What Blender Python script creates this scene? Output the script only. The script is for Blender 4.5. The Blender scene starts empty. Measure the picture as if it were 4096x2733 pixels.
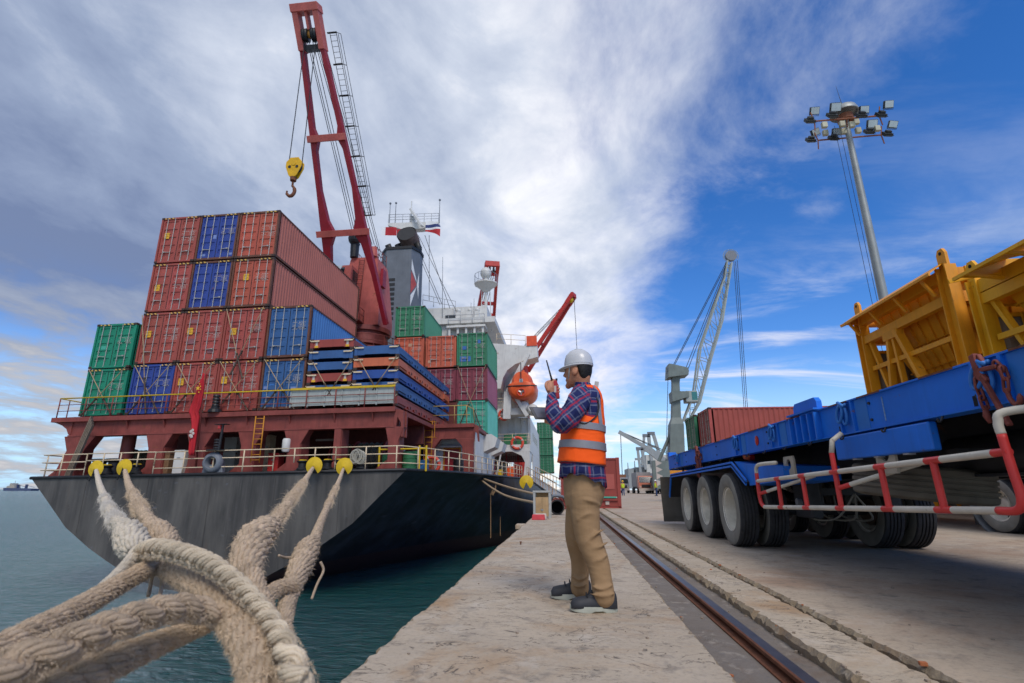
import bpy, bmesh, math, random
from mathutils import Vector as V, Matrix as M, Euler
random.seed(7)
R = math.radians
sc = bpy.context.scene
COL = sc.collection

# ------------------------------------------------------------------ camera
CAMZ = 0.75
PITCH, YAW = R(16.084), R(5.733)
cam_d = bpy.data.cameras.new('camera')
cam = bpy.data.objects.new('camera', cam_d); COL.objects.link(cam)
cam.location = (0, 0, CAMZ)
cam.rotation_euler = (R(90) + PITCH, 0, YAW)
cam_d.lens, cam_d.sensor_width = 18.0, 36.0
cam_d.clip_start, cam_d.clip_end = 0.05, 20000
cam_d.dof.use_dof, cam_d.dof.focus_distance, cam_d.dof.aperture_fstop = True, 5.5, 3.2
sc.camera = cam

# ------------------------------------------------------------------ sky
SUN_EL, SUN_AZ = R(48), R(156)          # azimuth clockwise from +y
wd = bpy.data.worlds.new('World'); sc.world = wd; wd.use_nodes = True
nt = wd.node_tree; nt.nodes.clear()
def wn(t, **k):
    n = nt.nodes.new(t)
    for a, b in k.items(): setattr(n, a, b)
    return n
def wl(a, b): nt.links.new(a, b)
def wmath(op, a, b=None, c=None, clamp=False):
    n = wn('ShaderNodeMath', operation=op, use_clamp=clamp)
    for i, x in enumerate((a, b, c)):
        if x is None: continue
        if isinstance(x, (int, float)): n.inputs[i].default_value = x
        else: wl(x, n.inputs[i])
    return n.outputs[0]
sky = wn('ShaderNodeTexSky', sky_type='NISHITA', sun_disc=False, sun_elevation=SUN_EL, sun_rotation=SUN_AZ,
         altitude=0, air_density=1.0, dust_density=0.0, ozone_density=3.0)
hsv = wn('ShaderNodeHueSaturation'); hsv.inputs['Saturation'].default_value = 1.30; hsv.inputs['Value'].default_value = 0.86
wl(sky.outputs[0], hsv.inputs['Color'])
tint = wn('ShaderNodeVectorMath', operation='MULTIPLY'); wl(hsv.outputs[0], tint.inputs[0]); tint.inputs[1].default_value = (0.92, 0.98, 1.25)
tc = wn('ShaderNodeTexCoord')
hz = wn('ShaderNodeMix', data_type='RGBA'); wl(tint.outputs[0], hz.inputs['A']); hz.inputs['B'].default_value = (3.6, 5.6, 7.4, 1)
sx = wn('ShaderNodeSeparateXYZ'); wl(tc.outputs['Generated'], sx.inputs[0])
den = wmath('ADD', wmath('MAXIMUM', sx.outputs[2], 0.0), 0.16)
px = wmath('DIVIDE', sx.outputs[0], den); py = wmath('DIVIDE', sx.outputs[1], den)
cv = wn('ShaderNodeCombineXYZ'); wl(px, cv.inputs[0]); wl(py, cv.inputs[1])
def wramp(x, a, b):
    n = wn('ShaderNodeMapRange', interpolation_type='SMOOTHSTEP'); wl(x, n.inputs[0])
    n.inputs[1].default_value, n.inputs[2].default_value = a, b
    return n.outputs[0]
wl(wramp(sx.outputs[2], 0.26, -0.02), hz.inputs['Factor'])
def wnoise(scale, detail, rough, dist, rot, stretch, off):
    mp = wn('ShaderNodeMapping'); mp.inputs['Rotation'].default_value = (0, 0, rot); mp.inputs['Scale'].default_value = stretch
    mp.inputs['Location'].default_value = off
    wl(cv.outputs[0], mp.inputs[0])
    n = wn('ShaderNodeTexNoise', normalize=True); wl(mp.outputs[0], n.inputs['Vector'])
    n.inputs['Scale'].default_value = scale; n.inputs['Detail'].default_value = detail
    n.inputs['Roughness'].default_value = rough; n.inputs['Distortion'].default_value = dist
    return n.outputs['Fac']
n_big = wnoise(0.75, 6, 0.5, 0.3, R(-20), (1, 0.75, 1), (3.1, 1.7, 0))
n_mid = wnoise(2.1, 10, 0.62, 0.35, R(-32), (1.0, 0.8, 1), (0.4, 5.2, 0))
n_soft = wnoise(3.6, 9, 0.60, 0.35, R(-40), (1.0, 0.72, 1), (4.4, 0.2, 0))
n_wisp = wnoise(1.7, 9, 0.62, 0.9, R(25), (0.45, 1.25, 1), (7.2, 2.2, 0))
# a cloud bank that ends along a line in the cloud layer: dense to the left, broken to the right
side = wmath('ADD', px, wmath('MULTIPLY', wmath('SUBTRACT', n_mid, 0.5), 1.7))
side = wmath('ADD', side, wmath('MULTIPLY', wmath('SUBTRACT', n_big, 0.5), 0.5))
bank = wramp(side, 0.64, -0.16)
high = wramp(sx.outputs[2], 0.14, 0.36)           # the bank thins out towards the horizon
lowcov = wramp(wmath('ADD', wmath('MULTIPLY', n_mid, 0.6), wmath('MULTIPLY', n_soft, 0.5)), 0.43, 0.62)
bankc = wmath('MULTIPLY', bank, wmath('ADD', wmath('MULTIPLY', high, 0.93), wmath('MULTIPLY', wmath('SUBTRACT', 1.0, high), lowcov)))
wispc = wmath('MULTIPLY', wramp(n_wisp, 0.47, 0.76), wmath('ADD', 0.10, wmath('MULTIPLY', wmath('SUBTRACT', 1.0, wramp(sx.outputs[2], 0.16, 0.48)), 0.70)))
cov = wmath('MAXIMUM', bankc, wispc, clamp=True)
# brightness: grey-lavender deep in the bank, white towards its sunlit broken edge
grad = wramp(px, -1.7, 0.12)
bright = wmath('ADD', wmath('MULTIPLY', grad, 0.80), wmath('MULTIPLY', wmath('SUBTRACT', n_soft, 0.5), 0.85))
bright = wmath('ADD', bright, wmath('MULTIPLY', wmath('SUBTRACT', n_mid, 0.5), 0.7))
bright = wmath('ADD', bright, wmath('MULTIPLY', wmath('SUBTRACT', 1.0, high), 0.42))
bright = wmath('ADD', bright, 0.02, clamp=True)
cmix = wn('ShaderNodeValToRGB'); wl(bright, cmix.inputs[0])
_e = cmix.color_ramp.elements; _e.new(0.45); _e.new(0.75)
for _i, (_p, _c) in enumerate(((0.05, (0.16, 0.205, 0.33)), (0.42, (0.30, 0.36, 0.49)), (0.72, (0.55, 0.60, 0.70)), (0.95, (0.90, 0.90, 0.92)))):
    _e[_i].position = _p; _e[_i].color = _c + (1,)
cmul = wn('ShaderNodeVectorMath', operation='SCALE'); wl(cmix.outputs[0], cmul.inputs[0]); cmul.inputs['Scale'].default_value = 8.0
warm = wn('ShaderNodeMix', data_type='RGBA', blend_type='MULTIPLY'); wl(wmath('SUBTRACT', 1.0, high), warm.inputs['Factor']); wl(cmul.outputs[0], warm.inputs['A']); warm.inputs['B'].default_value = (1.10, 0.98, 0.84, 1)
wmix = wn('ShaderNodeMix', data_type='RGBA')
wl(cov, wmix.inputs['Factor']); wl(hz.outputs['Result'], wmix.inputs['A']); wl(warm.outputs['Result'], wmix.inputs['B'])
bg = wn('ShaderNodeBackground'); bg.inputs['Strength'].default_value = 0.10
wl(wmix.outputs['Result'], bg.inputs['Color'])
wo = wn('ShaderNodeOutputWorld'); wl(bg.outputs[0], wo.inputs['Surface'])

# ------------------------------------------------------------------ sun (thin cloud over it: soft edge)
sd = bpy.data.lights.new('sun', 'SUN'); sd.energy = 1.5; sd.angle = R(24); sd.color = (1.0, 0.91, 0.79)
so = bpy.data.objects.new('sun', sd); COL.objects.link(so)
_d = V((math.sin(SUN_AZ) * math.cos(SUN_EL), math.cos(SUN_AZ) * math.cos(SUN_EL), math.sin(SUN_EL)))
so.rotation_euler = (-_d).to_track_quat('-Z', 'Y').to_euler()
so.location = _d * 200

vs = sc.view_settings
vs.view_transform = 'Standard'; vs.look = 'None'; vs.exposure = 0.62; vs.gamma = 1.0; vs.use_curve_mapping = False
sc.cycles.use_denoising = True
sc.cycles.max_bounces = 6

# ------------------------------------------------------------------ picture point -> point on a plane of the place
_f = V((-math.sin(YAW) * math.cos(PITCH), math.cos(YAW) * math.cos(PITCH), math.sin(PITCH)))
_r = V((math.cos(YAW), math.sin(YAW), 0)); _u = _r.cross(_f)
_C = V((0, 0, CAMZ))
def ray(x, y):      # x, y in a 2350 px wide view
    k = 4096 / 2350
    return _f + _r * ((x * k - 2048) / 2048) - _u * ((y * k - 1366.5) / 2048)
def atY(x, y, Y): d = ray(x, y); return _C + d * (Y / d.y)
def atX(x, y, X): d = ray(x, y); return _C + d * (X / d.x)
def atZ(x, y, Z=0.0): d = ray(x, y); return _C + d * ((Z - CAMZ) / d.z)
def atD(x, y, D): return _C + ray(x, y) * D

# ------------------------------------------------------------------ mesh helpers
class MB:
    def __init__(s): s.v = []; s.f = []; s.m = []
    def add(s, vs, fs, mi=0):
        n = len(s.v); s.v += [tuple(p) for p in vs]
        s.f += [tuple(i + n for i in f) for f in fs]; s.m += [mi] * len(fs); return s
    def box(s, x0, x1, y0, y1, z0, z1, mi=0):
        return s.add([(x0,y0,z0),(x1,y0,z0),(x1,y1,z0),(x0,y1,z0),(x0,y0,z1),(x1,y0,z1),(x1,y1,z1),(x0,y1,z1)],
                     [(0,3,2,1),(4,5,6,7),(0,1,5,4),(1,2,6,5),(2,3,7,6),(3,0,4,7)], mi)
    def obox(s, c, size, rot=None, mi=0):
        rot = rot or M.Identity(3); c = V(c); a = V(size) * .5
        P = [c + rot @ V((i*a.x, j*a.y, k*a.z)) for k in (-1,1) for i, j in ((-1,-1),(1,-1),(1,1),(-1,1))]
        return s.add(P, [(0,3,2,1),(4,5,6,7),(0,1,5,4),(1,2,6,5),(2,3,7,6),(3,0,4,7)], mi)
    def bar(s, p, q, w, h=None, up=(0,0,1), mi=0):
        h = h or w; p = V(p); q = V(q); d = (q - p); L = d.length
        if L < 1e-6: return s
        d /= L; up = V(up)
        if abs(d.dot(up)) > .98: up = V((0,1,0)) if abs(d.y) < .9 else V((1,0,0))
        r = d.cross(up).normalized(); u = r.cross(d)
        return s.obox((p+q)/2, (w, L, h), M((r, d, u)).transposed(), mi)
    def tube(s, pts, r, n=8, caps=True, closed=False, mi=0):
        pts = [V(p) for p in pts]; N = len(pts); rr = r if isinstance(r, (list, tuple)) else [r]*N
        V_ = []; prev = None
        for i in range(N):
            if closed: t = pts[(i+1) % N] - pts[i-1]
            else: t = pts[min(i+1, N-1)] - pts[max(i-1, 0)]
            t = t.normalized() if t.length > 1e-9 else V((0,0,1))
            if prev is None:
                a = V((0,0,1)) if abs(t.z) < .9 else V((1,0,0)); prev = t.cross(a).normalized()
            prev = (prev - t * prev.dot(t));
            prev = prev.normalized() if prev.length > 1e-6 else t.orthogonal().normalized()
            b = t.cross(prev)
            for k in range(n):
                an = 2*math.pi*k/n
                V_.append(pts[i] + (prev*math.cos(an) + b*math.sin(an)) * rr[i])
        F = []
        for i in range(N if closed else N-1):
            a, b_ = i*n, ((i+1) % N)*n
            for k in range(n): F.append((a+k, a+(k+1)%n, b_+(k+1)%n, b_+k))
        if caps and not closed:
            F.append(tuple(range(n-1, -1, -1))); F.append(tuple((N-1)*n + k for k in range(n)))
        return s.add(V_, F, mi)
    def cyl(s, p, q, r0, r1=None, n=12, mi=0): return s.tube([p, q], [r0, r0 if r1 is None else r1], n, mi=mi)
    def prism(s, poly, axis, a0, a1, mi=0):
        # polygon in the other two axes (order x,y,z without axis), pushed along axis from a0 to a1
        def mk(p, a):
            return {'x': (a, p[0], p[1]), 'y': (p[0], a, p[1]), 'z': (p[0], p[1], a)}[axis]
        n = len(poly); P = [mk(p, a0) for p in poly] + [mk(p, a1) for p in poly]
        F = [tuple(range(n)), tuple(range(2*n-1, n-1, -1))] + [((i+1)%n, i, i+n, (i+1)%n+n) for i in range(n)]
        return s.add(P, F, mi)
    def lathe(s, prof, n=16, c=(0,0,0), rot=None, mi=0, ang=2*math.pi):
        rot = rot or M.Identity(3); c = V(c); full = abs(ang - 2*math.pi) < 1e-6
        P = []; k_ = n if full else n+1
        for k in range(k_):
            a = ang*k/n
            for (r, z) in prof: P.append(c + rot @ V((r*math.cos(a), r*math.sin(a), z)))
        m = len(prof); F = []
        for k in range(n):
            a, b = k*m, ((k+1) % k_)*m
            for i in range(m-1):
                if prof[i][0] < 1e-6 and prof[i+1][0] < 1e-6: continue
                if prof[i][0] < 1e-6: F.append((a, b+i+1, a+i+1)) if i == 0 else F.append((a+i, b+i+1, a+i+1))
                elif prof[i+1][0] < 1e-6: F.append((a+i, b+i, a+i+1))
                else: F.append((a+i, b+i, b+i+1, a+i+1))
        return s.add(P, F, mi)
    def ball(s, c, r, n=14, sc_=(1,1,1), mi=0):
        prof = [(math.sin(math.pi*i/8)*r, -math.cos(math.pi*i/8)*r) for i in range(9)]
        prof[0] = (0, -r); prof[-1] = (0, r)
        return s.lathe(prof, n, c, M.Diagonal(sc_), mi)
    def mesh(s, name, mats, smooth=False):
        me = bpy.data.meshes.new(name); me.from_pydata(s.v, [], s.f)
        mats = mats if isinstance(mats, (list, tuple)) else [mats]
        for m in mats: me.materials.append(m)
        if any(s.m): me.polygons.foreach_set('material_index', s.m)
        bm = bmesh.new(); bm.from_mesh(me); bmesh.ops.recalc_face_normals(bm, faces=bm.faces); bm.to_mesh(me); bm.free()
        if smooth:
            me.polygons.foreach_set('use_smooth', [True]*len(me.polygons))
            if smooth is not True: me.set_sharp_from_angle(angle=R(smooth))
        me.update(); return me
    def build(s, name, mats, parent=None, smooth=False, bevel=0):
        return obj(name, s.mesh(name, mats, smooth), parent, bevel)
def obj(name, data, parent=None, bevel=0, loc=None):
    o = bpy.data.objects.new(name, data); COL.objects.link(o)
    if parent is not None: o.parent = parent
    if loc is not None: o.location = loc
    if bevel:
        b = o.modifiers.new('bevel', 'BEVEL'); b.width = bevel; b.segments = 2; b.limit_method = 'ANGLE'; b.angle_limit = R(40)
    return o
def tag(o, label=None, cat=None, group=None, kind=None):
    for k, x in (('label', label), ('category', cat), ('group', group), ('kind', kind)):
        if x: o[k] = x
    return o
def thing(name, label, cat, loc=(0,0,0), rz=0, group=None, mat=None):
    o = bpy.data.objects.new(name, None); COL.objects.link(o); o.empty_display_size = .2
    if mat is not None: o.matrix_world = mat
    else: o.location = loc; o.rotation_euler = (0, 0, rz)
    return tag(o, label, cat, group)
def copy_tree(o, parent=None):
    c = o.copy(); COL.objects.link(c); c.parent = parent
    for ch in [x for x in ALLCH(o)]: copy_tree(ch, c)
    return c
def ALLCH(o): return [x for x in bpy.data.objects if x.parent == o]
def arc(c, r, a0, a1, n, plane='xz'):
    out = []
    for i in range(n+1):
        a = R(a0 + (a1-a0)*i/n); p, q = r*math.cos(a), r*math.sin(a); c_ = V(c)
        out.append(c_ + {'xz': V((p,0,q)), 'yz': V((0,p,q)), 'xy': V((p,q,0))}[plane])
    return out
def spline(P, n=8):
    P = [V(p) for p in P]; out = []
    for i in range(len(P)-1):
        p0, p1, p2, p3 = P[max(i-1,0)], P[i], P[i+1], P[min(i+2,len(P)-1)]
        for k in range(n):
            t = k/n
            out.append(.5*((2*p1) + (p2-p0)*t + (2*p0-5*p1+4*p2-p3)*t*t + (3*p1-p0-3*p2+p3)*t**3))
    return out + [P[-1]]

# ------------------------------------------------------------------ materials
def lin(h, k=1.0):
    h = h.lstrip('#'); o = []
    for i in (0, 2, 4):
        c = int(h[i:i+2], 16)/255; o.append((c/12.92 if c <= .04045 else ((c+.055)/1.055)**2.4)*k)
    return tuple(o) + (1,)
MATS = {}
def mat(name, col, rough=.55, metal=0.0, var=.18, vscale=2.0, rust=0.0, rscale=2.5, streak=0.0, bump=0.0, bscale=60, spec=.4, rustcol='5a3524', dirt=0.0, tint=0.0):
    if name in MATS: return MATS[name]
    m = bpy.data.materials.new(name); m.use_nodes = True; MATS[name] = m
    n = m.node_tree; n.nodes.clear()
    def N(t, **k):
        x = n.nodes.new(t)
        for a, b in k.items(): setattr(x, a, b)
        return x
    L = n.links.new
    out = N('ShaderNodeOutputMaterial'); bs = N('ShaderNodeBsdfPrincipled'); L(bs.outputs[0], out.inputs[0])
    bs.inputs['Roughness'].default_value = rough; bs.inputs['Metallic'].default_value = metal
    bs.inputs['Specular IOR Level'].default_value = spec
    c = lin(col) if isinstance(col, str) else tuple(col) + (1,)
    tcn = N('ShaderNodeTexCoord'); oi = N('ShaderNodeObjectInfo')
    ad = N('ShaderNodeVectorMath', operation='MULTIPLY_ADD'); L(oi.outputs['Random'], ad.inputs[0]); ad.inputs[1].default_value = (37, 53, 71); L(tcn.outputs['Object'], ad.inputs[2])
    def noise(scale, det, rg, vec=ad.outputs[0]):
        x = N('ShaderNodeTexNoise'); L(vec, x.inputs['Vector']); x.inputs['Scale'].default_value = scale
        x.inputs['Detail'].default_value = det; x.inputs['Roughness'].default_value = rg; return x.outputs['Fac']
    def ramp(x, a, b, lo=0., hi=1.):
        y = N('ShaderNodeMapRange'); L(x, y.inputs[0])
        for i, q in enumerate((a, b, lo, hi)): y.inputs[i+1].default_value = q
        return y.outputs[0]
    def mixc(f, A, B, bt='MIX'):
        x = N('ShaderNodeMix', data_type='RGBA', blend_type=bt)
        if isinstance(f, float): x.inputs['Factor'].default_value = f
        else: L(f, x.inputs['Factor'])
        for k, q in (('A', A), ('B', B)):
            if isinstance(q, tuple): x.inputs[k].default_value = q
            else: L(q, x.inputs[k])
        return x.outputs['Result']
    n1 = noise(vscale, 6, .6)
    hi = tuple(min(1, q*(1+var)+.012*var) for q in c[:3]) + (1,); lo = tuple(q*(1-var) for q in c[:3]) + (1,)
    cc = mixc(ramp(n1, .3, .7), lo, hi)
    if tint:
        hs = N('ShaderNodeHueSaturation'); L(ramp(oi.outputs['Random'], 0, 1, 1-tint, 1+tint), hs.inputs['Value'])
        L(ramp(oi.outputs['Random'], 0, 1, .5+tint*.04, .5-tint*.04), hs.inputs['Hue']); L(cc, hs.inputs['Color']); cc = hs.outputs['Color']
    if streak:
        mp = N('ShaderNodeMapping'); mp.inputs['Scale'].default_value = (6, 6, .35); L(ad.outputs[0], mp.inputs[0])
        s_ = noise(1.6, 5, .65, mp.outputs[0])
        cc = mixc(ramp(s_, .52, .75, 0, streak), cc, tuple(q*.35+.01 for q in c[:3]) + (1,))
        s2 = noise(2.4, 4, .6, mp.outputs[0])
        cc = mixc(ramp(s2, .58, .75, 0, streak*.6), cc, tuple(min(1, q*1.5+.05) for q in c[:3]) + (1,))
    if dirt:
        d_ = noise(vscale*4, 8, .7)
        cc = mixc(ramp(d_, .45, .72, 0, dirt), cc, (.09, .075, .06, 1))
    rg_in = rough
    if rust:
        r_ = noise(rscale, 9, .68)
        f_ = ramp(r_, .66-.16*rust, .72-.12*rust, 0, .9)
        cc = mixc(f_, cc, mixc(ramp(noise(9, 4, .6), .3, .7), lin(rustcol), lin('8a5a38')))
        L(ramp(f_, 0, 1, rough, .9), bs.inputs['Roughness'])
    L(cc, bs.inputs['Base Color'])
    if bump:
        bp = N('ShaderNodeBump'); bp.inputs['Strength'].default_value = min(1, bump); bp.inputs['Distance'].default_value = .02 * bump
        L(noise(bscale, 6, .65), bp.inputs['Height']); L(bp.outputs[0], bs.inputs['Normal'])
    return m
def nodes_of(m): return m.node_tree.nodes, m.node_tree.links.new
def raw(name):
    m = bpy.data.materials.new(name); m.use_nodes = True; MATS[name] = m
    n = m.node_tree; n.nodes.clear()
    def N(t, inp=None, **k):
        x = n.nodes.new(t)
        for a, b in k.items(): setattr(x, a, b)
        for a, b in (inp or {}).items():
            if hasattr(b, 'is_output') or hasattr(b, 'links') and not isinstance(b, (int, float, tuple)): n.links.new(b, x.inputs[a])
            else: x.inputs[a].default_value = b
        return x
    out = N('ShaderNodeOutputMaterial'); bs = N('ShaderNodeBsdfPrincipled'); n.links.new(bs.outputs[0], out.inputs[0])
    return m, N, n.links.new, bs
def ramp_node(N, L, src, stops, interp='LINEAR'):
    r = N('ShaderNodeValToRGB'); L(src, r.inputs[0]); r.color_ramp.interpolation = interp
    e = r.color_ramp.elements
    while len(e) < len(stops): e.new(.5)
    for i, (p, c) in enumerate(stops):
        e[i].position = p; e[i].color = c if len(c) == 4 else tuple(c) + (1,)
    return r.outputs[0]

# ================================================================== WATER
WATER = -3.95
def water_mat():
    m, N, L, bs = raw('sea_water')
    g = N('ShaderNodeNewGeometry')
    sep = N('ShaderNodeSeparateXYZ'); L(g.outputs['Position'], sep.inputs[0])
    n0 = N('ShaderNodeTexNoise', {'Scale': .02, 'Detail': 3.}); L(g.outputs['Position'], n0.inputs['Vector'])
    col = ramp_node(N, L, n0.outputs['Fac'], [(.35, (.005, .095, .088)), (.65, (.007, .125, .112))])
    L(col, bs.inputs['Base Color'])
    bs.inputs['Roughness'].default_value = .07; bs.inputs['IOR'].default_value = 1.333
    mp = N('ShaderNodeMapping'); L(g.outputs['Position'], mp.inputs[0]); mp.inputs['Rotation'].default_value = (0, 0, R(12)); mp.inputs['Scale'].default_value = (.55, 1.5, 1)
    a = N('ShaderNodeTexNoise', {'Scale': .55, 'Detail': 5., 'Roughness': .6, 'Distortion': .6}); L(mp.outputs[0], a.inputs['Vector'])
    b = N('ShaderNodeTexNoise', {'Scale': 2.6, 'Detail': 6., 'Roughness': .62, 'Distortion': .8}); L(mp.outputs[0], b.inputs['Vector'])
    s1 = N('ShaderNodeMath', operation='MULTIPLY_ADD'); L(a.outputs['Fac'], s1.inputs[0]); s1.inputs[1].default_value = 1.6; L(b.outputs['Fac'], s1.inputs[2])
    bp = N('ShaderNodeBump', {'Strength': 1.0, 'Distance': .7}); L(s1.outputs[0], bp.inputs['Height']); L(bp.outputs[0], bs.inputs['Normal'])
    # rough sea: facets keep the mirror part well below one even at grazing sight
    fr = N('ShaderNodeFresnel', {'IOR': 1.33}); L(bp.outputs[0], fr.inputs['Normal'])
    fm = N('ShaderNodeMapRange'); L(fr.outputs[0], fm.inputs[0]); fm.inputs[1].default_value = 0.; fm.inputs[2].default_value = 1.; fm.inputs[3].default_value = .01; fm.inputs[4].default_value = .66
    gl = N('ShaderNodeBsdfGlossy', {'Roughness': .12}); L(bp.outputs[0], gl.inputs['Normal']); df = N('ShaderNodeBsdfDiffuse'); L(col, df.inputs['Color']); L(bp.outputs[0], df.inputs['Normal'])
    mx = N('ShaderNodeMixShader'); L(fm.outputs[0], mx.inputs[0]); L(df.outputs[0], mx.inputs[1]); L(gl.outputs[0], mx.inputs[2])
    out = [x for x in m.node_tree.nodes if x.type == 'OUTPUT_MATERIAL'][0]; L(mx.outputs[0], out.inputs[0])
    return m
w = MB()
xs = [-9000, -2500, -800, -300, -120, -60, -30, -15, -5, 0.5]
ys = [-40, 0, 10, 20, 40, 80, 160, 400, 1000, 3000, 12000]
P = [(x, y, WATER) for y in ys for x in xs]; nx = len(xs)
w.add(P, [(j*nx+i, j*nx+i+1, (j+1)*nx+i+1, (j+1)*nx+i) for j in range(len(ys)-1) for i in range(nx-1)])
tag(w.build('water', water_mat()), kind='structure')

# ================================================================== QUAY
def concrete(name, base='b1a390', warm='a5845f', dark='6f6b66', crack=1.0, scale=1.0, lum=1.0):
    m, N, L, bs = raw(name)
    g = N('ShaderNodeNewGeometry'); pos = g.outputs['Position']
    def noise(s, d=6., r=.6, dist=0., vec=pos):
        x = N('ShaderNodeTexNoise', {'Scale': s, 'Detail': d, 'Roughness': r, 'Distortion': dist}); L(vec, x.inputs['Vector']); return x.outputs['Fac']
    def mr(x, a, b, lo=0., hi=1.):
        y = N('ShaderNodeMapRange'); L(x, y.inputs[0])
        for i, q in enumerate((a, b, lo, hi)): y.inputs[i+1].default_value = q
        return y.outputs[0]
    def mix(f, A, B, bt='MIX'):
        x = N('ShaderNodeMix', data_type='RGBA', blend_type=bt); L(f, x.inputs['Factor'])
        for k, q in (('A', A), ('B', B)):
            if isinstance(q, tuple): x.inputs[k].default_value = q
            else: L(q, x.inputs[k])
        return x.outputs['Result']
    c = mix(mr(noise(1.1*scale, 8., .65), .3, .7), lin(base, lum*.86), lin(base, lum*1.12))
    c = mix(mr(noise(.8*scale, 7., .7, .7), .50, .66, 0, .75), c, lin(warm, lum*.95))
    c = mix(mr(noise(2.6*scale, 9., .72, .4), .54, .72, 0, .6), c, lin('c4bcb0', lum))
    c = mix(mr(noise(5.5*scale, 8., .7, .3), .54, .68, 0, .62), c, lin(dark, lum*.75))
    c = mix(mr(noise(.35*scale, 6., .65, .6), .56, .74, 0, .5), c, lin('5d564f', lum))
    c = mix(mr(noise(38*scale, 4., .7), .5, .75, 0, .45), c, lin(dark, lum))
    c = mix(mr(noise(.9*scale, 5., .6, .2), .66, .74, 0, .55), c, lin('57504a', lum))
    # fine scaling cracks: contour lines of a warped noise, stretched across the quay
    mp = N('ShaderNodeMapping'); L(pos, mp.inputs[0]); mp.inputs['Scale'].default_value = (1.0, 1.7, 1)
    nz = noise(2.3*scale, 5., .62, .9, mp.outputs[0])
    sub = N('ShaderNodeMath', operation='PINGPONG'); L(nz, sub.inputs[0]); sub.inputs[1].default_value = .075
    brk = mr(noise(3.1*scale, 3.), .38, .56)
    ck = N('ShaderNodeMath', operation='MULTIPLY'); L(mr(sub.outputs[0], .010, .0, 0, 1), ck.inputs[0]); L(brk, ck.inputs[1])
    ck2 = N('ShaderNodeMath', operation='MULTIPLY'); L(ck.outputs[0], ck2.inputs[0]); ck2.inputs[1].default_value = .9*crack
    c = mix(ck2.outputs[0], c, lin('4c4741'))
    L(c, bs.inputs['Base Color'])
    L(mr(noise(3*scale), .3, .7, .62, .92), bs.inputs['Roughness']); bs.inputs['Specular IOR Level'].default_value = .3
    h = N('ShaderNodeMath', operation='SUBTRACT'); L(noise(24*scale, 8., .72), h.inputs[0])
    h2 = N('ShaderNodeMath', operation='MULTIPLY'); L(ck.outputs[0], h2.inputs[0]); h2.inputs[1].default_value = .8*crack; L(h2.outputs[0], h.inputs[1])
    bp = N('ShaderNodeBump', {'Strength': .55, 'Distance': .02}); L(h.outputs[0], bp.inputs['Height']); L(bp.outputs[0], bs.inputs['Normal'])
    return m
CONC = concrete('quay_concrete')
CONC_EDGE = concrete('broken_concrete', base='9a8a72', warm='8a6a48', crack=.4, scale=3)
CONC_Y = concrete('yard_concrete', base='b0a08d', warm='a0826a', crack=.35, scale=.8)
def ystations(y0=-3.0, y1=420.0, near=.035):
    y = y0; out = []
    while y < y1:
        out.append(y); step = near if y < 9 else (.12 if y < 20 else max(.5, (y-15)*.25)); y += step*random.uniform(.7, 1.3)
    return out + [y1]
QE = -0.95
def ragged(x, y, amp):
    if y > 25: return x
    a = math.sin(y*7.3)*.4 + math.sin(y*17.7+1)*.3 + math.sin(y*3.1+.5)*.5
    return x + amp*(a*.5 + random.uniform(-.5, .5))
def slab(name, x0, x1, zt, zb, ra0, ra1, mats, y1=420.0):
    b = MB(); ysn = ystations(y1=y1)
    rows = []
    for y in ysn:
        c0 = .012*(1 + abs(random.gauss(0, .8))) if ra0 else .004; c1 = .012*(1 + abs(random.gauss(0, .8))) if ra1 else .004
        a = ragged(x0, y, ra0); d = ragged(x1, y, ra1)
        prof = [(a, zb), (a + random.uniform(0, ra0*.4), zt-c0*1.3), (a + c0 + ra0*.35, zt), (d - c1 - ra1*.35, zt), (d - random.uniform(0, ra1*.4), zt-c1*1.3), (d, zb)]
        rows.append([(px_, y, pz_) for px_, pz_ in prof])
    n = 6; P = [p for r in rows for p in r]; F = []; MI = []
    for j in range(len(rows)-1):
        for i in range(n-1):
            F.append((j*n+i, j*n+i+1, (j+1)*n+i+1, (j+1)*n+i)); MI.append(0 if i == 2 else 1)
    b.v = P; b.f = F; b.m = MI
    return tag(b.build(name, mats), kind='structure')
slab('quay_apron', QE, .68, 0, -6.0, .02, .006, [CONC, CONC_EDGE])
slab('rail_side_strip', 1.17, 1.50, 0, -.3, .014, .013, [CONC, CONC_EDGE])
slab('yard_pavement', 1.54, 300, .002, -.3, .016, .0, [CONC_Y, CONC_EDGE])
b = MB(); b.box(.60, 1.30, -3, 420, -.4, -.055); tag(b.build('rail_trench', concrete('trench_concrete', base='766e66', warm='6e5a48', crack=.3, scale=2)), kind='structure')
b = MB(); b.box(1.45, 1.60, -3, 420, -.35, -.06); tag(b.build('joint_filler', concrete('joint_fill', base='6b5a44', warm='5a4632', crack=.2, scale=5)), kind='structure')
# crane rail: foot, web and worn head
RUST = mat('rail_rust', '6a3e26', rough=.75, var=.35, vscale=14, bump=.5, bscale=90, rust=.6, rscale=20)
WORN = mat('worn_rail_steel', '5d5550', rough=.36, metal=.7, var=.25, vscale=8, spec=.5)
b = MB(); hw = .036
prof = [(-.06,-.055),(.06,-.055),(.06,-.047),(.012,-.04),(.012,-.025),(hw,-.018),(hw,-.002),(hw-.008,.004),(-hw+.008,.004),(-hw,-.002),(-hw,-.018),(-.012,-.025),(-.012,-.04),(-.06,-.047)]
b.prism([(.965+x, z) for x, z in prof], 'y', -3, 400)
top = [i for i, f in enumerate(b.f) if len(f) == 4 and all(abs(b.v[k][2]-.004) < 1e-6 for k in f)]
for i in top: b.m[i] = 1
rail = thing('crane_rail', 'rusty steel crane rail set in a trench along the quay', 'rail'); b.build('rail_head', [RUST, WORN], rail)
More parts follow.
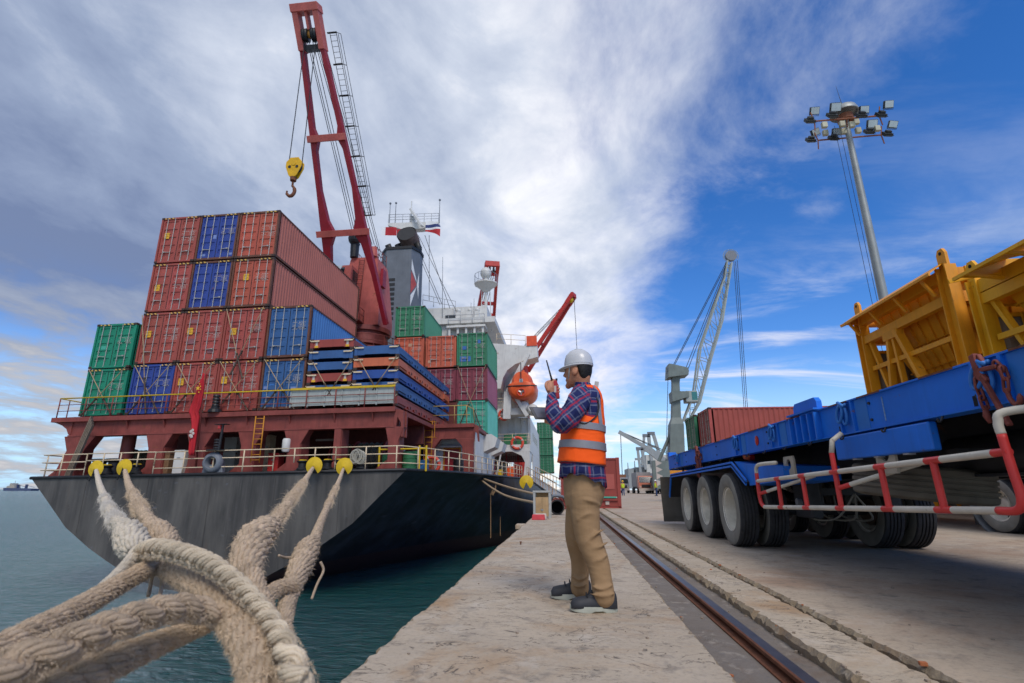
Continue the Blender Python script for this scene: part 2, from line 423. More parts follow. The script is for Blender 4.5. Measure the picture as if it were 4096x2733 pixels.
# quay front: fender pads hung on the wall by the hull
RUBBER = mat('black_rubber', '1b1b1c', rough=.75, var=.3, vscale=6, bump=.3)
for i, y in enumerate((12.6, 27, 41)):
    t = thing('quay_fender', ['pale capped fender jutting from the quay edge nearest the worker', 'second fender along the quay edge, beside the grey hull', 'third fender along the quay edge, farthest from the worker'][i], 'fender', (QE, y, 0), group='fenders along the quay edge')
    m_ = MB(); m_.box(-.22, -.004, -.2, .2, -.14, -.03); m_.build('cap', CONC, t, bevel=.02)
    m_ = MB(); m_.prism([(-.9, -3.2), (-.004, -3.4), (-.004, -.2), (-.2, -.2), (-.9, -1.4)], 'y', -.18, .18); m_.build('rubber_block', RUBBER, t, bevel=.04)

# ================================================================== SHIP
HEEL = R(1.0)
SHIP = M.Translation((-17, 0, 4.7)) @ M.Rotation(-HEEL, 4, 'Y') @ M.Translation((17, 0, -4.7))
SINV = SHIP.inverted()
def WS(x, y, Y): return SINV @ atY(x, y, Y)
def ship_thing(name, label, cat, loc=(0,0,0), rz=0, group=None):
    return thing(name, label, cat, group=group, mat=SHIP @ M.Translation(loc) @ M.Rotation(rz, 4, 'Z'))
# paints
def hull_mat(name, base, light, dark, band):
    m, N, L, bs = raw(name)
    tcn = N('ShaderNodeTexCoord'); o = tcn.outputs['Object']
    def noise(vec, s, d=6., r=.6, dist=0.):
        x = N('ShaderNodeTexNoise', {'Scale': s, 'Detail': d, 'Roughness': r, 'Distortion': dist}); L(vec, x.inputs['Vector']); return x.outputs['Fac']
    def mr(x, a, b, lo=0., hi=1.):
        y = N('ShaderNodeMapRange'); L(x, y.inputs[0])
        for i, q in enumerate((a, b, lo, hi)): y.inputs[i+1].default_value = q
        return y.outputs[0]
    def mix(f, A, B):
        x = N('ShaderNodeMix', data_type='RGBA'); L(f, x.inputs['Factor'])
        for k, q in (('A', A), ('B', B)):
            if isinstance(q, tuple): x.inputs[k].default_value = q
            else: L(q, x.inputs[k])
        return x.outputs['Result']
    mp = N('ShaderNodeMapping'); L(o, mp.inputs[0]); mp.inputs['Scale'].default_value = (3.2, 3.2, .16)
    mp2 = N('ShaderNodeMapping'); L(o, mp2.inputs[0]); mp2.inputs['Scale'].default_value = (.5, .5, .12)
    c = mix(mr(noise(mp.outputs[0], 1.3, 7., .65), .32, .68), lin(dark), lin(base))
    c = mix(mr(noise(mp2.outputs[0], 1.7, 4., .6), .4, .7, 0, .8), c, lin(light))
    c = mix(mr(noise(mp.outputs[0], 3.1, 5., .6), .58, .74, 0, .55), c, lin(light))
    mp3 = N('ShaderNodeMapping'); L(o, mp3.inputs[0]); mp3.inputs['Scale'].default_value = (1, .35, 1.2); mp3.inputs['Rotation'].default_value = (R(38), 0, 0)
    c = mix(mr(noise(mp3.outputs[0], 2.2, 8., .72), .60, .74, 0, .45), c, lin('6f7686'))
    c = mix(mr(noise(o, .9, 9., .7), .66, .71, 0, .6), c, lin('3e2a1e'))
    c = mix(mr(noise(mp.outputs[0], 1.9, 6., .7), .60, .72, 0, .5), c, lin('5e4a38'))
    sep = N('ShaderNodeSeparateXYZ'); L(o, sep.inputs[0])
    z_ = N('ShaderNodeMath', operation='MULTIPLY_ADD'); L(noise(o, .6, 3.), z_.inputs[0]); z_.inputs[1].default_value = .12; L(sep.outputs[2], z_.inputs[2])
    c = mix(mr(z_.outputs[0], band, band-.06), c, mix(mr(noise(mp.outputs[0], 2.), .3, .7), lin('35262a'), lin('54403f')))
    L(c, bs.inputs['Base Color']); bs.inputs['Roughness'].default_value = .42; bs.inputs['Specular IOR Level'].default_value = .35
    bp = N('ShaderNodeBump', {'Strength': .35, 'Distance': .06}); L(noise(o, 1.1, 4.), bp.inputs['Height']); L(bp.outputs[0], bs.inputs['Normal'])
    return m
TRANSOM = hull_mat('faded_lit_hull_paint', '4c4a48', '67645f', '353433', -9)  # hull paint greyed by weathering, also lightened to paint in light on the stern
HULL = hull_mat('dark_hull_paint', '20262f', '3a4454', '161a20', -2.85)
SRED = mat('ship_red_oxide', '7c3a33', rough=.65, var=.26, vscale=1.6, streak=.5, rust=.2)
SRED_D = mat('deck_red', '5d2a26', rough=.75, var=.25, vscale=2, rust=.3)
SWHITE = mat('ship_white', 'c6c5c0', rough=.5, var=.1, vscale=1.2, streak=.34, rust=.16, rustcol='7a4a2a')
SCREAM = mat('rail_cream', 'cdbb9d', rough=.55, var=.15, vscale=5, rust=.42, rscale=5)
SYEL = mat('ship_yellow', 'c3a313', rough=.5, var=.16, vscale=3, rust=.1)
SORG = mat('ladder_orange', 'b97a1c', rough=.55, var=.15, vscale=4, rust=.15)
SBLK = mat('ship_black', '1c1d20', rough=.5, var=.25, vscale=3, rust=.1)
SGREY = mat('ship_grey', '6a6f76', rough=.55, var=.15, vscale=2, streak=.25)
STEEL = mat('galvanised', '9a9da0', rough=.45, metal=.5, var=.15, vscale=4)
WIRE = mat('wire_dark', '26262a', rough=.6, var=.1)
GREENP = mat('deck_green', '2d6b45', rough=.55, var=.18, vscale=3, rust=.15)
ROPE_M = mat('old_rope', 'a8937a', rough=.95, var=.25, vscale=30, bump=.6, bscale=150, spec=.1)
CRED = mat('crane_red', '8c1726', rough=.45, var=.16, vscale=1.2, streak=.25, rust=.08)
CRED_F = mat('crane_faded_red', 'b0564c', rough=.55, var=.2, vscale=1.0, streak=.4, rust=.15)
GLASS = mat('dark_glass', '1a2228', rough=.08, var=.1, spec=.8)
GRED_S = mat('hose_red', 'a82a2c', rough=.5)
ORANGE = mat('lifeboat_orange', 'd95a2a', rough=.4, var=.12, vscale=1.5, streak=.15)
RINGR = mat('life_ring_red', 'cf4a33', rough=.5, var=.12)

ship = ship_thing('container_ship', 'large dark hulled container ship moored with its stern towards the viewer', 'ship')
SCX = -17.05
def lerp_tab(t, x):
    if x <= t[0][0]: return t[0][1]
    for (a, b), (c, d) in zip(t, t[1:]):
        if x <= c: return b + (d-b)*(x-a)/(c-a)
    return t[-1][1]
DECKW = [(24,9.62),(26,10.25),(28.5,10.95),(31.4,11.5),(38,12.15),(45,12.9),(52,13.35),(60,13.55),(120,13.55),(150,10),(172,.3)]
def deckw(Y): return lerp_tab(DECKW, Y)
TS = [(9.62,1.44),(8.42,.3),(7.19,-.89),(5.73,-1.85),(4.69,-2.42),(3.26,-3.15),(1.6,-3.62),(.02,-3.82)]
FS = [(1.,1.44),(1.,.0),(1.,-1.3),(1.,-2.8),(1.,-4.2),(.97,-6.),(.80,-8.2),(.02,-8.8)]
def section(Y):
    out = []
    for i, ((tw, tz), (fw_, fz)) in enumerate(zip(TS, FS)):
        u = i/7
        L = 16 + 34*u
        s = max(0, min(1, (Y-24)/L)); s = s*s*(3-2*s) if i else s
        wT = tw/9.62*deckw(Y) if i == 0 else tw
        wF = fw_*deckw(Y)
        w_ = wT + (wF-wT)*s if i else deckw(Y)
        out.append((w_, tz + (fz-tz)*max(0, min(1, (Y-24)/(14+16*u)))))
    return out
Ys = [24,25,26,27,28.5,30,31.4,33,35,38,41,45,49,52,56,60,70,90,120,135,150,162,172]
for sgn, nm in ((1, 'hull_side'), (-1, 'hull_side')):
    b = MB(); P = []
    for Y in Ys: P += [(SCX + sgn*w_, Y, z_) for w_, z_ in section(Y)]
    F = [(j*8+i, j*8+i+1, (j+1)*8+i+1, (j+1)*8+i) for j in range(len(Ys)-1) for i in range(7)]
    b.add(P, F); b.build(nm, HULL, ship, smooth=50)
b = MB(); st = section(24)
poly = [(SCX+w_, z_) for w_, z_ in st] + [(SCX-w_, z_) for w_, z_ in reversed(st)]
b.add([(x, 24.0, z_) for x, z_ in poly], [tuple(range(len(poly)))]); b.build('transom', TRANSOM, ship)
b = MB(); o = [(SCX+deckw(Y), Y) for Y in Ys]; o += [(SCX-deckw(Y), Y) for Y in reversed(Ys)]
b.add([(x, y, 1.40) for x, y in o], [tuple(range(len(o)))]); b.build('deck', SRED_D, ship)
# rounded lip round the deck edge
b = MB(); lip = [(SCX-deckw(Y), Y, 1.45) for Y in reversed(Ys[:16])] + [(SCX-9.62, 23.97, 1.45), (SCX+9.62, 23.97, 1.45)] + [(SCX+deckw(Y), Y, 1.45) for Y in Ys[:16]]
b.tube(lip, .075, 8); b.build('deck_edge_bar', SBLK, ship, smooth=True)
# quarter plate weld lines on the transom
for x in (-23.6, -20.3, -17.05, -13.8, -10.6):
    b = MB(); b.box(x-.012, x+.012, 23.985, 23.999, lerp_tab([(a, c) for a, c in reversed([(w_, z_) for w_, z_ in st])], abs(x-SCX))+.1, 1.36); b.build('weld_seam', TRANSOM, ship)

# ---- stern railings: a rail run and its posts
def railing(path, h, levels, posts, mats, name='railing', r=.028, pr=.032, parent=None):
    path = [V(p) for p in path]
    seg = []; tot = 0
    for a, c in zip(path, path[1:]): seg.append((tot, a, c)); tot += (c-a).length
    def at(s):
        for t0, a, c in reversed(seg):
            if s >= t0: return a + (c-a).normalized()*min(s-t0, (c-a).length)
        return path[0]
    b = MB()
    for lv in levels: b.tube([p + V((0,0,lv*h)) for p in path], r, 6)
    o = b.build(name, mats[0], parent or ship, smooth=True)
    n = max(1, round(tot/posts))
    me = MB().cyl((0,0,0), (0,0,h), pr, pr, 6).mesh('post', mats[-1], True)
    for i in range(n+1): obj('post', me, o, loc=at(tot*i/n))
    return o
y0 = 24.1
railing([(SCX-9.5, 27, 1.45), (SCX-9.3, y0, 1.45), (SCX-6.9, y0, 1.45)], 1.12, (.33, .66, 1), 1.2, [SCREAM])
railing([(SCX-6.9, y0, 1.9), (SCX-3.2, y0, 1.9)], .68, (.5, 1), 1.0, [SCREAM])
railing([(SCX-3.2, y0, 1.45), (SCX+3.0, y0, 1.45)], 1.12, (.3, .68, 1), 1.42, [SCREAM])
railing([(SCX+3.0, y0, 1.9), (SCX+6.1, y0, 1.9)], .68, (.5, 1), 1.0, [SCREAM])
railing([(SCX+6.1, y0, 1.45), (SCX+9.3, y0, 1.45)] + [(SCX+deckw(Y)-.15, Y, 1.45) for Y in (26,28.5,31.4,35,38,41,45,49)], 1.12, (.3, .68, 1), 1.5, [SCREAM])

# ---- container platform over the mooring deck
b = MB(); b.box(-27.3, -8.40, 24.9, 38.0, 4.36, 4.60); b.build('container_platform', SRED, ship)
b = MB(); b.box(-26.2, -8.45, 25.15, 25.45, 3.66, 4.36); b.box(-26.25, -8.42, 25.0, 25.6, 3.58, 3.66); b.build('platform_beam', SRED, ship)
for x in (-25, -23, -20.9, -18.6, -16.3, -14, -11.6, -9.6):
    b = MB(); b.prism([(24.95, 4.36), (25.15, 4.36), (25.15, 3.9)], 'x', x-.03, x+.03); b.build('bracket', SRED, ship)
b = MB(); b.prism([(-27.25, 4.36), (-26.2, 4.36), (-26.2, 3.6), (-26.35, 3.75), (-26.5, 4.0), (-26.8, 4.2)], 'y', 25.1, 25.5); b.build('corner_bracket', SRED, ship)
b = MB()
for dx in (0, .42): b.prism([(-8.46+dx*.2, 4.5), (-8.0+dx*.1, 4.4), (-7.95, 3.1), (-8.1, 3.1), (-8.12, 3.8), (-8.3, 4.1), (-8.44, 3.1), (-8.5, 3.1)], 'y', 25.05+dx, 25.2+dx)
b.build('corner_bracket', SRED, ship)
def column(dx0, dx1, fl=.42, lean=0., Y=25.3, top=3.6, dep=.55, name='column'):
    a = WS(dx0, 1050, Y).x; c = WS(dx1, 1050, Y).x; zb = 1.42; m = 2.85
    b = MB(); b.prism([(a-lean-.12, zb), (a-lean, zb+.5), (a, m), (a-fl*.6, top), (c+fl, top), (c, m), (c-lean, zb+.5), (c-lean+.12, zb)], 'y', Y-dep/2, Y+dep/2)
    b.build(name, SRED, ship, bevel=.02)
    b = MB(); b.box(c-lean-.02, c-lean+.04, Y-dep/2+.06, Y+dep/2+.35, zb, top-.02); b.build('column_web', SRED, ship)
    g = MB(); g.prism([(a-lean-.12, zb), (a-lean-.72, zb), (a-lean-.62, zb+.18), (a-lean-.05, zb+.62)], 'y', Y-.05, Y+.05); g.build('column_gusset', SRED, ship)
column(160, 200, .5, .35)
column(346, 380); column(440, 474); column(557, 588); column(663, 692); column(893, 915, .3)
column(768, 784, .0)
b = MB(); p = WS(291, 1040, 26.2); b.cyl((p.x, 26.2, 1.42), (p.x, 26.2, 4.3), .33, .33, 18); b.build('pipe_column', SRED, ship, smooth=40)
# inner frame, ceiling girders and the deckhouse wall at the back
b = MB(); b.box(-25.2, -20.6, 31.0, 31.4, 3.1, 4.36); b.box(-20.6, -8.6, 31.0, 31.3, 3.25, 4.36); b.build('inner_girder', SRED_D, ship)
for x in (-24.6, -19.9, -16.9, -13.2, -9.6):
    b = MB(); b.prism([(x-.3, 1.42), (x+.3, 1.42), (x+.3, 2.7), (x+.7, 3.3), (x-.7, 3.3), (x-.3, 2.7)], 'y', 31.05, 31.35); b.build('inner_column', SRED_D, ship)
b = MB(); b.box(-20.4, -16.8, 34.6, 38, 1.42, 4.36); b.build('steel_locker_wall', SRED_D, ship)
b = MB(); b.box(-16.8, -10.31, 37.2, 38.2, 1.42, 4.36); b.build('deckhouse_wall', SWHITE, ship); b = MB(); b.box(-10.3, -5.95, 34.4, 38.2, 1.42, 4.36); b.build('deckhouse_wall', SWHITE, ship)
DOORR = mat('door_red', '8e1f26', rough=.45, var=.12, rust=.1)
def door(x0, x1, Y, z0, z1, m, frame=SORG, nm='door'):
    d = MB().box(x0, x1, Y-.06, Y-.004, z0, z1).build(nm, m, ship, bevel=.01)
    f = MB(); f.box(x0-.09, x0, Y-.1, Y-.004, z0, z1+.09); f.box(x1, x1+.09, Y-.1, Y-.004, z0, z1+.09); f.box(x0, x1, Y-.1, Y-.004, z1, z1+.09)
    f.build('frame', frame, d); MB().bar((x1-.14, Y-.09, (z0+z1)/2), (x1-.14, Y-.09, (z0+z1)/2+.3), .03).build('handle', STEEL, d); return d
door(-15.6, -14.7, 37.2, 1.45, 3.3, DOORR); door(-8.0, -7.0, 34.4, 1.45, 3.15, DOORR); door(-9.6, -9.0, 34.4, 1.45, 3.2, mat('door_blue', '22314e', rough=.5))
MB().prism([(33.8, 3.30), (34.39, 3.5), (34.39, 3.45), (33.8, 3.25)], 'x', -8.2, -6.8).build('door_awning', SWHITE, ship)
# starboard wing platform
b = MB(); b.box(-10.4, -5.78, 32.9, 38.4, 4.42, 4.66); b.build('side_platform', SRED, ship)
b = MB(); b.box(-10.4, -5.85, 33.1, 33.4, 3.72, 4.42); b.build('side_beam', SRED, ship)
for x, w_ in ((-8.7, .32), (-6.2, .36)):
    b = MB(); b.prism([(x-w_-.1, 1.42), (x-w_, 1.9), (x-w_, 3.2), (x-w_-.45, 3.72), (x+w_+(.02 if x > -7 else .4), 3.72), (x+w_, 3.2), (x+w_, 1.42)], 'y', 33.05, 33.45); b.build('column', SRED, ship, bevel=.02)
b = MB(); b.prism([(-5.84, 4.6), (-5.5, 4.5), (-5.45, 3.5), (-5.55, 3.5), (-5.6, 4.0), (-5.72, 4.15), (-5.78, 3.5), (-5.84, 3.5)], 'y', 33.05, 33.2); b.build('corner_bracket', SRED, ship)
YR = mat('rail_olive', 'a58a4f', rough=.6, var=.2, rust=.25)
b = MB(); b.tube([(-8.9, 33.05, 4.66), (-8.9, 33.05, 5.7), (-8.7, 33.05, 5.86), (-6.3, 33.05, 5.86), (-5.9, 33.3, 5.65), (-5.85, 33.6, 4.66)], .035, 6); b.tube([(-8.9, 33.05, 5.25), (-6.1, 33.1, 5.25)], .028, 6); b.tube([(-7.1, 33.05, 4.66), (-7.1, 33.05, 5.86)], .028, 6); b.tube([(-6.3, 33.05, 4.66), (-6.3, 33.05, 5.86)], .028, 6); b.build('wing_guard_rail', YR, ship, smooth=True)
# platform railing: red posts, yellow top rail
o_ = railing([(-27.15, 25.02, 4.6), (-8.5, 25.02, 4.6)], 1.05, (.34, .66), 1.55, [SRED], r=.02, pr=.03)
b = MB(); b.tube([(-27.15, 25.02, 5.65), (-8.5, 25.02, 5.65)], .038, 6); b.tube([(-27.15, 25.02, 5.65), (-27.2, 28, 5.65)], .03, 6); b.build('top_rail', SYEL, o_, smooth=True)
b = MB(); b.tube([(-27.18, 25.6, 4.6), (-27.18, 25.6, 5.65), (-27.18, 27.6, 5.65), (-27.18, 28, 4.6)], .03, 6); b.build('end_rail', SRED, o_)
# grey panelled trough hung behind the railing
PANEL = mat('trough_grey', '9aa09c', rough=.6, var=.12, vscale=1.5, streak=.35, rust=.1)
tr = ship_thing('cargo_trough', 'long pale grey panelled trough standing behind the yellow stern rail', 'trough', (-14.05, 25.10, 4.62))
for i in range(6): MB().box(i*.92+.02, i*.92+.88, 0, .05, .25, 1.08).build('panel', PANEL, tr, bevel=.008)
for i in range(7): MB().box(i*.92-.035, i*.92+.02, -.04, .06, .12, 1.1).build('rib', PANEL, tr)
b = MB(); b.box(-.04, 5.55, -.05, .08, 1.081, 1.13); b.build('top_edge', SYEL, tr)
b = MB(); b.box(-.04, 5.55, -.02, .07, .18, .248); b.build('bottom_edge', PANEL, tr)
# ladders
def ladder(parent, p0, p1, wdt, side=(1,0,0), n=9, m=SORG, r=.03, name='ladder'):
    p0, p1, s = V(p0), V(p1), V(side)*wdt/2
    b = MB(); b.tube([p0-s, p1-s], r, 6); b.tube([p0+s, p1+s], r, 6); o = b.build(name, m, parent, smooth=True)
    me = MB().cyl(-s, s, r*.7, r*.7, 6).mesh('rung', m, True)
    for i in range(n): obj('rung', me, o, loc=p0+(p1-p0)*((i+.5)/n))
    return o
a = WS(585, 1062, 24.6); c = WS(597, 955, 24.6); ladder(ship, a, c, .45, n=9)
a = WS(982, 1025, 32.7); c = WS(986, 975, 32.7); a.z = 1.45; c.z = 4.8; ladder(ship, (a.x, 32.7, 1.45), (a.x, 32.7, 4.8), .5, n=9)
b = MB()
for zz in (3.75, 4.75): b.tube([(a.x-.5, 32.7, zz), (a.x-.5, 32.15, zz), (a.x+.55, 32.15, zz), (a.x+.55, 32.7, zz)], .025, 6)
for x_ in (a.x-.5, a.x+.55): b.tube([(x_, 32.15, 3.75), (x_, 32.15, 4.75)], .025, 6)
b.build('ladder_cage', SORG, ship)
p = WS(318, 1010, 31.6); ladder(ship, (p.x, 30.9, 1.4), (p.x, 30.9, 4.3), .42, n=8, m=SBLK)

# ---- accommodation block, bridge wing and funnel
HX0, HX1, HY0, HY1 = -30.4, -3.7, 56.0, 78.0
def hbox(nm, x0, x1, y0, y1, z0, z1, m=SWHITE, bev=0): return MB().box(x0, x1, y0, y1, z0, z1).build(nm, m, ship, bevel=bev)
hbox('accommodation_block', -27.5, -9.6, 57.6, 76, 4.4, 19.6); hbox('accommodation_block', -9.59, -5.2, 60.2, 76, 8.36, 15.2)
hbox('house_side', -8.6, HX1, 58.2, HY1, 4.41, 8.35)
hbox('lower_house', -28, -8.2, 56.2, 76, 1.42, 4.39)
for zz, dz in ((4.45, .72), (8.40, .72)):     # balconies over the side deck
    hbox('balcony_deck', -9.6, HX1+.02, HY0, 58.19, zz, zz+dz)
hbox('bulkhead', -9.5, -7.4, 58.0, 58.19, 5.2, 8.38, GREENP)
for k in range(5): hbox('wall_rib', -7.0+k*.75, -6.94+k*.75, 58.08, 58.19, 5.2, 8.38)
for k in range(5): hbox('wall_rib', -8.9+k*.8, -8.84+k*.8, 60.1, 60.19, 9.2, 15.1)
hbox('balcony_locker', -6.6, -5.4, 57.0, 57.7, 5.2, 6.35, GREENP); hbox('balcony_locker', -5.2, -4.1, 57.0, 57.7, 5.2, 6.35, GREENP)
hbox('balcony_door', -9.3, -8.5, 57.95, 57.995, 5.25, 7.3, mat('door_dark_green', '1d4a30', rough=.5))
for k in range(7): hbox('side_window', -12.2-k*2.0, -11.5-k*2.0, 57.55, 57.595, 16.6, 17.5, GLASS)
# pipes, cable trays and stains on the white aft wall
for x_ in (-10.4, -12.9, -16.4, -20.2): MB().tube([(x_, 57.5, 8.0), (x_, 57.5, 19.4)], .07, 6).build('wall_pipe', SWHITE, ship)
for z_ in (8.5, 12.2, 15.9): hbox('wall_stringer', -27.4, -9.65, 57.50, 57.595, z_, z_+.14)
for k in range(4): hbox('porthole_plate', -11.9+k*.0-2.6*k, -11.1-2.6*k, 57.55, 57.594, 13.2, 14.3, GLASS)
for x_, z_ in ((-8.7, 7.6), (-4.3, 7.7), (-6.3, 11.6)): MB().cyl((x_, 57.0 if z_ < 8 else 59.9, z_), (x_, 57.3 if z_ < 8 else 60.15, z_), .16, .1, 10).build('wall_lamp', STEEL, ship)
MB().tube(spline([(-8.2, 56.05, 5.9), (-8.25, 56.05, 3.6), (-8.0, 56.05, 1.5)], 5), .08, 8).build('fire_hose', GRED_S, ship); MB().box(-6.2, -5.5, 56.3, 56.8, 1.45, 2.9).build('orange_locker', mat('locker_orange', 'd8571f', rough=.5), ship)
MB().box(-7.3, -6.7, 56.3, 56.8, 1.45, 2.6).build('yellow_reel', SYEL, ship)
# curved supporting frame at the side
b = MB(); b.prism([(-3.72, 4.44), (-5.6, 4.44), (-4.6, 4.0), (-4.25, 3.3), (-4.5, 1.45), (-4.05, 1.45), (-3.72, 3.4)], 'y', 56.0, 56.25); b.build('side_frame', SWHITE, ship)
b = MB(); b.prism([(56.3, 4.43), (60.5, 4.43), (59.5, 3.9), (58.5, 2.8), (58.3, 1.45), (56.3, 1.45)], 'x', -3.82, -3.74); b.build('side_web', SWHITE, ship)
hbox('side_plating', HX1-.08, HX1, 60.8, HY1, 1.42, 4.40)
for i in range(5):
    o = MB().box(HX1-.01, HX1+.03, 62+i*2.2, 62.5+i*2.2, 6.0, 7.0).build('window', GLASS, ship)
    MB().box(HX1-.008, HX1+.015, 61.92+i*2.2, 62.58+i*2.2, 5.92, 7.08).build('frame', SWHITE, o)
# inner red pipe frames on the side deck
b = MB()
for x in (-9.0, -7.7, -6.4, -5.1): b.tube([(x, 57.4, 1.45), (x, 57.4, 4.4)], .05, 6)
for zz in (2.2, 3.4): b.tube([(-9.4, 57.4, zz), (-4.6, 57.4, zz)], .05, 6)
b.build('pipe_frame', mat('pipe_red', '96242a', rough=.45), ship, smooth=True)
b = MB()
for i in range(22): b.tube([(-9.4+i*.22, 57.7, 1.45), (-9.4+i*.22, 57.7, 4.35)], .014, 4)
for i in range(8): b.tube([(-9.4, 57.7, 1.8+i*.32), (-4.6, 57.7, 1.8+i*.32)], .014, 4)
b.build('wire_mesh_screen', mat('mesh_rust', '6e4434', rough=.7), ship)
# balcony rails and things on them
railing([(-9.0, HY0+.1, 9.12), (HX1-.1, HY0+.1, 9.12), (HX1-.1, 58, 9.12)], 1.15, (.35, .68, 1), 1.7, [SCREAM])
railing([(-7.4, HY0+.1, 5.17), (HX1-.1, HY0+.1, 5.17), (HX1-.1, 58, 5.17)], 1.15, (.4, .7, 1), 1.6, [SCREAM])
b = MB(); b.tube([(-8.6, 55.9, 1.5), (-8.0, 55.9, 5.3)], .09, 6); b.tube([(-7.4, 55.9, 1.5), (-6.6, 55.9, 5.3)], .09, 6); b.build('deck_davit_post', SWHITE, ship)
# support sponsons for the side stack
b = MB(); b.prism([(-8.0, 4.5), (-5.4, 4.5), (-4.95, 4.2), (-5.15, 3.55), (-6.0, 3.2), (-6.0, 1.42), (-6.9, 1.42), (-8.0, 2.2)], 'y', 38.3, 40.4); b.build('stack_sponson', SWHITE, ship)
b = MB(); b.prism([(-8.0, 4.5), (-5.4, 4.5), (-4.95, 4.2), (-5.15, 3.55), (-6.0, 3.2), (-6.2, 1.42), (-8.0, 1.42)], 'y', 42.6, 44.8); b.build('stack_sponson', SWHITE, ship)
hbox('stack_base', -27, -8.05, 38.45, 46, 1.41, 7.0, SRED_D)
hbox('stack_base', -8.04, -6.05, 40.45, 42.55, 1.41, 4.4, SWHITE)
# bridge deck and wing
hbox('bridge_deck', -27.5, -7.5, 57.0, 72, 19.62, 20.3); hbox('wheelhouse', -24.5, -8.8, 59.5, 70, 20.31, 22.6)
wl_ = []
wing = MB(); wing.prism([(WS(x_, y_, 56.6).x, WS(x_, y_, 56.6).z) for x_, y_ in ((1128, 788), (1208, 794), (1232, 787), (1234, 819), (1206, 827), (1182, 836), (1164, 850), (1154, 868), (1149, 892), (1128, 892))], 'y', 56.6, 59.2); wing.build('bridge_wing', SWHITE, ship)
hbox('wing_sign_board', WS(1208, 780, 56.5).x, WS(1232, 780, 56.5).x, 56.50, 56.58, WS(1215, 794, 56.5).z, WS(1215, 771, 56.5).z, mat('sign_orange', 'cf4a22', rough=.5))
railing([tuple(WS(1140, 789, 56.7)), tuple(WS(1206, 793, 56.7))], 1.2, (.5, 1), 1.5, [SCREAM])
# monkey island platforms
b = MB(); b.box(-13.2, -8.6, 56.6, 58.6, 19.0, 19.25)
for x in (-12.9, -11.9, -10.9, -9.9, -8.9): b.box(x-.12, x+.12, 56.8, 57.0, 16, 19.0)
b.build('aft_platform', SWHITE, ship)
railing([(-13.0, 56.7, 19.25), (-8.7, 56.7, 19.25)], 1.3, (.5, 1), 1.4, [STEEL])
for x in (-12.0, -10.6, -9.7):
    b = MB(); b.prism([(x-.45, 19.25), (x+.45, 19.25), (x+.18, 21.3), (x-.18, 21.3)], 'y', 57.4, 57.9); b.ball((x, 57.6, 21.4), .28); b.build('crane_rest', SWHITE, ship)
# radome mast
b = MB(); b.cyl((-9.0, 60, 19.3), (-9.0, 60, 25.1), .22, .16, 10); b.tube([(-9.7, 60, 19.3), (-9.5, 60, 25)], .06, 6); b.tube([(-8.3, 60, 19.3), (-8.5, 60, 25)], .06, 6)
for i in range(9): b.tube([(-9.7+.02*i, 60, 19.9+.6*i), (-8.9, 60, 20.2+.6*i)], .03, 4)
b.cyl((-9.0, 60, 24.6), (-9.0, 60, 25.6), .25, 1.4, 10); b.cyl((-9.0, 60, 25.6), (-9.0, 60, 25.75), 1.5, 1.5, 10); o = b.build('radome_mast', SWHITE, ship, smooth=30)
b = MB(); b.cyl((-9.0, 60, 25.75), (-9.0, 60, 26.6), .25, .3, 10); b.ball((-9.0, 60, 27.2), .72, 16, (1, 1, 1.1)); b.build('radome', SWHITE, o, smooth=True)
b = MB(); b.tube([(-9.0+1.45*math.cos(a_*math.pi/6), 60+1.45*math.sin(a_*math.pi/6), 26.9) for a_ in range(12)], .03, 5, closed=True)
for a_ in range(12): b.tube([(-9.0+1.45*math.cos(a_*math.pi/6), 60+1.45*math.sin(a_*math.pi/6), 25.75), (-9.0+1.45*math.cos(a_*math.pi/6), 60+1.45*math.sin(a_*math.pi/6), 26.9)], .025, 4)
b.build('mast_rail', STEEL, o)
# funnel
FG = mat('funnel_grey', '5f646b', rough=.55, var=.14, vscale=1.0, streak=.35)
FY = 54.0; fx0 = WS(866, 650, FY).x; fx1 = WS(951, 650, FY).x; ft = WS(920, 572, FY).z
fcx = (fx0+fx1)/2; hw_ = (fx1-fx0)/2
oct_ = [(fcx-hw_, FY+1.2), (fcx-hw_+.9, FY), (fcx+hw_-.5, FY), (fcx+hw_+.15, FY+1.4), (fcx+hw_+.15, FY+2.6), (fcx+hw_-.6, FY+4), (fcx-hw_+.9, FY+4), (fcx-hw_, FY+2.8)]
fn = MB().prism(oct_, 'z', 10, ft).build('funnel', FG, ship)
o2 = [(fcx+(x-fcx)*1.05, FY+2+(y-FY-2)*1.05) for x, y in oct_]; MB().prism(o2, 'z', ft+.005, ft+.35).build('rim', SBLK, fn)
for i in range(4):
    x = WS(895+i*22, 560, FY+2).x; MB().tube([(x, FY+2.2, ft), (x, FY+2.2, ft+1.1), (x-.25, FY+1.9, ft+1.7)], .38, 12).build('exhaust_pipe', SBLK, fn, smooth=True)
x = WS(938, 555, FY+2).x
MB().tube([(x+.2, FY+3.2, ft-.5), (x+.2, FY+3.1, ft+1.2), (x+.05, FY+2.4, ft+2.2), (x-.1, FY+1.2, ft+2.7)], [1.15, 1.15, 1.2, 1.25], 18, caps=False).build('exhaust_uptake', mat('rusty_uptake', '5b4a46', rough=.7, rust=.5, var=.3), fn, smooth=True)
MB().lathe([(0, 0), (1.18, 0)], 18, (x-.1, FY+1.25, ft+2.72), M.Rotation(R(70), 3, 'X')).build('uptake_bore', SBLK, fn)
p0 = WS(895, 665, FY).x; z0_ = WS(895, 735, FY).z; z1_ = WS(895, 635, FY).z
for i in range(9): MB().box(p0-.5, p0+.55, FY-.03, FY+.6, z0_+i*(z1_-z0_)/9, z0_+(i+.6)*(z1_-z0_)/9).build('louvre', SBLK, fn)
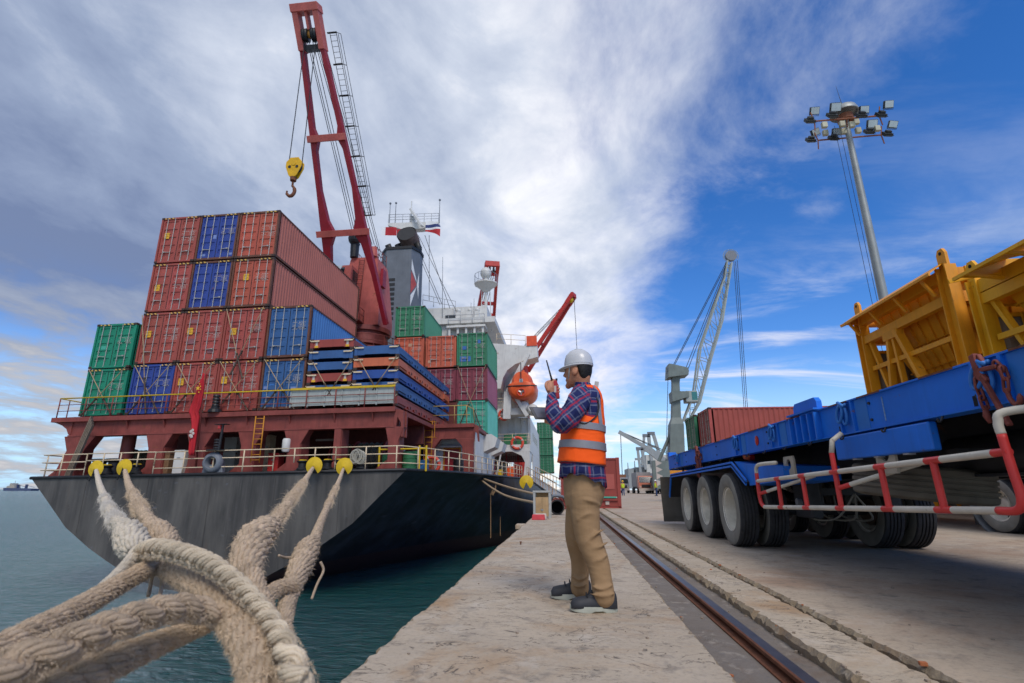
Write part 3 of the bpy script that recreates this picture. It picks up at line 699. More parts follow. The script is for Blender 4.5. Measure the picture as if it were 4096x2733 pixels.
# house mark on the funnel's starboard flank: a red and a white triangle
RMK = mat('mark_red', 'a84a44', rough=.5); WMK = mat('mark_white', 'd0d0ce', rough=.5)
e0 = V((fcx+hw_-.5, FY, 0)); e1 = V((fcx+hw_+.15, FY+1.4, 0)); nrm = V((1.4, -.65, 0)).normalized()*.02
za, zb_ = WS(960, 672, FY).z, WS(960, 620, FY).z; zm = (za+zb_)/2
def q(t, z_): r_ = e0+(e1-e0)*t+nrm; return (r_.x, r_.y, z_)
MB().add([q(.05, za), q(.7, zm), q(.05, zb_)], [(0, 1, 2)]).build('funnel_mark', RMK, fn)
MB().add([q(.75, zm+.1), q(.95, zb_+.3), q(.95, za-.3), q(.75, zm-.1)], [(0, 1, 2, 3)]).build('funnel_mark', WMK, fn)
MB().add([q(.06, zb_+.2), q(.06, zb_+1.6), q(.72, zm+.25)], [(0, 1, 2)]).build('funnel_mark', WMK, fn)
MB().add([q(.06, za-.2), q(.06, za-1.6), q(.72, zm-.25)], [(0, 1, 2)]).build('funnel_mark', WMK, fn)
# signal mast with yard
MY = 60.0; mt = WS(945, 462, MY); mb = WS(948, 560, MY); yl = WS(893, 520, MY); yr = WS(1008, 517, MY)
b = MB(); b.tube([(mb.x, MY, 22), (mb.x, MY, mb.z), (mb.x-.1, MY, yl.z+1.2)], [.55, .5, .32], 10); b.cyl((mt.x, MY, yl.z), (mt.x, MY, mt.z), .12, .07, 8)
b.prism([(yl.x, yl.z-.1), (mb.x-1.2, yl.z-.9), (mb.x+1.2, yl.z-.9), (yr.x, yr.z-.1), (yr.x, yr.z+.25), (yl.x, yl.z+.25)], 'y', MY-.5, MY+.5)
sm = b.build('signal_mast', SWHITE, ship, smooth=30)
b = MB(); b.bar((mb.x-.3, MY-.6, yl.z+2.0), (mb.x+1.6, MY-1.6, yl.z-1.2), .5, .25); b.build('radar_scanner', SWHITE, sm)
railing([(yl.x, MY-.4, yl.z+.25), (yr.x, MY-.4, yr.z+.25)], 1.3, (.4, .7, 1), 1.0, [STEEL], parent=sm)
for px_ in (yl.x, yl.x+.8, yr.x): 
    b = MB(); b.cyl((px_, MY, yl.z), (px_, MY, yl.z+3.4), .06, .04, 6); b.ball((px_, MY, yl.z+3.5), .16, 8); b.build('aerial', SGREY, sm)
# stays from the mast to the bridge
for (a_, b_) in (((945, 535), (1015, 700)), ((960, 540), (1050, 720)), ((985, 540), (985, 690)), ((975, 540), (1040, 730)), ((950, 560), (1010, 700))):
    p, q_ = WS(*a_, MY), WS(*b_, 58); MB().tube([p, q_], .035, 5).build('stay_wire', WIRE, ship)
for x_, y_, h_ in ((1015, 690, 100), (1087, 730, 45), (1080, 735, 40)):
    p, q_ = WS(x_, y_+40, 58), WS(x_+1, y_-h_, 58); MB().tube([p, q_], [.05, .025], 5).build('whip_aerial', SGREY, ship)
railing([tuple(WS(970, 700, 57)), tuple(WS(1045, 715, 57))], 1.3, (.5, 1), 1.6, [STEEL])
hbox('upper_house', WS(968, 760, 58).x, WS(1040, 760, 58).x, 58, 66, 18, WS(1000, 710, 58).z)
hbox('upper_window', WS(1022, 740, 57.9).x, WS(1045, 740, 57.9).x, 57.85, 57.95, WS(1020, 742, 58).z, WS(1020, 725, 58).z, GLASS)

# ================================================================== CONTAINERS
ROD = mat('lock_rod_steel', 'a5a29b', rough=.45, metal=.35, var=.15, vscale=6, rust=.18, rscale=8)
CAST = mat('casting_dark', '3a2a24', rough=.7, var=.25, vscale=8, rust=.4)
GAP = mat('seal_black', '111112', rough=.8)
STICK = mat('sticker_yellow', 'd3a02a', rough=.5, var=.1)
PRINT = mat('print_white', 'b3a9a1', rough=.6, var=.1)
PRINTK = mat('print_black', '1a1510', rough=.6)
def hazard():
    m, N, L, bs = raw('hazard_stripes')
    t = N('ShaderNodeTexCoord'); w_ = N('ShaderNodeTexWave', {'Scale': 2.6, 'Distortion': .0}, wave_type='BANDS', bands_direction='DIAGONAL')
    L(t.outputs['Object'], w_.inputs['Vector'])
    L(ramp_node(N, L, w_.outputs['Fac'], [(.0, lin('c9a24a')), (.5, lin('231a12'))], 'CONSTANT'), bs.inputs['Base Color'])
    return m
HAZ = hazard()
CW = 2.438
_cm = {}
def cmesh(key, fn):
    if key not in _cm: _cm[key] = fn()
    return _cm[key]
def corr_side(L, H, sgn, mt):
    b = MB(); per = .278; n = int((L-.36)/per); st_ = (L - n*per)/2; x = sgn*1.20; z0, z1 = .17, H-.10; dp = .036
    prof = [(st_, 0)]
    for i in range(n):
        y = st_ + i*per
        prof += [(y+.07, 0), (y+.14, dp), (y+.21, dp), (y+per, 0)]
    P = []
    for y, d in prof: P += [(x - sgn*d, y, z0), (x - sgn*d, y, z1)]
    b.add(P, [(2*i, 2*i+2, 2*i+3, 2*i+1) for i in range(len(prof)-1)])
    return b
def frame_mesh(L, H):
    b = MB(); h = CW/2
    for y0, y1 in ((0.0, .16), (L-.16, L)):
        for s in (-1, 1): b.box(min(s*h, s*(h-.10)), max(s*h, s*(h-.10)), y0, y1, .119, H-.119)
        b.box(-h+.1, h-.1, y0, y1, H-.12, H-.01); b.box(-h+.1, h-.1, y0, y1, .02, .15)
    for s in (-1, 1):
        b.box(min(s*h, s*(h-.06)), max(s*h, s*(h-.06)), .161, L-.161, H-.10, H-.02)
        b.box(min(s*h, s*(h-.05)), max(s*h, s*(h-.05)), .161, L-.161, .03, .17)
    b.box(-h+.06, h-.06, .16, L-.16, H-.05, H-.03); b.box(-h+.06, h-.06, .16, L-.16, .12, .16)
    b.box(-h+.1, h-.1, L-.10, L-.05, .15, H-.12)
    return b
def door_mesh(H):
    b = MB(); x0, x1 = .02, 1.10; z0, z1 = .155, H-.125; n = 5; pit = (z1-z0-.12)/n
    prof = [(.055, z0), (.055, z0+.12)]
    for i in range(n):
        a = z0 + .06 + i*pit
        if i: prof += [(.055, a+.03)]
        prof += [(.055, a+pit*.34), (.095, a+pit*.42), (.095, a+pit*.80), (.055, a+pit*.88)]
    prof += [(.055, z1)]
    P = []
    for y, z_ in prof: P += [(x0+.12, y, z_), (x1-.1, y, z_)]
    b.add(P, [(2*i, 2*i+1, 2*i+3, 2*i+2) for i in range(len(prof)-1)])
    b.box(x0, x0+.12, .05, .13, z0, z1); b.box(x1-.1, x1, .05, .13, z0, z1)
    return b
def rod_mesh(H):
    b = MB(); b.cyl((0, 0, .10), (0, 0, H-.07), .019, .019, 6)
    for z_ in (.12, .45, H*.36, H*.55, H*.75, H-.1): b.box(-.032, .032, -.024, .04, z_-.022, z_+.022)
    return b
def font_data(name, body, size, m):
    if name in _cm: return _cm[name]
    c = bpy.data.curves.new(name, 'FONT'); c.body = body; c.size = size; c.space_line = .95; c.align_x = 'LEFT'; c.fill_mode = 'FRONT'; c.resolution_u = 2
    t_ = bpy.data.objects.new(name, c); me = bpy.data.meshes.new_from_object(t_); bpy.data.objects.remove(t_)
    me.materials.clear(); me.materials.append(m); _cm[name] = me; return me
TXT = ['MAX.GROSS   30.480 KG\n                    67.200 LB\nTARE            3.900 KG\n                      8.600 LB\n\nMAX.CARGO  26.580 KG\n                    58.600 LB\nCU.CAP.       76.4 CU.M\n                  2.700 CU.FT',
       'M.G.W.    30.480 KGS\n              67.200 LBS\nTARE.       3.900 KGS\nNET.       26.580 KGS\n              58.600 LBS\nCU.CAP.    76.4 CU.M',
       'MAX.GROSS  24.000 KG\n                   52.910 LB\nTARE           2.280 KG\nNET           21.720 KG\nCU.CAP.       33.2 CU.M']
def text(parent, data, x, y, z_, nm='marking', rot=(R(90), 0, 0)):
    o = obj(nm, data, parent, loc=(x, y, z_)); o.rotation_euler = rot; return o
def container(name, label, paint, x, y, z_, L=12.192, H=2.96, rz=0, group='containers stacked on the stern platform', ship_=True, sticker=(-.62, .62), txt=0, detail=2, haz=True, framem=None):
    key = (paint.name, L, H)
    t = ship_thing(name, label, 'container', (x, y, z_), rz, group) if ship_ else thing(name, label, 'container', (x, y, z_), rz, group)
    fm = framem or paint
    obj('frame', cmesh(('fr',)+key, lambda: frame_mesh(L, H).mesh('frame', fm)), t)
    side_m = SIDE_LIT.get(paint.name, paint) if ship_ else paint
    for s in (-1, 1): obj('side_panel', cmesh(('sp', s)+key, lambda: corr_side(L, H, s, paint).mesh('side_panel', side_m)), t)
    dm = cmesh(('dr',)+key, lambda: door_mesh(H).mesh('door', paint))
    rm = cmesh(('rod', H), lambda: rod_mesh(H).mesh('lock_rod', ROD))
    hm = cmesh('handle', lambda: MB().bar((0, 0, 0), (.34, -.02, .02), .03).box(.3, .4, -.04, .02, -.02, .05).mesh('handle', ROD))
    for s in (-1, 1):
        d = obj('door', dm, t)
        if s < 0: d.scale = (-1, 1, 1)
        for k, xx in enumerate((.36, .82)):
            r_ = obj('lock_rod', rm, d, loc=(xx, .02, 0))
        if detail > 1:
            for xx, zz in ((.38, .66),): obj('handle', hm, d, loc=(xx, 0.0, zz))
    obj('door_seal', cmesh(('seal', H), lambda: MB().box(-.018, .018, .05, .12, .16, H-.13).box(-1.11, 1.11, .128, .135, .15, H-.12).mesh('door_seal', GAP)), t)
    cm = cmesh('casting', lambda: MB().box(-.095, .095, -.012, .17, 0, .119).box(-.03, .03, -.016, -.011, .03, .09).mesh('corner_casting', [CAST]))
    for sx_ in (-1, 1):
        for zz in (0, H-.119): obj('corner_casting', cm, t, loc=(sx_*(CW/2-.092), 0, zz))
    if detail > 1:
        if haz:
            for sx_ in (-.72, .72): obj('hazard_strip', cmesh('haz', lambda: MB().box(-.3, .3, -.006, 0, 0, .07).mesh('hazard_strip', HAZ)), t, loc=(sx_, 0, H-.10))
        if sticker:
            s_ = obj('caution_sticker', cmesh('stk', lambda: MB().box(-.16, .16, -.006, 0, -.19, .19).mesh('caution_sticker', STICK)), t, loc=(sticker[0], .045, H*sticker[1]))
            c_ = font_data('caution', "CAUTION\n  9' 6\"\n  HIGH", .085, PRINTK); tag(text(s_, c_, -.145, -.009, .07, 'print'), kind='stuff')
        tag(text(t, font_data('txt%d' % txt, TXT[txt], .082, PRINT), .20, .04, H*.66), kind='stuff')
    return t
C_RED = mat('container_red', '96463d', rough=.55, var=.14, vscale=.8, streak=.4, rust=.2, tint=.10)
C_RED2 = mat('container_brick', 'a24c3a', rough=.55, var=.14, vscale=.8, streak=.25, rust=.10, tint=.06)
C_BLUE = mat('container_royal_blue', '2a3f85', rough=.5, var=.12, vscale=.8, streak=.22, rust=.05)
C_BLUE2 = mat('container_blue', '2c5484', rough=.55, var=.14, vscale=.8, streak=.3, rust=.08)
C_GRN = mat('container_green', '177a5e', rough=.5, var=.14, vscale=.8, streak=.22, rust=.05)
C_GRN2 = mat('container_dull_green', '2f7353', rough=.55, var=.14, vscale=.8, streak=.25, rust=.10)
C_ORG = mat('container_orange', 'b3573e', rough=.55, var=.14, vscale=.8, streak=.25, rust=.14)
C_MAR = mat('container_maroon', '7a3440', rough=.55, var=.14, vscale=.8, streak=.25, rust=.08)
C_TEAL = mat('container_teal', '3f9c86', rough=.55, var=.12, vscale=.8, streak=.3, rust=.08)
SIDE_LIT = {k: mat(k+'_lit_side', v, rough=.7, var=.10, vscale=.6, streak=.18, rust=.04) for k, v in (('container_red', 'aa6a5e'), ('container_brick', 'ac6657'), ('container_blue', '4778ae'), ('container_green', '2a8c70'), ('container_dull_green', '4a8a6c'), ('container_maroon', '93566a'), ('container_teal', '63b3a2'), ('container_orange', 'c07058'))}  # lighter copies of the paints: brighter light on the long sides, put into colour
FRD = mat('container_frame_brown', '5e3a2c', rough=.7, var=.25, vscale=3, rust=.4)
YS = 25.30
cx = [-24.95, -22.24, -19.75, -17.26, -14.73]      # column centres
Z0, Z1, Z2, Z3 = 4.70, 7.50, 10.53, 13.56
H0 = 2.74
container('shipping_container', 'green container on the platform deck, lower of the left pair', C_GRN, cx[0], YS, 4.70, 6.058, 2.591, sticker=None, txt=2)
container('shipping_container', 'green container at far left, sitting on the other green one', C_GRN, cx[0]-.03, YS, 7.34, 6.058, 2.591, sticker=None, txt=2)
container('shipping_container', 'dark blue container with crossed lashings, beside the lower green one', C_BLUE, cx[1], YS, Z0, 12.192, H0, sticker=None, txt=2)
container('shipping_container', 'red container in the bottom row directly behind the red flag', C_RED, cx[2], YS, Z0, 12.192, H0, sticker=(-.8, .62))
container('shipping_container', 'red container in the bottom row, left of the bottom light blue one', C_RED, cx[3], YS, Z0, 12.192, H0, sticker=(-.8, .62))
container('shipping_container', 'light blue container in the bottom row, left of the flat racks', C_BLUE2, cx[4], YS, Z0, 12.192, H0, sticker=None, txt=1, framem=FRD)
container('shipping_container', 'red container above the dark blue one, right of the upper green container', C_RED, cx[1], YS, Z1, sticker=(-.75, .58))
container('shipping_container', 'red container with a grey patch, second from bottom behind the flag', C_RED, cx[2], YS, Z1, sticker=(-.75, .60))
container('shipping_container', 'red container with a dark handle band, left of the upper light blue one', C_RED, cx[3], YS, Z1, sticker=(-.66, .55), txt=1, framem=FRD)
container('shipping_container', 'light blue container with its side in view, above the flat racks', C_BLUE2, cx[4], YS, Z1, sticker=None, txt=1, framem=FRD)
container('shipping_container', 'red container left of the lower royal blue one in the third tier', C_RED, cx[1], YS, Z2, sticker=(-.75, .50))
container('shipping_container', 'royal blue container in the third tier, lower of the two', C_BLUE, cx[2], YS, Z2, sticker=None, txt=2, framem=FRD)
container('shipping_container', 'brick red container in the third tier with its long side in view', C_RED2, cx[3], YS, Z2, sticker=(-.36, .62), txt=1, framem=FRD)
container('shipping_container', 'red container at the top left corner of the stern stack', C_RED, cx[1], YS, Z3, sticker=(-.75, .60))
container('shipping_container', 'royal blue container in the top tier between two red ones', C_BLUE, cx[2], YS, Z3, sticker=None, txt=2, framem=FRD)
container('shipping_container', 'brick red container at the top right corner of the stern stack', C_RED2, cx[3], YS, Z3, sticker=None, txt=0, framem=FRD)
# grey repaint patches seen on one door pair
GP = mat('grey_patch', '7e4a4a', rough=.7, var=.2)
# forward stack beside the accommodation
YF = 38.5; G2 = 'containers stacked ahead of the stern platform'
fa, fb, fc = -6.92, -9.42, -12.05
container('shipping_container', 'pale teal container at the bottom of the right hand stack', C_TEAL, fa, YF, 4.50, 6.058, 2.591, group=G2, sticker=None, txt=2, haz=False)
container('shipping_container', 'maroon container with its side in view, on the pale teal one', C_MAR, fa, YF, 7.13, 6.058, 2.591, group=G2, sticker=None, txt=1, haz=False)
container('shipping_container', 'patched green container topping the right hand stack', C_GRN2, fa, YF, 9.82, 6.058, 2.72, group=G2, sticker=None, txt=2, haz=False)
container('shipping_container', 'dark red container half hidden behind the flat racks', C_MAR, fb, YF, 7.10, 6.058, 2.591, group=G2, sticker=None, txt=1, haz=False)
container('shipping_container', 'orange container next to the patched green one', C_ORG, fb, YF, 9.82, 6.058, 2.591, group=G2, sticker=None, txt=1, haz=False)
container('shipping_container', 'orange container under the lone upper green one', C_ORG, fc, YF, 9.82, 6.058, 2.591, group=G2, sticker=None, txt=2, haz=False)
container('shipping_container', 'green container standing alone in front of the grey funnel', C_GRN2, fc, YF, 12.48, 6.058, 2.591, group=G2, sticker=None, txt=2, haz=False)
container('shipping_container', 'dark red container hidden low behind the flat racks', C_MAR, fc, YF, 7.10, 6.058, 2.591, group=G2, sticker=None, haz=False)
PB = mat('patch_blue', '2f62a0', rough=.5, var=.15); PG = mat('patch_lilac', '7d5054', rough=.7, var=.15); PP = mat('patch_pale_blue', '6d7fae', rough=.6, var=.15); PO = mat('patch_cream', 'b08a70', rough=.7, var=.15); PD = mat('patch_dark', '6e2e2a', rough=.7, var=.2)
def patches(part_of_label, lst):
    t = [o for o in bpy.data.objects if part_of_label in str(o.get('label', ''))][0]
    for m, x_, z_, w_, h_ in lst: MB().box(x_-w_/2, x_+w_/2, .047, .0535, z_-h_/2, z_+h_/2).build('repaint_patch', m, t)
patches('patched green', [(PB, -.72, .62, .5, .42), (PB, -.22, .62, .2, .42), (PB, .56, 2.0, .22, .3), (PB, -.62, 1.52, .3, .3)])
patches('with a grey patch', [(PG, -.60, 2.35, .36, .22), (PG, -.60, 1.18, .34, .3), (PG, .6, .55, .3, .2)])
patches('royal blue container in the top tier', [(PP, -.18, 1.5, .2, .26), (PP, -.75, .35, .3, .14), (PP, .95, .35, .18, .14)])
patches('dark handle band', [(PD, -.6, 1.05, .34, .08), (PD, -.6, 1.95, .34, .1), (PD, .6, 1.95, .3, .09), (PD, .6, 1.6, .3, .09)])
patches('orange container under', [(PO, .1, 1.95, .3, .25)]); patches('orange container next', [(PO, -.95, .5, .18, .22)])
patches('light blue container in the bottom', [(PP, -.95, 1.2, .2, .14), (PB, -.6, 1.35, .3, .1), (PP, .6, 1.15, .3, .1)])
patches('green container at far left', [(C_TEAL, -.6, 1.2, .3, .2)])
# ---- folded flat racks
def rack(label, paint, x, z_, H, under=False, L=12.192, stick=False):
    t = ship_thing('flat_rack', label, 'flat rack', (x, YS, z_), 0, 'folded flat racks stacked at the stern')
    k = ('rk', paint.name, round(H, 2))
    h = CW/2
    def endw():
        b = MB(); c0 = .10
        b.prism([(-h+.16, .14), (-h+.5, .14), (-h+.6, .02+H*.24), (h-.6, .02+H*.24), (h-.5, .14), (h-.16, .14), (h-.16, H-.03), (-h+.16, H-.03)], 'y', .03, .12)
        return b.mesh('end_wall', paint)
    obj('end_wall', cmesh(k+('e',), endw), t)
    def post():
        b = MB(); b.box(-.085, .085, 0, .2, .12, H-.13); return b.mesh('corner_post', paint)
    pm = cmesh(k+('p',), post)
    cm = cmesh('casting', lambda: None)
    for s in (-1, 1):
        for yy in (0, L-.2): obj('corner_post', pm, t, loc=(s*(h-.09), yy, 0))
        for zz in (0, H-.125): obj('corner_casting', cm, t, loc=(s*(h-.095), 0, zz))
    def side():
        b = MB(); b.box(-.03, .03, 1.6, L-1.6, .10, H*.86); b.box(-.09, .05, 1.6, L-1.6, H*.82, H*.82+.06); b.box(-.09, .07, 1.6, L-1.6, .06, .12)
        b.box(-.03, .09, .2, 1.62, H*.30, H*.86); b.box(-.03, .09, L-1.62, L-.2, H*.30, H*.86)
        b.box(-.03, .02, .2, 1.62, .08, H*.30); return b.mesh('side_rail', paint)
    sm_ = cmesh(k+('s',), side)
    pk = cmesh('rkpocket', lambda: MB().box(0, .012, -.09, .09, -.07, .07).mesh('stake_pocket', GAP))
    br = cmesh(k+('b',), lambda: MB().prism([(-.14, .06), (.16, .06), (.16, 0), (.05, -.07), (-.05, -.07)], 'x', 0, .09).mesh('lashing_bracket', paint))
    for s in (-1, 1):
        o = obj('side_rail', sm_, t, loc=(s*(h-.1), 0, 0)); o.scale = (s, 1, 1)
        if s > 0:
            for i in range(7):
                obj('stake_pocket', pk, o, loc=(.031, 2.6+i*1.15, H*.40)); obj('lashing_bracket', br, o, loc=(.031, 2.1+i*1.15, H*.28))
    obj('deck_plate', cmesh(k+('d',), lambda: MB().box(-h+.14, h-.14, .2, L-.2, H*.5, H*.62).mesh('deck_plate', paint)), t)
    la = cmesh('latch', lambda: MB().bar((-.22, -.03, 0), (.22, -.03, 0), .045, .07).bar((.22, -.03, -.03), (.3, -.05, .06), .03).mesh('latch', SCREAM))
    for s in (-1, 1):
        o = obj('latch', la, t, loc=(s*.92, .0, H*.80)); o.scale = (s, 1, 1)
        if stick:
            obj('label_plate', cmesh('rkst', lambda: MB().box(-.06, .06, -.008, 0, -.12, .12).mesh('label_plate', PRINT)), t, loc=(s*.86, .03, H*.62))
            obj('hazard_plate', cmesh('rkst2', lambda: MB().box(-.1, .1, -.01, 0, -.06, .06).mesh('hazard_plate', STICK)), t, loc=(s*.86, .028, H*.33))
    return t
R_BLUE = mat('rack_blue', '2f5485', rough=.55, var=.16, vscale=1, streak=.25, rust=.08)
R_RED = mat('rack_red', '8c3c34', rough=.55, var=.16, vscale=1, streak=.25, rust=.12)
R_ORG = mat('rack_orange', 'b8603f', rough=.55, var=.16, vscale=1, streak=.25, rust=.12)
R_BLU2 = mat('rack_deep_blue', '22468a', rough=.55, var=.16, vscale=1, streak=.25, rust=.08)
zl = Z0
for i, (pt, lb) in enumerate(((R_RED, 'lowest red flat rack of the left pile, behind the grey trough'), (R_BLUE, 'blue flat rack just above the lowest in the left pile'),
        (R_RED, 'red flat rack in the middle of the left pile'), (R_BLUE, 'blue flat rack second from the top of the left pile'), (R_BLUE, 'blue flat rack under the topmost red one, left pile'), (R_RED, 'red flat rack on top of the left pile'))):
    rack(lb, pt, -12.18, zl+i*.625, .62, stick=(pt is R_RED))
for i, (pt, lb) in enumerate(((R_RED, 'lowest red flat rack of the right pile'), (R_BLUE, 'pale blue flat rack resting on the lowest of the right pile'),
        (R_BLU2, 'deep blue flat rack under the orange one'), (R_ORG, 'orange flat rack sandwiched between blue ones in the right pile'), (R_BLUE, 'blue flat rack on top of the right pile'))):
    rack(lb, pt, -9.68, zl+i*.655, .65)
# ---- lashing rods with turnbuckles
TB = mat('turnbuckle', '4a3d33', rough=.6, metal=.3, var=.2, rust=.3)
LR = mat('lashing_steel', '9d8768', rough=.6, metal=.2, var=.2, rust=.3, rscale=6)
def lash(p, q, label):
    p, q = V(p), V(q); m_ = p + (q-p)*.66
    t = ship_thing('lashing_rod', label, 'lashing rod', tuple(q), 0, 'lashing rods across the stern containers')
    MB().tube([p-q, m_-q], .022, 6).build('rod', LR, t); b = MB(); b.tube([m_-q, (0, 0, 0)], .045, 6); b.ball(m_-q, .07, 8); b.build('turnbuckle', TB, t)
names = ['the lower green container', 'the dark blue bottom container', 'the bottom red container behind the flag', 'the bottom red container left of the light blue', 'the light blue bottom container']
for i, c_ in enumerate(cx):
    zt = 7.42 if i else 7.3
    lash((c_-1.1, 25.20, zt), (c_+.9, 25.12, 4.66), 'lashing rod falling left to right across ' + names[i])
    lash((c_+1.1, 25.16, zt), (c_-.9, 25.08, 4.66), 'lashing rod falling right to left across ' + names[i])
lash((-13.1, 25.20, 7.15), (-11.9, 25.12, 5.3), 'left rod of the V lashing over the left flat racks'); lash((-11.0, 25.20, 7.2), (-12.1, 25.12, 5.3), 'right rod of the V lashing over the left flat racks')
lash((-10.6, 25.20, 7.25), (-9.5, 25.12, 5.5), 'left rod of the V lashing over the right flat racks'); lash((-8.55, 25.20, 7.3), (-9.7, 25.12, 5.5), 'right rod of the V lashing over the right flat racks')
lash((cx[1]-1.15, 25.12, 10.3), (cx[1]+.2, 25.06, 4.7), 'long lashing rod rising to the third tier at the left')
lash((cx[3]-1.1, 25.12, 10.4), (cx[3]+.4, 25.06, 6.4), 'long lashing rod hanging in front of the banded red container')
lash((cx[3]+1.1, 25.08, 10.4), (cx[3]-.3, 25.04, 6.6), 'second long rod crossing the banded red container')
lash((fa-1.1, 38.4, 9.8), (fa+.9, 38.3, 4.5), 'lashing rod falling left to right over the maroon and teal pair'); lash((fa+1.1, 38.36, 9.8), (fa-.9, 38.26, 5.2), 'lashing rod falling right to left over the maroon and teal pair')

# ================================================================== SHIP'S CRANES
def wire(parent, p, q, r=.03, nm='wire_rope', m=WIRE): return MB().tube([p, q], r, 5).build(nm, m, parent)
c1 = ship_thing('ship_crane', 'tall red ship crane with twin leg jib raised over the container stack', 'crane')
CXc, CYc = -16.75, 41.0
b = MB(); b.cyl((CXc, CYc, 4.4), (CXc, CYc, 12.4), 1.5, 1.5, 24); b.cyl((CXc, CYc, 11.5), (CXc, CYc, 11.9), 2.0, 2.0, 24); b.build('pedestal', SRED, c1, smooth=40)
b = MB(); b.cyl((CXc, CYc, 12.4), (CXc, CYc, 13.5), 2.0, 1.9, 24); b.cyl((CXc, CYc, 13.5), (CXc, CYc, 13.9), 2.15, 2.15, 24); b.build('slewing_ring', SRED, c1, smooth=40)
b = MB(); b.tube([V((CXc+2.9*math.cos(a*math.pi/10), CYc+2.9*math.sin(a*math.pi/10), 12.9)) for a in range(20)], .035, 5, closed=True); b.tube([V((CXc+2.9*math.cos(a*math.pi/10), CYc+2.9*math.sin(a*math.pi/10), 12.4)) for a in range(20)], .03, 5, closed=True)
for a in range(20): b.tube([(CXc+2.9*math.cos(a*math.pi/10), CYc+2.9*math.sin(a*math.pi/10), 11.9), (CXc+2.9*math.cos(a*math.pi/10), CYc+2.9*math.sin(a*math.pi/10), 12.9)], .025, 4)
b.build('pedestal_rail', SRED, c1); MB().cyl((CXc, CYc, 11.7), (CXc, CYc, 11.89), 3.0, 3.0, 24).build('walkway', SRED, c1)
hb = MB()
for (z_, w0, d0), (z2, w1, d1) in zip([(13.9, 1.75, 1.75), (15.0, 1.75, 1.75), (18.6, 1.4, 1.5)], [(15.0, 1.75, 1.75), (18.6, 1.4, 1.5), (20.2, 1.2, 1.35)]):
    P = [(CXc+sx_*w, CYc+sy_*d, z) for z, w, d in ((z_, w0, d0), (z2, w1, d1)) for sx_, sy_ in ((-1,-1),(1,-1),(1,1),(-1,1))]
    hb.add(P, [(0,1,5,4),(1,2,6,5),(2,3,7,6),(3,0,4,7)])
hb.box(CXc-1.15, CXc+1.15, CYc-1.35, CYc+1.35, 20.19, 20.3); hb.build('crane_house', CRED_F, c1)
# operator cab on the left front
cab = MB(); cab.prism([(CYc-2.9, 16.3), (CYc-1.35, 16.0), (CYc-1.35, 18.9), (CYc-2.9, 18.9), (CYc-3.1, 17.6)], 'x', CXc-1.95, CXc-.35); cab = cab.build('operator_cab', CRED_F, c1)
MB().prism([(CYc-3.14, 17.6), (CYc-2.93, 18.7), (CYc-2.96, 18.7), (CYc-3.18, 17.6)], 'x', CXc-1.85, CXc-.95).build('cab_window', GLASS, cab)
MB().box(CXc-.345, CXc-.33, CYc-2.7, CYc-1.7, 17.1, 18.6).build('cab_window', GLASS, cab)
MB().obox((CXc-1.55, CYc-3.5, 18.3), (1.0, .05, 1.1), M.Rotation(R(-35), 3, 'X')).build('sun_visor', mat('visor_grey', 'a9b2b4', rough=.35, var=.1), cab)
MB().box(CXc-.9, CXc-.2, CYc-1.9, CYc-1.8, 14.1, 16.0).build('door', SBLK, c1)
b = MB(); b.box(CXc-1.7, CXc+.6, CYc-3.0, CYc-1.75, 13.95, 14.05); b.build('house_platform', SRED, c1)
railing([(CXc-1.7, CYc-3.0, 14.05), (CXc+.5, CYc-3.0, 14.05), (CXc+.5, CYc-1.8, 14.05)], 1.1, (.5, 1), .9, [SRED], parent=c1)
b = MB(); b.cyl((CXc-.9, CYc-1.4, 20.3), (CXc-.9, CYc-1.4, 22.0), .35, .4, 10); b.ball((CXc-.9, CYc-1.6, 22.0), .55, 10); b.build('sheave_post', SBLK, c1)
b = MB(); b.cyl((CXc+.8, CYc-1.3, 20.3), (CXc+.8, CYc-1.3, 21.2), .4, .3, 10); b.prism([(CXc+.1, 20.3), (CXc+1.15, 20.3), (CXc+1.0, 21.0), (CXc+.6, 21.1)], 'y', CYc-1.3, CYc-1.0); b.build('sheave_post', CRED_F, c1)
railing([(CXc-1.15, CYc-1.3, 20.3), (CXc-1.15, CYc+1, 20.3)], 1.1, (.5, 1), .9, [SRED], parent=c1); railing([(CXc+.9, CYc-1.3, 20.3), (CXc+1.15, CYc+1, 20.3)], 1.1, (.5, 1), .9, [SRED], parent=c1)
MB().box(CXc+1.5, CXc+1.75, CYc-1.2, CYc-.4, 17.6, 19.2).build('vent_box', CRED, c1); ladder(c1, (CXc-.2, CYc-1.85, 15.0), (CXc-.1, CYc-1.5, 20.1), .45, n=14, m=SRED_D)
MB().ball((CXc-.7, CYc-1.9, 16.2), .28, 10).build('flood_lamp', mat('lamp_amber', 'a07a40', rough=.4), c1)
# jib: two tapered box legs, cross ties and a sheave head
HT = WS(722, 88, 29.0)                     # head centre
LR_, LL_ = V((WS(886, 745, 38.9).x, 38.9, WS(886, 745, 38.9).z)), None
LL_ = V((LR_.x-4.3, 38.9, LR_.z))
hR, hL = HT + V((.78, 0, -1.1)), HT + V((-.78, 0, -1.1))
up_ = ((hR-LR_).cross(V((1, 0, 0)))).normalized()
def leg(base, top, tt, ww, nm='jib_leg'):
    # tapered box girder that swells where the cross ties meet it
    d = top-base; P = []; s = V((1, 0, 0))
    for t_, w_ in zip(tt, ww):
        c_ = base + d*t_
        for i, j in ((-1,-1),(1,-1),(1,1),(-1,1)): P.append(c_ + s*(i*w_[0]/2 + w_[1]) + up_*(j*.27))
    b = MB(); F = [(k*4+i, k*4+(i+1)%4, k*4+4+(i+1)%4, k*4+4+i) for k in range(len(tt)-1) for i in range(4)] + [(3,2,1,0), tuple(len(P)-4+i for i in range(4))]
    return b.add(P, F).build(nm, CRED, c1, bevel=.02)
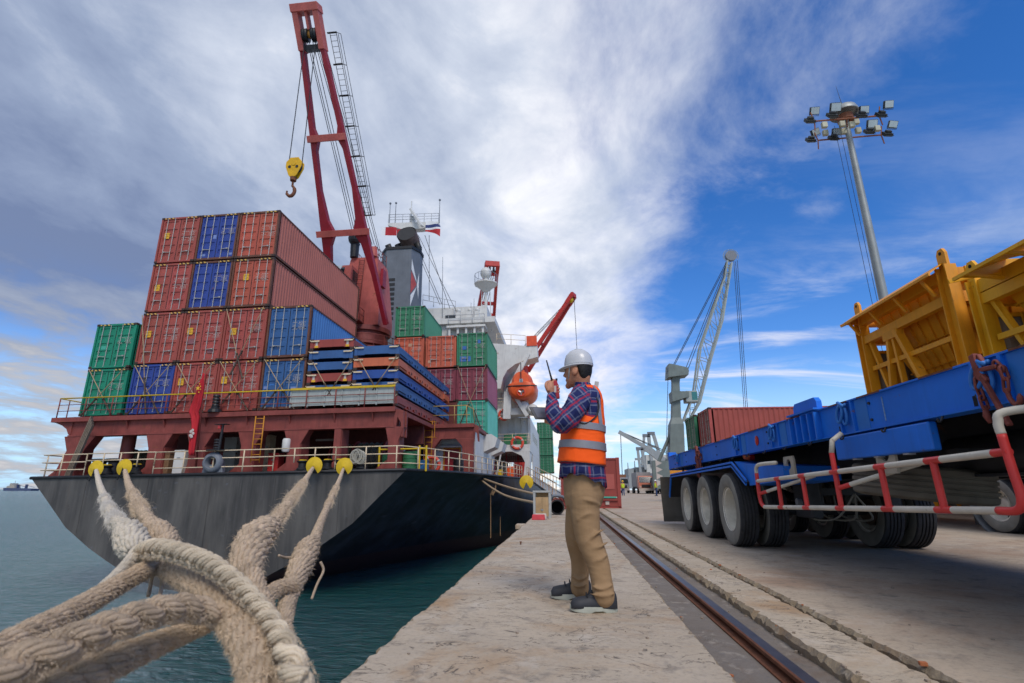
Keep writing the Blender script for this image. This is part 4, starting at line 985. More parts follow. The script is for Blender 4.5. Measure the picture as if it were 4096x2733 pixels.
tt = [0, .06, .20, .315, .36, .41, .52, .66, .70, .74, .84, 1.0]
leg(LR_, hR, tt, [(.32,0),(.36,0),(.40,0),(.66,-.13),(1.1,-.35),(.66,-.13),(.34,0),(.36,0),(.64,-.14),(.36,0),(.34,0),(.34,0)])
leg(LL_, hL, tt, [(.32,0),(.36,0),(.40,0),(.66,.13),(1.1,.35),(.66,.13),(.34,0),(.36,0),(.64,.14),(.36,0),(.34,0),(.34,0)])
for t_, e in ((.36, .5), (.70, .32)):
    a_, c_ = LL_+(hL-LL_)*t_, LR_+(hR-LR_)*t_; MB().bar(a_-V((e, 0, 0))-up_*.42, c_+V((e, 0, 0))-up_*.42, .5, .18, up_).build('cross_tie', CRED_F, c1, bevel=.02)
hd = M((V((1,0,0)), (hR-LR_).normalized(), up_)).transposed(); jd = (hR-LR_+hL-LL_).normalized()
hc = (hR+hL)/2
for sx_ in (-1, 1): MB().obox(hc + V((sx_*.78, 0, 0)) + jd*1.2, (.42, 2.6, .8), M((V((1,0,0)), jd, V((1,0,0)).cross(jd))).transposed()).build('head_plate', CRED_F, c1, bevel=.02)
RT = M((V((1,0,0)), jd, V((1,0,0)).cross(jd))).transposed()
MB().obox(hc + jd*2.75, (2.1, .55, .95), RT).build('head_beam', CRED_F, c1, bevel=.03); MB().obox(hc + jd*1.9, (.16, 1.2, .6), RT).build('head_rib', CRED_F, c1); MB().obox(hc + jd*.1, (1.6, .35, .6), RT).build('head_tie', SBLK, c1)
SHV = MB().lathe([(.1, -.08), (.48, -.08), (.4, 0), (.48, .08), (.1, .08)], 18, (0, 0, 0), M.Rotation(R(90), 3, 'Y')).mesh('sheave', SBLK, True)
for sx_ in (-.42, -.25, .25, .42):
    o = obj('sheave', SHV, c1, loc=hc + jd*.95 + V((sx_, -.1, -.05)))
MB().ball(hc + jd*1.1, .26, 10, (1, 1, 1.6)).build('lock_pin', mat('brass', '9a6a24', rough=.5), c1)
# caged ladder up the right leg
Lb, Lt = LR_+(hR-LR_)*.42+V((.46, 0, 0))+up_*.25, hR+V((.50, 0, 1.6))+up_*.25
ladder(c1, Lb, Lt, .5, (1, 0, 0), 34, SBLK, .025)
b = MB()
for dx_ in (.24, .45): b.tube([Lb+V((dx_, 0, 0))+up_*.4, Lt+V((dx_, 0, 0))+up_*.4], .022, 4)
for k in range(7):
    p_ = Lb+(Lt-Lb)*(k/6); b.bar(p_-V((.45, 0, 0)), p_+V((.3, 0, 0)), .12, .06); b.tube([p_+V((.25, 0, 0)), p_+V((.45, 0, 0))+up_*.4], .03, 4)
b.build('ladder_cage', SBLK, c1)
# luffing wires from the head to the house top, and the whip aerial
for dx_, e in ((-.35, -.8), (-.22, -.6), (.05, -.4), (.2, .7), (.32, .9)): wire(c1, hc+jd*.8+V((dx_, 0, 0)), V((CXc+e, CYc-1.5, 21.4)), .028)
for dx_ in (.55, .7): wire(c1, hc+jd*.3+V((dx_+.2, .3, 0)), V((CXc+dx_+.6, CYc, 20.2)), .025)
# hook block on two plumb falls
hk = WS(677, 383, 29.0)
hb_ = thing('hook_block', 'yellow hook block hanging from the tall red crane', 'hook block', loc=SHIP @ hk)
b = MB(); pr_ = [(-.28,.62),(.28,.62),(.56,.28),(.56,-.1),(.3,-.75),(.2,-.88),(-.2,-.88),(-.3,-.75),(-.56,-.1),(-.56,.28)]
YBL = mat('hook_yellow', 'c99a10', rough=.45, var=.2, vscale=3, rust=.15)
for y_ in (-.2, .14): MB().prism(pr_, 'y', y_, y_+.06).build('cheek_plate', YBL, hb_, bevel=.015)
MB().lathe([(.05, -.1), (.5, -.1), (.42, 0), (.5, .1), (.05, .1)], 18, (0, 0, 0), M.Rotation(R(90), 3, 'X')).build('sheave', SBLK, hb_)
MB().cyl((0, -.24, .12), (0, .24, .12), .16, .16, 12).build('axle', YBL, hb_)
for sx_ in (-1, 1): MB().lathe([(0, 0), (.11, 0), (.11, .012), (0, .012)], 10, (sx_*.26, -.215, -.12), M.Rotation(R(90), 3, 'X')).build('port', SBLK, hb_)
MB().cyl((0, 0, -.86), (0, 0, -1.12), .22, .2, 12).build('swivel', RUST, hb_)
b = MB(); b.tube([(.0,0,-1.1),(.0,0,-1.5)], .07, 8); b.tube(spline([(0,0,-1.5),(.16,0,-1.72),(.2,0,-2.0),(.05,0,-2.26),(-.18,0,-2.26),(-.34,0,-2.05),(-.33,0,-1.88)], 6), [.09]*6+[.12]*18+[.1]*6+[.06]*7, 10); b.build('hook', RUST, hb_, smooth=True)
pr0 = SHIP @ hk
for dx_, s_ in ((-.48, hc+jd*.95+V((-.42, 0, 0))), (.48, hc+jd*.95+V((.42, 0, 0)))):
    q_ = SHIP @ s_; wire(hb_, V((dx_, 0, .3)), q_ - pr0, .032, 'fall')

# ---- second and third ship cranes, farther along the deck
def far_crane(label, base, head, wb, wt, mt, rest=True):
    t = ship_thing('ship_crane', label, 'crane')
    base, head = V(base), V(head); d = (head-base).normalized(); s = V((d.y, -d.x, 0)).normalized() if abs(d.x)+abs(d.y) > .1 else V((1, 0, 0))
    for k in (-1, 1): MB().bar(base+s*k*wb/2, head+s*k*wt/2, .42, .75, d.cross(s)).build('jib_leg', mt, t)
    for f_ in (.35, .7):
        c_ = base+(head-base)*f_; w_ = wb+(wt-wb)*f_; MB().bar(c_-s*w_/2, c_+s*w_/2, .4, .5).build('cross_tie', mt, t)
    MB().bar(head-d*1.6-s*(wt/2+.25), head-d*1.6+s*(wt/2+.25), .5, .7).build('head_tie', mt, t); MB().bar(head-s*(wt/2+.3), head+s*(wt/2+.3), .5, .8).build('head_beam', mt, t)
    for k in (-1, 1): MB().bar(head-d*2+s*k*(wt/2+.1), head+s*k*(wt/2+.1), .5, .8, d.cross(s)).build('head_plate', mt, t)
    for k in (-.3, .3): MB().cyl(head-d+s*(k-.1), head-d+s*(k+.1), .5, .5, 12).build('sheave', SBLK, t)
    for k in (-.5, -.2, .2, .5): wire(t, head-d+s*k, base+V((0, 0, 3))+V((-d.x, -d.y, 0)).normalized()*2+s*k, .045)
    return t
RC = mat('crane_bright_red', 'b03028', rough=.45, var=.14, streak=.2)
h2 = WS(1130, 606, 72); b2 = WS(1112, 742, 80)
t = far_crane('red ship crane jib rising behind the white radome mast', (b2.x, 80, b2.z), (h2.x, 72, h2.z), 3.0, 1.6, RC)
MB().cyl((b2.x, 82, 1.4), (b2.x, 82, b2.z+2), 1.6, 1.6, 16).build('pedestal', RC, t)
h3 = WS(1316, 678, 92); b3 = WS(1205, 850, 96)
t = far_crane('red ship crane slewed out over the quay beyond the lifeboat', (b3.x, 96, b3.z), (h3.x, 92, h3.z), 2.6, 1.1, RC)
MB().cyl((b3.x-1.0, 97, 1.4), (b3.x-1.0, 97, b3.z+1), 1.6, 1.6, 16).build('pedestal', RC, t)
b = MB(); b.ball(h3 - V((.6, 0, .9)), .6, 10); b.build('head_sheave', SYEL, t)
wire(t, h3+V((.1, 0, 0)), V((h3.x+.1, 92, WS(1316, 815, 92).z)), .05, 'fall')

# ---- lifeboat in its davits, liferafts, life rings
LY = 54.5
lp = WS(1196, 885, LY)
lb = ship_thing('lifeboat', 'orange enclosed lifeboat hanging in white davits beside the bridge wing', 'lifeboat', tuple(lp))
prof = [(-3.4,.05),(-2.9,.55),(-1.5,.95),(0,1.1),(2.5,1.15),(5,1.0),(6.3,.5),(6.9,.08)]
def boat_sec(w_, y_, zt, zb, seg): return [(w_*math.cos(a), y_, (zt if math.sin(a) > 0 else -zb)*abs(math.sin(a))**.8) for a in [2*math.pi*i/seg for i in range(seg)]]
def loft(rings, closed=True, cap=True):
    b = MB(); n = len(rings[0]); P = [p for r in rings for p in r]
    F = [(k*n+i, k*n+(i+1)%n, (k+1)*n+(i+1)%n, (k+1)*n+i) for k in range(len(rings)-1) for i in range(n if closed else n-1)]
    if cap and closed: F += [tuple(range(n-1, -1, -1)), tuple((len(rings)-1)*n+i for i in range(n))]
    return b.add(P, F)
rg = []
for y_, f_ in [(0,.62),(.12,.8),(.5,.92),(1.6,1.0),(3.4,1.02),(5,.95),(6.2,.7),(6.9,.3),(7.1,.05)]: rg.append([(x*f_*1.65, y, z_*(.55+.45*f_)) for x, y, z_ in boat_sec(1, y_, .6, 1.45, 28)])
loft(rg).build('hull', ORANGE, lb, smooth=50)
rg = []
for y_, f_ in [(.25,.55),(.6,.72),(1.5,.82),(4,.82),(5.6,.66),(6.4,.3)]: rg.append([(x*f_*1.5, y, .3+max(z_, -.1)*(.6+.5*f_)*1.55) for x, y, z_ in boat_sec(1, y_, .95, .2, 24)])
loft(rg).build('canopy', ORANGE, lb, smooth=50)
MB().prism([(-.35, 1.45), (.35, 1.45), (.3, 2.0), (-.3, 2.0)], 'y', 1.2, 2.6).build('conning_tower', ORANGE, lb, bevel=.08)
b = MB(); b.tube([(x*1.02, y, -.02) for x, y, z_ in [(1.62*math.cos(a), .42 - .5*math.sin(a) if math.sin(a) > 0 else .42-.1*math.sin(a)*0, 0) for a in [math.pi*i/12 for i in range(13)]]], .07, 6); b.build('fender_rope', SBLK, lb)
MB().lathe([(.36, 0), (.44, 0), (.44, .3), (.36, .3), (.36, 0)], 18, (0, -.2, -.75), M.Rotation(R(-90), 3, 'X')).build('propeller_ring', RINGR, lb, smooth=40)
b = MB()
for k in range(3):
    a = k*2*math.pi/3+.5; b.obox((.17*math.cos(a), -.12, -.75+.17*math.sin(a)), (.3, .03, .14), M.Rotation(-a, 3, 'Y') @ M.Rotation(R(25), 3, 'X'))
b.build('propeller', STEEL, lb)
MB().box(-.2, .2, -.02, .06, .35, .75).build('hatch', STEEL, lb, bevel=.02); MB().tube([(0, 0, .4), (0, .1, 2.6)], .05, 6).build('fall_chain', WIRE, lb)
for nm, pts in (('davit', [(1165, 960), (1172, 880), (1220, 800), (1196, 815)]),):
    t = ship_thing('boat_davit', 'white davit frame carrying the orange lifeboat', 'davit', tuple(WS(1165, 962, 55.6)))
    o_ = WS(1165, 962, 55.6); P_ = [WS(x, y, 55.6)-o_ for x, y in ((1163, 962), (1166, 900), (1178, 868), (1212, 812))]
    MB().bar(P_[0], P_[1], .8, .6).build('post', SWHITE, t); MB().bar(P_[1], P_[3], .5, .5).build('arm', SWHITE, t)
    Q_ = [WS(x, y, 55.6)-o_ for x, y in ((1170, 890), (1210, 955))]; MB().bar(Q_[0], Q_[1], .4, .4).build('strut', SWHITE, t)
for i, (x_, y_) in enumerate(((1203, 935), (1222, 941))):
    p_ = WS(x_, y_, 56.3); t = ship_thing('liferaft', ['white liferaft canister under the lifeboat, left one', 'white liferaft canister beside the tablet, right one'][i], 'liferaft', tuple(p_), group='liferaft canisters on the upper balcony')
    MB().lathe([(0,-.75),(.42,-.68),(.56,-.4),(.58,-.02),(.62,0),(.58,.02),(.56,.4),(.42,.68),(0,.75)], 18, rot=M.Rotation(R(78), 3, 'X')).build('canister', SWHITE, t, smooth=40)
    MB().tube([(.62*math.cos(a*math.pi/9), .0, .62*math.sin(a*math.pi/9)) for a in range(18)], .03, 5, closed=True).build('strap', SBLK, t)
def life_ring(p_, r_, label):
    t = ship_thing('life_ring', label, 'life ring', tuple(p_), group='orange life rings on the ship rails')
    MB().tube([(r_*math.cos(a*math.pi/12), 0, r_*math.sin(a*math.pi/12)) for a in range(24)], r_*.24, 8, closed=True).build('ring', RINGR, t, smooth=True)
    for k in range(4):
        a0 = k*math.pi/2+.5; MB().tube([(r_*math.cos(a0+e), 0, r_*math.sin(a0+e)) for e in (-.12, 0, .12)], r_*.26, 8).build('band', PRINT, t, smooth=True)
life_ring(WS(1157, 952, 55.9), .55, 'life ring on the upper balcony rail under the lifeboat')
life_ring(WS(1187, 1017, 55.9), .6, 'life ring on the lower balcony rail before green lockers')
life_ring(WS(990, 1068, 27.5), .42, 'life ring on the white side rail by the red door')

# ---- flags
def flag_mat(name, stops, axis=2, scale=1.0):
    m, N, L, bs = raw(name); t = N('ShaderNodeTexCoord'); sp = N('ShaderNodeSeparateXYZ'); L(t.outputs['Object'], sp.inputs[0])
    L(ramp_node(N, L, sp.outputs[axis], stops, 'CONSTANT'), bs.inputs['Base Color']); bs.inputs['Roughness'].default_value = .8; return m
def flag(label, p, w_, h_, mats, slant=(0, 0), droop=.0, waves=2.0, amp=.12, name='flag', stars=False, pole=None):
    t = ship_thing(name, label, 'flag', tuple(p)); b = MB(); nx_, nz_ = 14, 8; P = []
    for j in range(nz_+1):
        for i in range(nx_+1):
            u, v_ = i/nx_, j/nz_; P.append((u*w_, amp*math.sin(u*waves*6.28+v_)*(.3+u), v_*h_ - droop*u*u))
    b.add(P, [(j*(nx_+1)+i, j*(nx_+1)+i+1, (j+1)*(nx_+1)+i+1, (j+1)*(nx_+1)+i) for j in range(nz_) for i in range(nx_)]); b.build('cloth', mats, t, smooth=True)
    return t
FR = lin('a81f28'); FW = lin('d8d8d8'); FB = lin('2a3668')
thai = flag_mat('flag_tricolour', [(0, FR), (.27, FW), (.53, FB), (1.07, FW), (1.33, FR)]); 
thai_n = thai.node_tree; 
flag('red white and blue striped flag flying right of the exhaust', WS(976, 532, 59.0), 2.0, 1.6, flag_mat('flag_stripes', [(0., FR), (.266, FW), (.533, FB), (.999, FW)]), droop=.9, waves=.9)
flag('red and white signal flag left of the exhaust uptake', WS(875, 540, 59.0), 2.1, 1.2, flag_mat('flag_signal', [(0., FW), (.5, FR)], 0), droop=.3, waves=.7)
flag('small plain red flag close beside the exhaust uptake', WS(910, 540, 59.0), .9, .9, mat('flag_red', 'a8242c', rough=.8), droop=.2, waves=.7)
# ensign hanging in folds on the stern staff
es = ship_thing('ensign_staff', 'red ensign hanging in folds from the stern staff', 'flag', tuple(WS(450, 1068, 24.3)))
o_ = WS(450, 1068, 24.3)
MB().tube([(0, 0, -.1), (0, -.3, 3.6), (.04, -.42, 5.0)], [.05, .045, .03], 8).build('staff', SRED, es, smooth=True)
rg = []
for zz, wl2, xo in ((4.55, .05, .0), (4.2, .14, -.05), (3.6, .24, -.1), (2.9, .40, -.24), (2.6, .46, -.30), (2.35, .34, -.18), (1.8, .26, -.09), (1.1, .26, -.08), (.6, .22, -.06), (.45, .1, -.02)):
    wl2 *= .62
    rg.append([(xo + wl2*math.cos(a)*(1+.12*math.sin(zz*9)), -.36 + .10*math.sin(a)*(1+.9*math.sin(5*a+zz*2)), zz) for a in [2*math.pi*i/28 for i in range(28)]])
loft(rg).build('cloth', mat('ensign_red', 'ad1c26', rough=.8, var=.2, vscale=2), es, smooth=True)
STAR = mat('star_yellow', 'd8b030', rough=.7)
def star(c_, r_):
    P = []
    for k in range(10): a = math.pi/2+k*math.pi/5; q_ = r_ if k % 2 == 0 else r_*.4; P.append((c_[0]+q_*math.cos(a), c_[1], c_[2]+q_*math.sin(a)))
    return MB().add(P, [tuple(range(10))])
star((-.08, -.60, 3.75), .13).build('star', STAR, es)
for dx_, dz_ in ((.08, .1), (.1, -.05), (.04, -.2), (.02, .22)): star((-.06+dx_, -.57, 3.75+dz_), .05).build('star', STAR, es)
for k in range(5):
    a = k*2*math.pi/5; MB().ball((-.07+.07*math.cos(a), -.56, 1.5+.16*math.sin(a)), .075, 8, (1, .2, 1)).build('petal', PRINT, es)

# ================================================================== FLATBED TRAILER
BLUE = mat('trailer_blue', '146cd0', rough=.45, var=.14, vscale=2.2, streak=.3, rust=.16, rscale=7, rustcol='4a3326')
BLUEL = mat('trailer_light_blue', '2a70bd', rough=.5, var=.14, vscale=3)
CHAS = mat('chassis_black', '2b2b2d', rough=.6, var=.3, vscale=4, rust=.06)
TYRE = mat('tyre_rubber', '343436', rough=.8, var=.25, vscale=5, bump=.15, dirt=.25, spec=.25)
TYRE_S = mat('tyre_sidewall', '807d75', rough=.85, var=.22, vscale=5, dirt=.2, spec=.2)
RIM = mat('rim_steel', 'd2cdbf', rough=.4, metal=.25, var=.18, vscale=6, rust=.1)
GRED = mat('guard_red', 'cf3a36', rough=.42, var=.14, vscale=5, rust=.07, rscale=7)
GWHT = mat('guard_white', 'c9c2b2', rough=.45, var=.12, vscale=5, rust=.14, rscale=6)
CHN = mat('rusty_chain', '7d3f35', rough=.65, metal=.2, var=.3, vscale=14, rust=.35, rscale=12)
AMB = mat('amber_lens', 'd2601c', rough=.2, spec=.6); REDL = mat('red_reflector', 'b3221f', rough=.25, spec=.6)
BRK = mat('bracket_beige', 'a39a88', rough=.6, var=.18, vscale=4, rust=.15)
TX, TXR, TZ, TH = 2.40, 4.90, 1.47, .275
YB, YFr = 12.45, -2.0
tl = thing('flatbed_trailer', 'long blue flatbed semi trailer parked beside the quay rail', 'trailer', (0, 0, 0))
def outer_beam(x, s, nm):
    b = MB()
    b.box(min(x, x+s*.012), max(x, x+s*.012), YFr, YB, TZ-TH+.012, TZ-.012); b.box(min(x-s*.02, x+s*.1), max(x-s*.02, x+s*.1), YFr, YB, TZ-.012, TZ); b.box(min(x-s*.02, x+s*.1), max(x-s*.02, x+s*.1), YFr, YB, TZ-TH, TZ-TH+.012)
    return b.build(nm, BLUE, tl)
ob = outer_beam(TX, 1, 'side_beam'); outer_beam(TXR, -1, 'side_beam')
MB().box(TX+.1, TXR-.1, YFr, YB-.02, TZ-.05, TZ-.006).build('deck_floor', CHAS, tl)
b = MB(); b.box(TX, TXR, YB, YB+.06, TZ-TH-.03, TZ+.02); b.build('rear_beam', BLUE, tl, bevel=.01)
b = MB(); b.box(TX-.02, TX+.14, YB-.16, YB+.02, TZ, TZ+.09); b.build('rear_corner', BLUE, tl)
for x in (3.15, 4.05):
    b = MB(); b.box(x, x+.02, YFr, YB, .86, TZ-.06); b.box(x-.08, x+.1, YFr, YB, .84, .86); b.build('main_beam', CHAS, tl)
for i in range(19): MB().box(TX+.03, TXR-.03, YFr+.4+i*.78, YFr+.46+i*.78, TZ-.20, TZ-.055).build('cross_member', CHAS, tl)
def side_at(x, y): return atX(x, y, TX)
# stiffener posts and D-rings on the side beam
def ring_mesh(): 
    b = MB(); b.tube([(-.03, -.03*math.cos(k*math.pi/8)*0, 0) and (-.035, .038*math.sin(k*math.pi/8), -.03+.075*math.cos(k*math.pi/8)) for k in range(16)], .012, 8, closed=True)
    b.tube([(-.035, -.045, .055), (-.035, .045, .055)], .014, 8); return b.mesh('lashing_ring', BLUEL, True)
RG = ring_mesh()
for x_, y_ in ((1560, 1062), (1695, 1022), (1780, 996), (1945, 948), (2275, 860)):
    p = side_at(x_, y_)
    for k, dy in enumerate((-.10, .10)): MB().box(TX-.022, TX+.003, p.y+dy-.012, p.y+dy+.012, TZ-TH+.013, TZ-.013).build('stiffener', BLUE, tl)
    MB().box(TX-.004, TX+.001, p.y-.30, p.y-.13, TZ-TH+.014, TZ-.014).build('patch_plate', BLUEL, tl)
    obj('lashing_ring', RG, tl, loc=(TX+.005, p.y, TZ-.09)); o = obj('lashing_ring', RG, tl, loc=(TX-.01, p.y+.03, TZ-.075)); o.rotation_euler = (.5, 0, 0)
    MB().box(TX-.003, TX+.002, p.y+.13, p.y+.17, TZ-TH+.02, TZ-TH+.08).build('slot', GAP, tl)
# stake pocket group with a raised head
p0, p1 = side_at(1825, 985), side_at(1882, 965)
for k in range(5): yy = p1.y + (p0.y-p1.y)*k/4; MB().box(TX-.055, TX+.002, yy-.012, yy+.012, TZ-TH+.0, TZ-.02).build('pocket_rib', BLUE, tl)
MB().box(TX-.06, TX+.1, p1.y-.03, p0.y+.03, TZ+.002, TZ+.02).build('pocket_cap', BLUE, tl)
b = MB(); b.prism([(p1.y+.02, TZ+.02), (p0.y-.02, TZ+.02), (p0.y-.02, TZ+.09), (p0.y-.06, TZ+.13), (p1.y+.06, TZ+.13), (p1.y+.02, TZ+.09)], 'x', TX+.0, TX+.05); b.build('stake_plate', BLUE, tl)
# rope hooks under the flange, bolts and pulled weld beads
hkm = MB().tube(spline([(0, 0, 0), (-.015, 0, -.03), (-.03, 0, -.035), (-.035, 0, -.015)], 4), .007, 6).mesh('rope_hook', CHAS, True)
for k in range(16): obj('rope_hook', hkm, tl, loc=(TX-.012, 2.9+k*.6, TZ-TH+.0))
blm = MB().cyl((0, 0, 0), (-.012, 0, 0), .012, .012, 6).mesh('bolt', CHAS)
for k in range(9):
    for dz in (.07, .20): obj('bolt', blm, tl, loc=(TX-.0, 3.2+k*1.07, TZ-dz))
wbm = MB().box(-.004, 0, -.006, .006, -.09, .09).mesh('weld_bead', mat('weld_grey', '6f8fb8', rough=.5, var=.3, vscale=60))
for y_ in (4.1, 5.9, 7.6, 9.4, 11.2): obj('weld_bead', wbm, tl, loc=(TX, y_, TZ-TH/2))
tpm = MB().box(-.002, .0, -.16, .16, -.006, .006).mesh('chipped_edge', RUST)
for k in range(14): obj('chipped_edge', tpm, tl, loc=(TX-.0201, 2.8+k*.7+random.uniform(-.2, .2), TZ-.006))
# reflectors and marker lamps
for x_, y_ in ((1738, 1013), (1556, 1078)):
    p = side_at(x_, y_); MB().lathe([(0, 0), (.055, 0), (.06, .008), (0, .014)], 20, (TX-.0, p.y, TZ-TH/2), M.Rotation(R(-90), 3, 'Y')).build('reflector', REDL, tl)
for x_, y_ in ((1718, 1047),):
    p = atX(x_, y_, 2.5); b = MB(); b.lathe([(.055, 0), (.05, .05), (.03, .07), (0, .072)], 14, (2.5, p.y, p.z), M.Rotation(R(-90), 3, 'Y')); b.build('marker_lamp', AMB, tl, smooth=40); MB().cyl((2.5, p.y, p.z), (2.56, p.y, p.z), .06, .06, 14).build('lamp_base', REDL, tl)
p = atX(1536, 1085, 2.5); MB().cyl((2.45, 12.3, 1.02), (2.55, 12.3, 1.02), .06, .06, 14).build('rear_lamp', REDL, tl)
# toolbox
a, c = atX(1912, 1003, 2.38), atX(2117, 943, 2.38); zb = atX(1915, 1048, 2.38).z-.035
tb = MB().box(2.38, 2.44, c.y-.02, a.y, zb-.0, TZ-TH-.015).build('toolbox', BLUE, tl, bevel=.012)
for yy in (c.y+.25, (a.y+c.y)/2, a.y-.3): MB().box(2.37, 2.42, yy-.03, yy+.03, zb-.012, zb-.001).build('hinge', STEEL, tb)
# mudguard over the three axles
P = [(12.35, .80), (12.30, 1.05), (12.1, 1.085), (7.75, 1.085), (7.25, .83), (5.95, .90)]
b = MB()
for x0, x1 in ((2.30, 2.38),):
    pts = [atX(1540, 1140, 2.33), atX(1543, 1092, 2.33), atX(1684, 1066, 2.33), atX(1718, 1108, 2.33), atX(1800, 1098, 2.33)]
yq = [p_.y for p_ in pts]; zq = [p_.z for p_ in pts]
outl = list(zip(yq, zq)); inn = [(y_, z_+.035) for y_, z_ in outl]
for (ya, za), (yc, zc) in zip(outl[:-2], outl[1:-1]): MB().bar((2.62, ya, za), (2.62, yc, zc), .66, .02, (0, 0, 1) if abs(yc-ya) > .1 else (0, 1, 0)).build('mudguard', CHAS, tl); MB().bar((2.30, ya, za), (2.30, yc, zc), .02, .075, (0, 0, 1) if abs(yc-ya) > .1 else (0, 1, 0)).build('mudguard_lip', BLUE, tl)
(ya, za), (yc, zc) = outl[2], outl[3]; b = MB(); b.prism([(ya, za+.04), (yc, zc), (yc-.0, zc-.035), (5.95, zc+.01), (5.95, zc+.16), (ya-.3, za+.0)], 'x', 2.34, 2.92); b.build('mudguard_nose', BLUE, tl)
for y_ in (11.6, 9.9, 8.3): MB().box(2.5, 2.53, y_-.02, y_+.02, 1.10, 1.21).build('mudguard_hanger', CHAS, tl)
# mud flap
pa, pb = atY(1525, 1100, 12.5), atY(1572, 1100, 12.5)
b = MB(); n = 8; Pv = []
for j in range(n+1):
    z_ = 1.02-.97*j/n
    for x in (2.18, 2.45, 2.75): Pv.append((x, 12.5+.05*math.sin(j*.6)+(.02 if x == 2.45 else 0), z_))
b.add(Pv, [(j*3+i, j*3+i+1, j*3+i+4, j*3+i+3) for j in range(n) for i in range(2)]); o = b.build('mud_flap', mat('flap_rubber', '5f5a52', rough=.85, var=.2, vscale=3, dirt=.3), tl); sm_ = o.modifiers.new('s', 'SOLIDIFY'); sm_.thickness = .012
# wheels
TR, TWd = .485, .265
def tyre_mesh():
    pr_ = [(.285, -.10), (.30, -.115), (.36, -.130), (.43, -.132), (.465, -.122), (TR-.004, -.108)]
    for g in (-.062, -.021, .021, .062): pr_ += [(TR, g-.008), (TR-.013, g-.0055), (TR-.013, g+.0055), (TR, g+.008)]
    pr_ += [(TR-.004, .108), (.465, .122), (.43, .132), (.36, .130), (.30, .115), (.285, .10)]
    b = MB(); b.lathe(pr_, 48); n = len(pr_)
    for i, f in enumerate(b.f):
        r_ = sum(math.hypot(*b.v[k][:2]) for k in f)/len(f); b.m[i] = 0 if r_ > .458 else 1
    return b.mesh('tyre', [TYRE, TYRE_S], 35)
def rim_mesh():
    b = MB(); b.lathe([(.292, -.115), (.288, -.10), (.262, -.092), (.252, -.01), (.238, .062), (.19, .080), (.13, .076), (.122, .03), (.105, .005), (.06, -.005), (.0, -.006)], 40)
    b.lathe([(.29, .115), (.262, .10), (.255, -.02)], 40)
    return b.mesh('rim', RIM, 35)
TYM, RMM = tyre_mesh(), rim_mesh()
NUT = MB().cyl((0, 0, -.02), (0, 0, .05), .014, .014, 6).mesh('wheel_nut', RIM)
HOLE = MB().cyl((0, 0, -.004), (0, 0, .004), .021, .021, 12).mesh('hand_hole', GAP)
DRUM = MB().lathe([(0, .0), (.17, .0), (.2, .03), (.2, .16), (.0, .16)], 24).mesh('brake_drum', mat('drum_rust', '4f4034', rough=.75, var=.3, vscale=8, rust=.4), 35)
def wheel(parent, x, y, z_=TR, face=-1, nuts=True, nm='wheel', drum=False):
    # axle along x; face -1: the dish looks to -x
    wh = bpy.data.objects.new(nm, TYM); COL.objects.link(wh); wh.parent = parent; wh.location = (x, y, z_)
    wh.rotation_euler = (random.uniform(0, 6), R(90)*(1 if face < 0 else -1), 0); wh.rotation_mode = 'XYZ'
    wh.rotation_euler = (0, R(90)*(1 if face < 0 else -1), 0)
    r_ = obj('rim', RMM, wh)
    if nuts:
        for k in range(10): a = k*math.pi/5; obj('wheel_nut', NUT, wh, loc=(.158*math.cos(a), .158*math.sin(a), .045))
        for k in range(8): a = k*math.pi/4+.2; obj('hand_hole', HOLE, wh, loc=(.213*math.cos(a), .213*math.sin(a), .066))
    if drum: obj('brake_drum', DRUM, wh, loc=(0, 0, -.10))
    return wh
AX = [7.78, 9.08, 10.38]
for y_ in AX:
    wheel(tl, 2.25+TWd/2, y_); wheel(tl, 2.62+TWd/2, y_, face=1, nuts=False)
    wheel(tl, 4.02+TWd/2, y_, face=-1, nuts=False, drum=True); wheel(tl, 4.40+TWd/2, y_, face=1)
    MB().cyl((2.6, y_, TR), (4.7, y_, TR), .075, .075, 14).build('axle', CHAS, tl, smooth=40)
    for x in (3.16, 4.06):
        MB().prism([(y_-.55, .72), (y_, .60), (y_+.55, .72), (y_+.55, .76), (y_, .66), (y_-.55, .76)], 'x', x-.04, x+.05).build('leaf_spring', CHAS, tl)
        MB().box(x-.06, x+.07, y_-.7, y_-.5, .5, .85).build('spring_hanger', CHAS, tl, bevel=.02)
    MB().cyl((3.3, y_-.25, .62), (3.3, y_-.05, .62), .1, .1, 14).build('brake_chamber', CHAS, tl)
MB().box(2.85, 2.98, 6.6, 7.05, .42, .95).build('spring_hanger', CHAS, tl, bevel=.02); MB().box(2.9, 4.2, 6.75, 6.85, .68, .76).build('hanger_beam', CHAS, tl)
MB().cyl((2.80, 6.85, .6), (2.87, 6.85, .6), .045, .045, 8).build('hanger_bolt', STEEL, tl)
for k in range(3): MB().tube(spline([(3.0+.2*k, 7.2, .8), (2.95+.2*k, 7.0, .45), (3.1+.2*k, 6.6, .42), (3.2, 6.3, .7)], 6), .012, 6).build('air_hose', mat('hose_grey', '7d7a70', rough=.6), tl, smooth=True)
for k in range(2): MB().tube(spline([(3.0, 5.6+.2*k, .95), (2.9, 5.4, .78), (3.1, 5.0+.1*k, .86)], 6), .007, 5).build('red_line', GRED, tl)
b = MB(); b.cyl((3.2, 3.2, 1.0), (3.2, 4.6, 1.0), .16, .16, 18); b.build('air_tank', CHAS, tl, smooth=40)
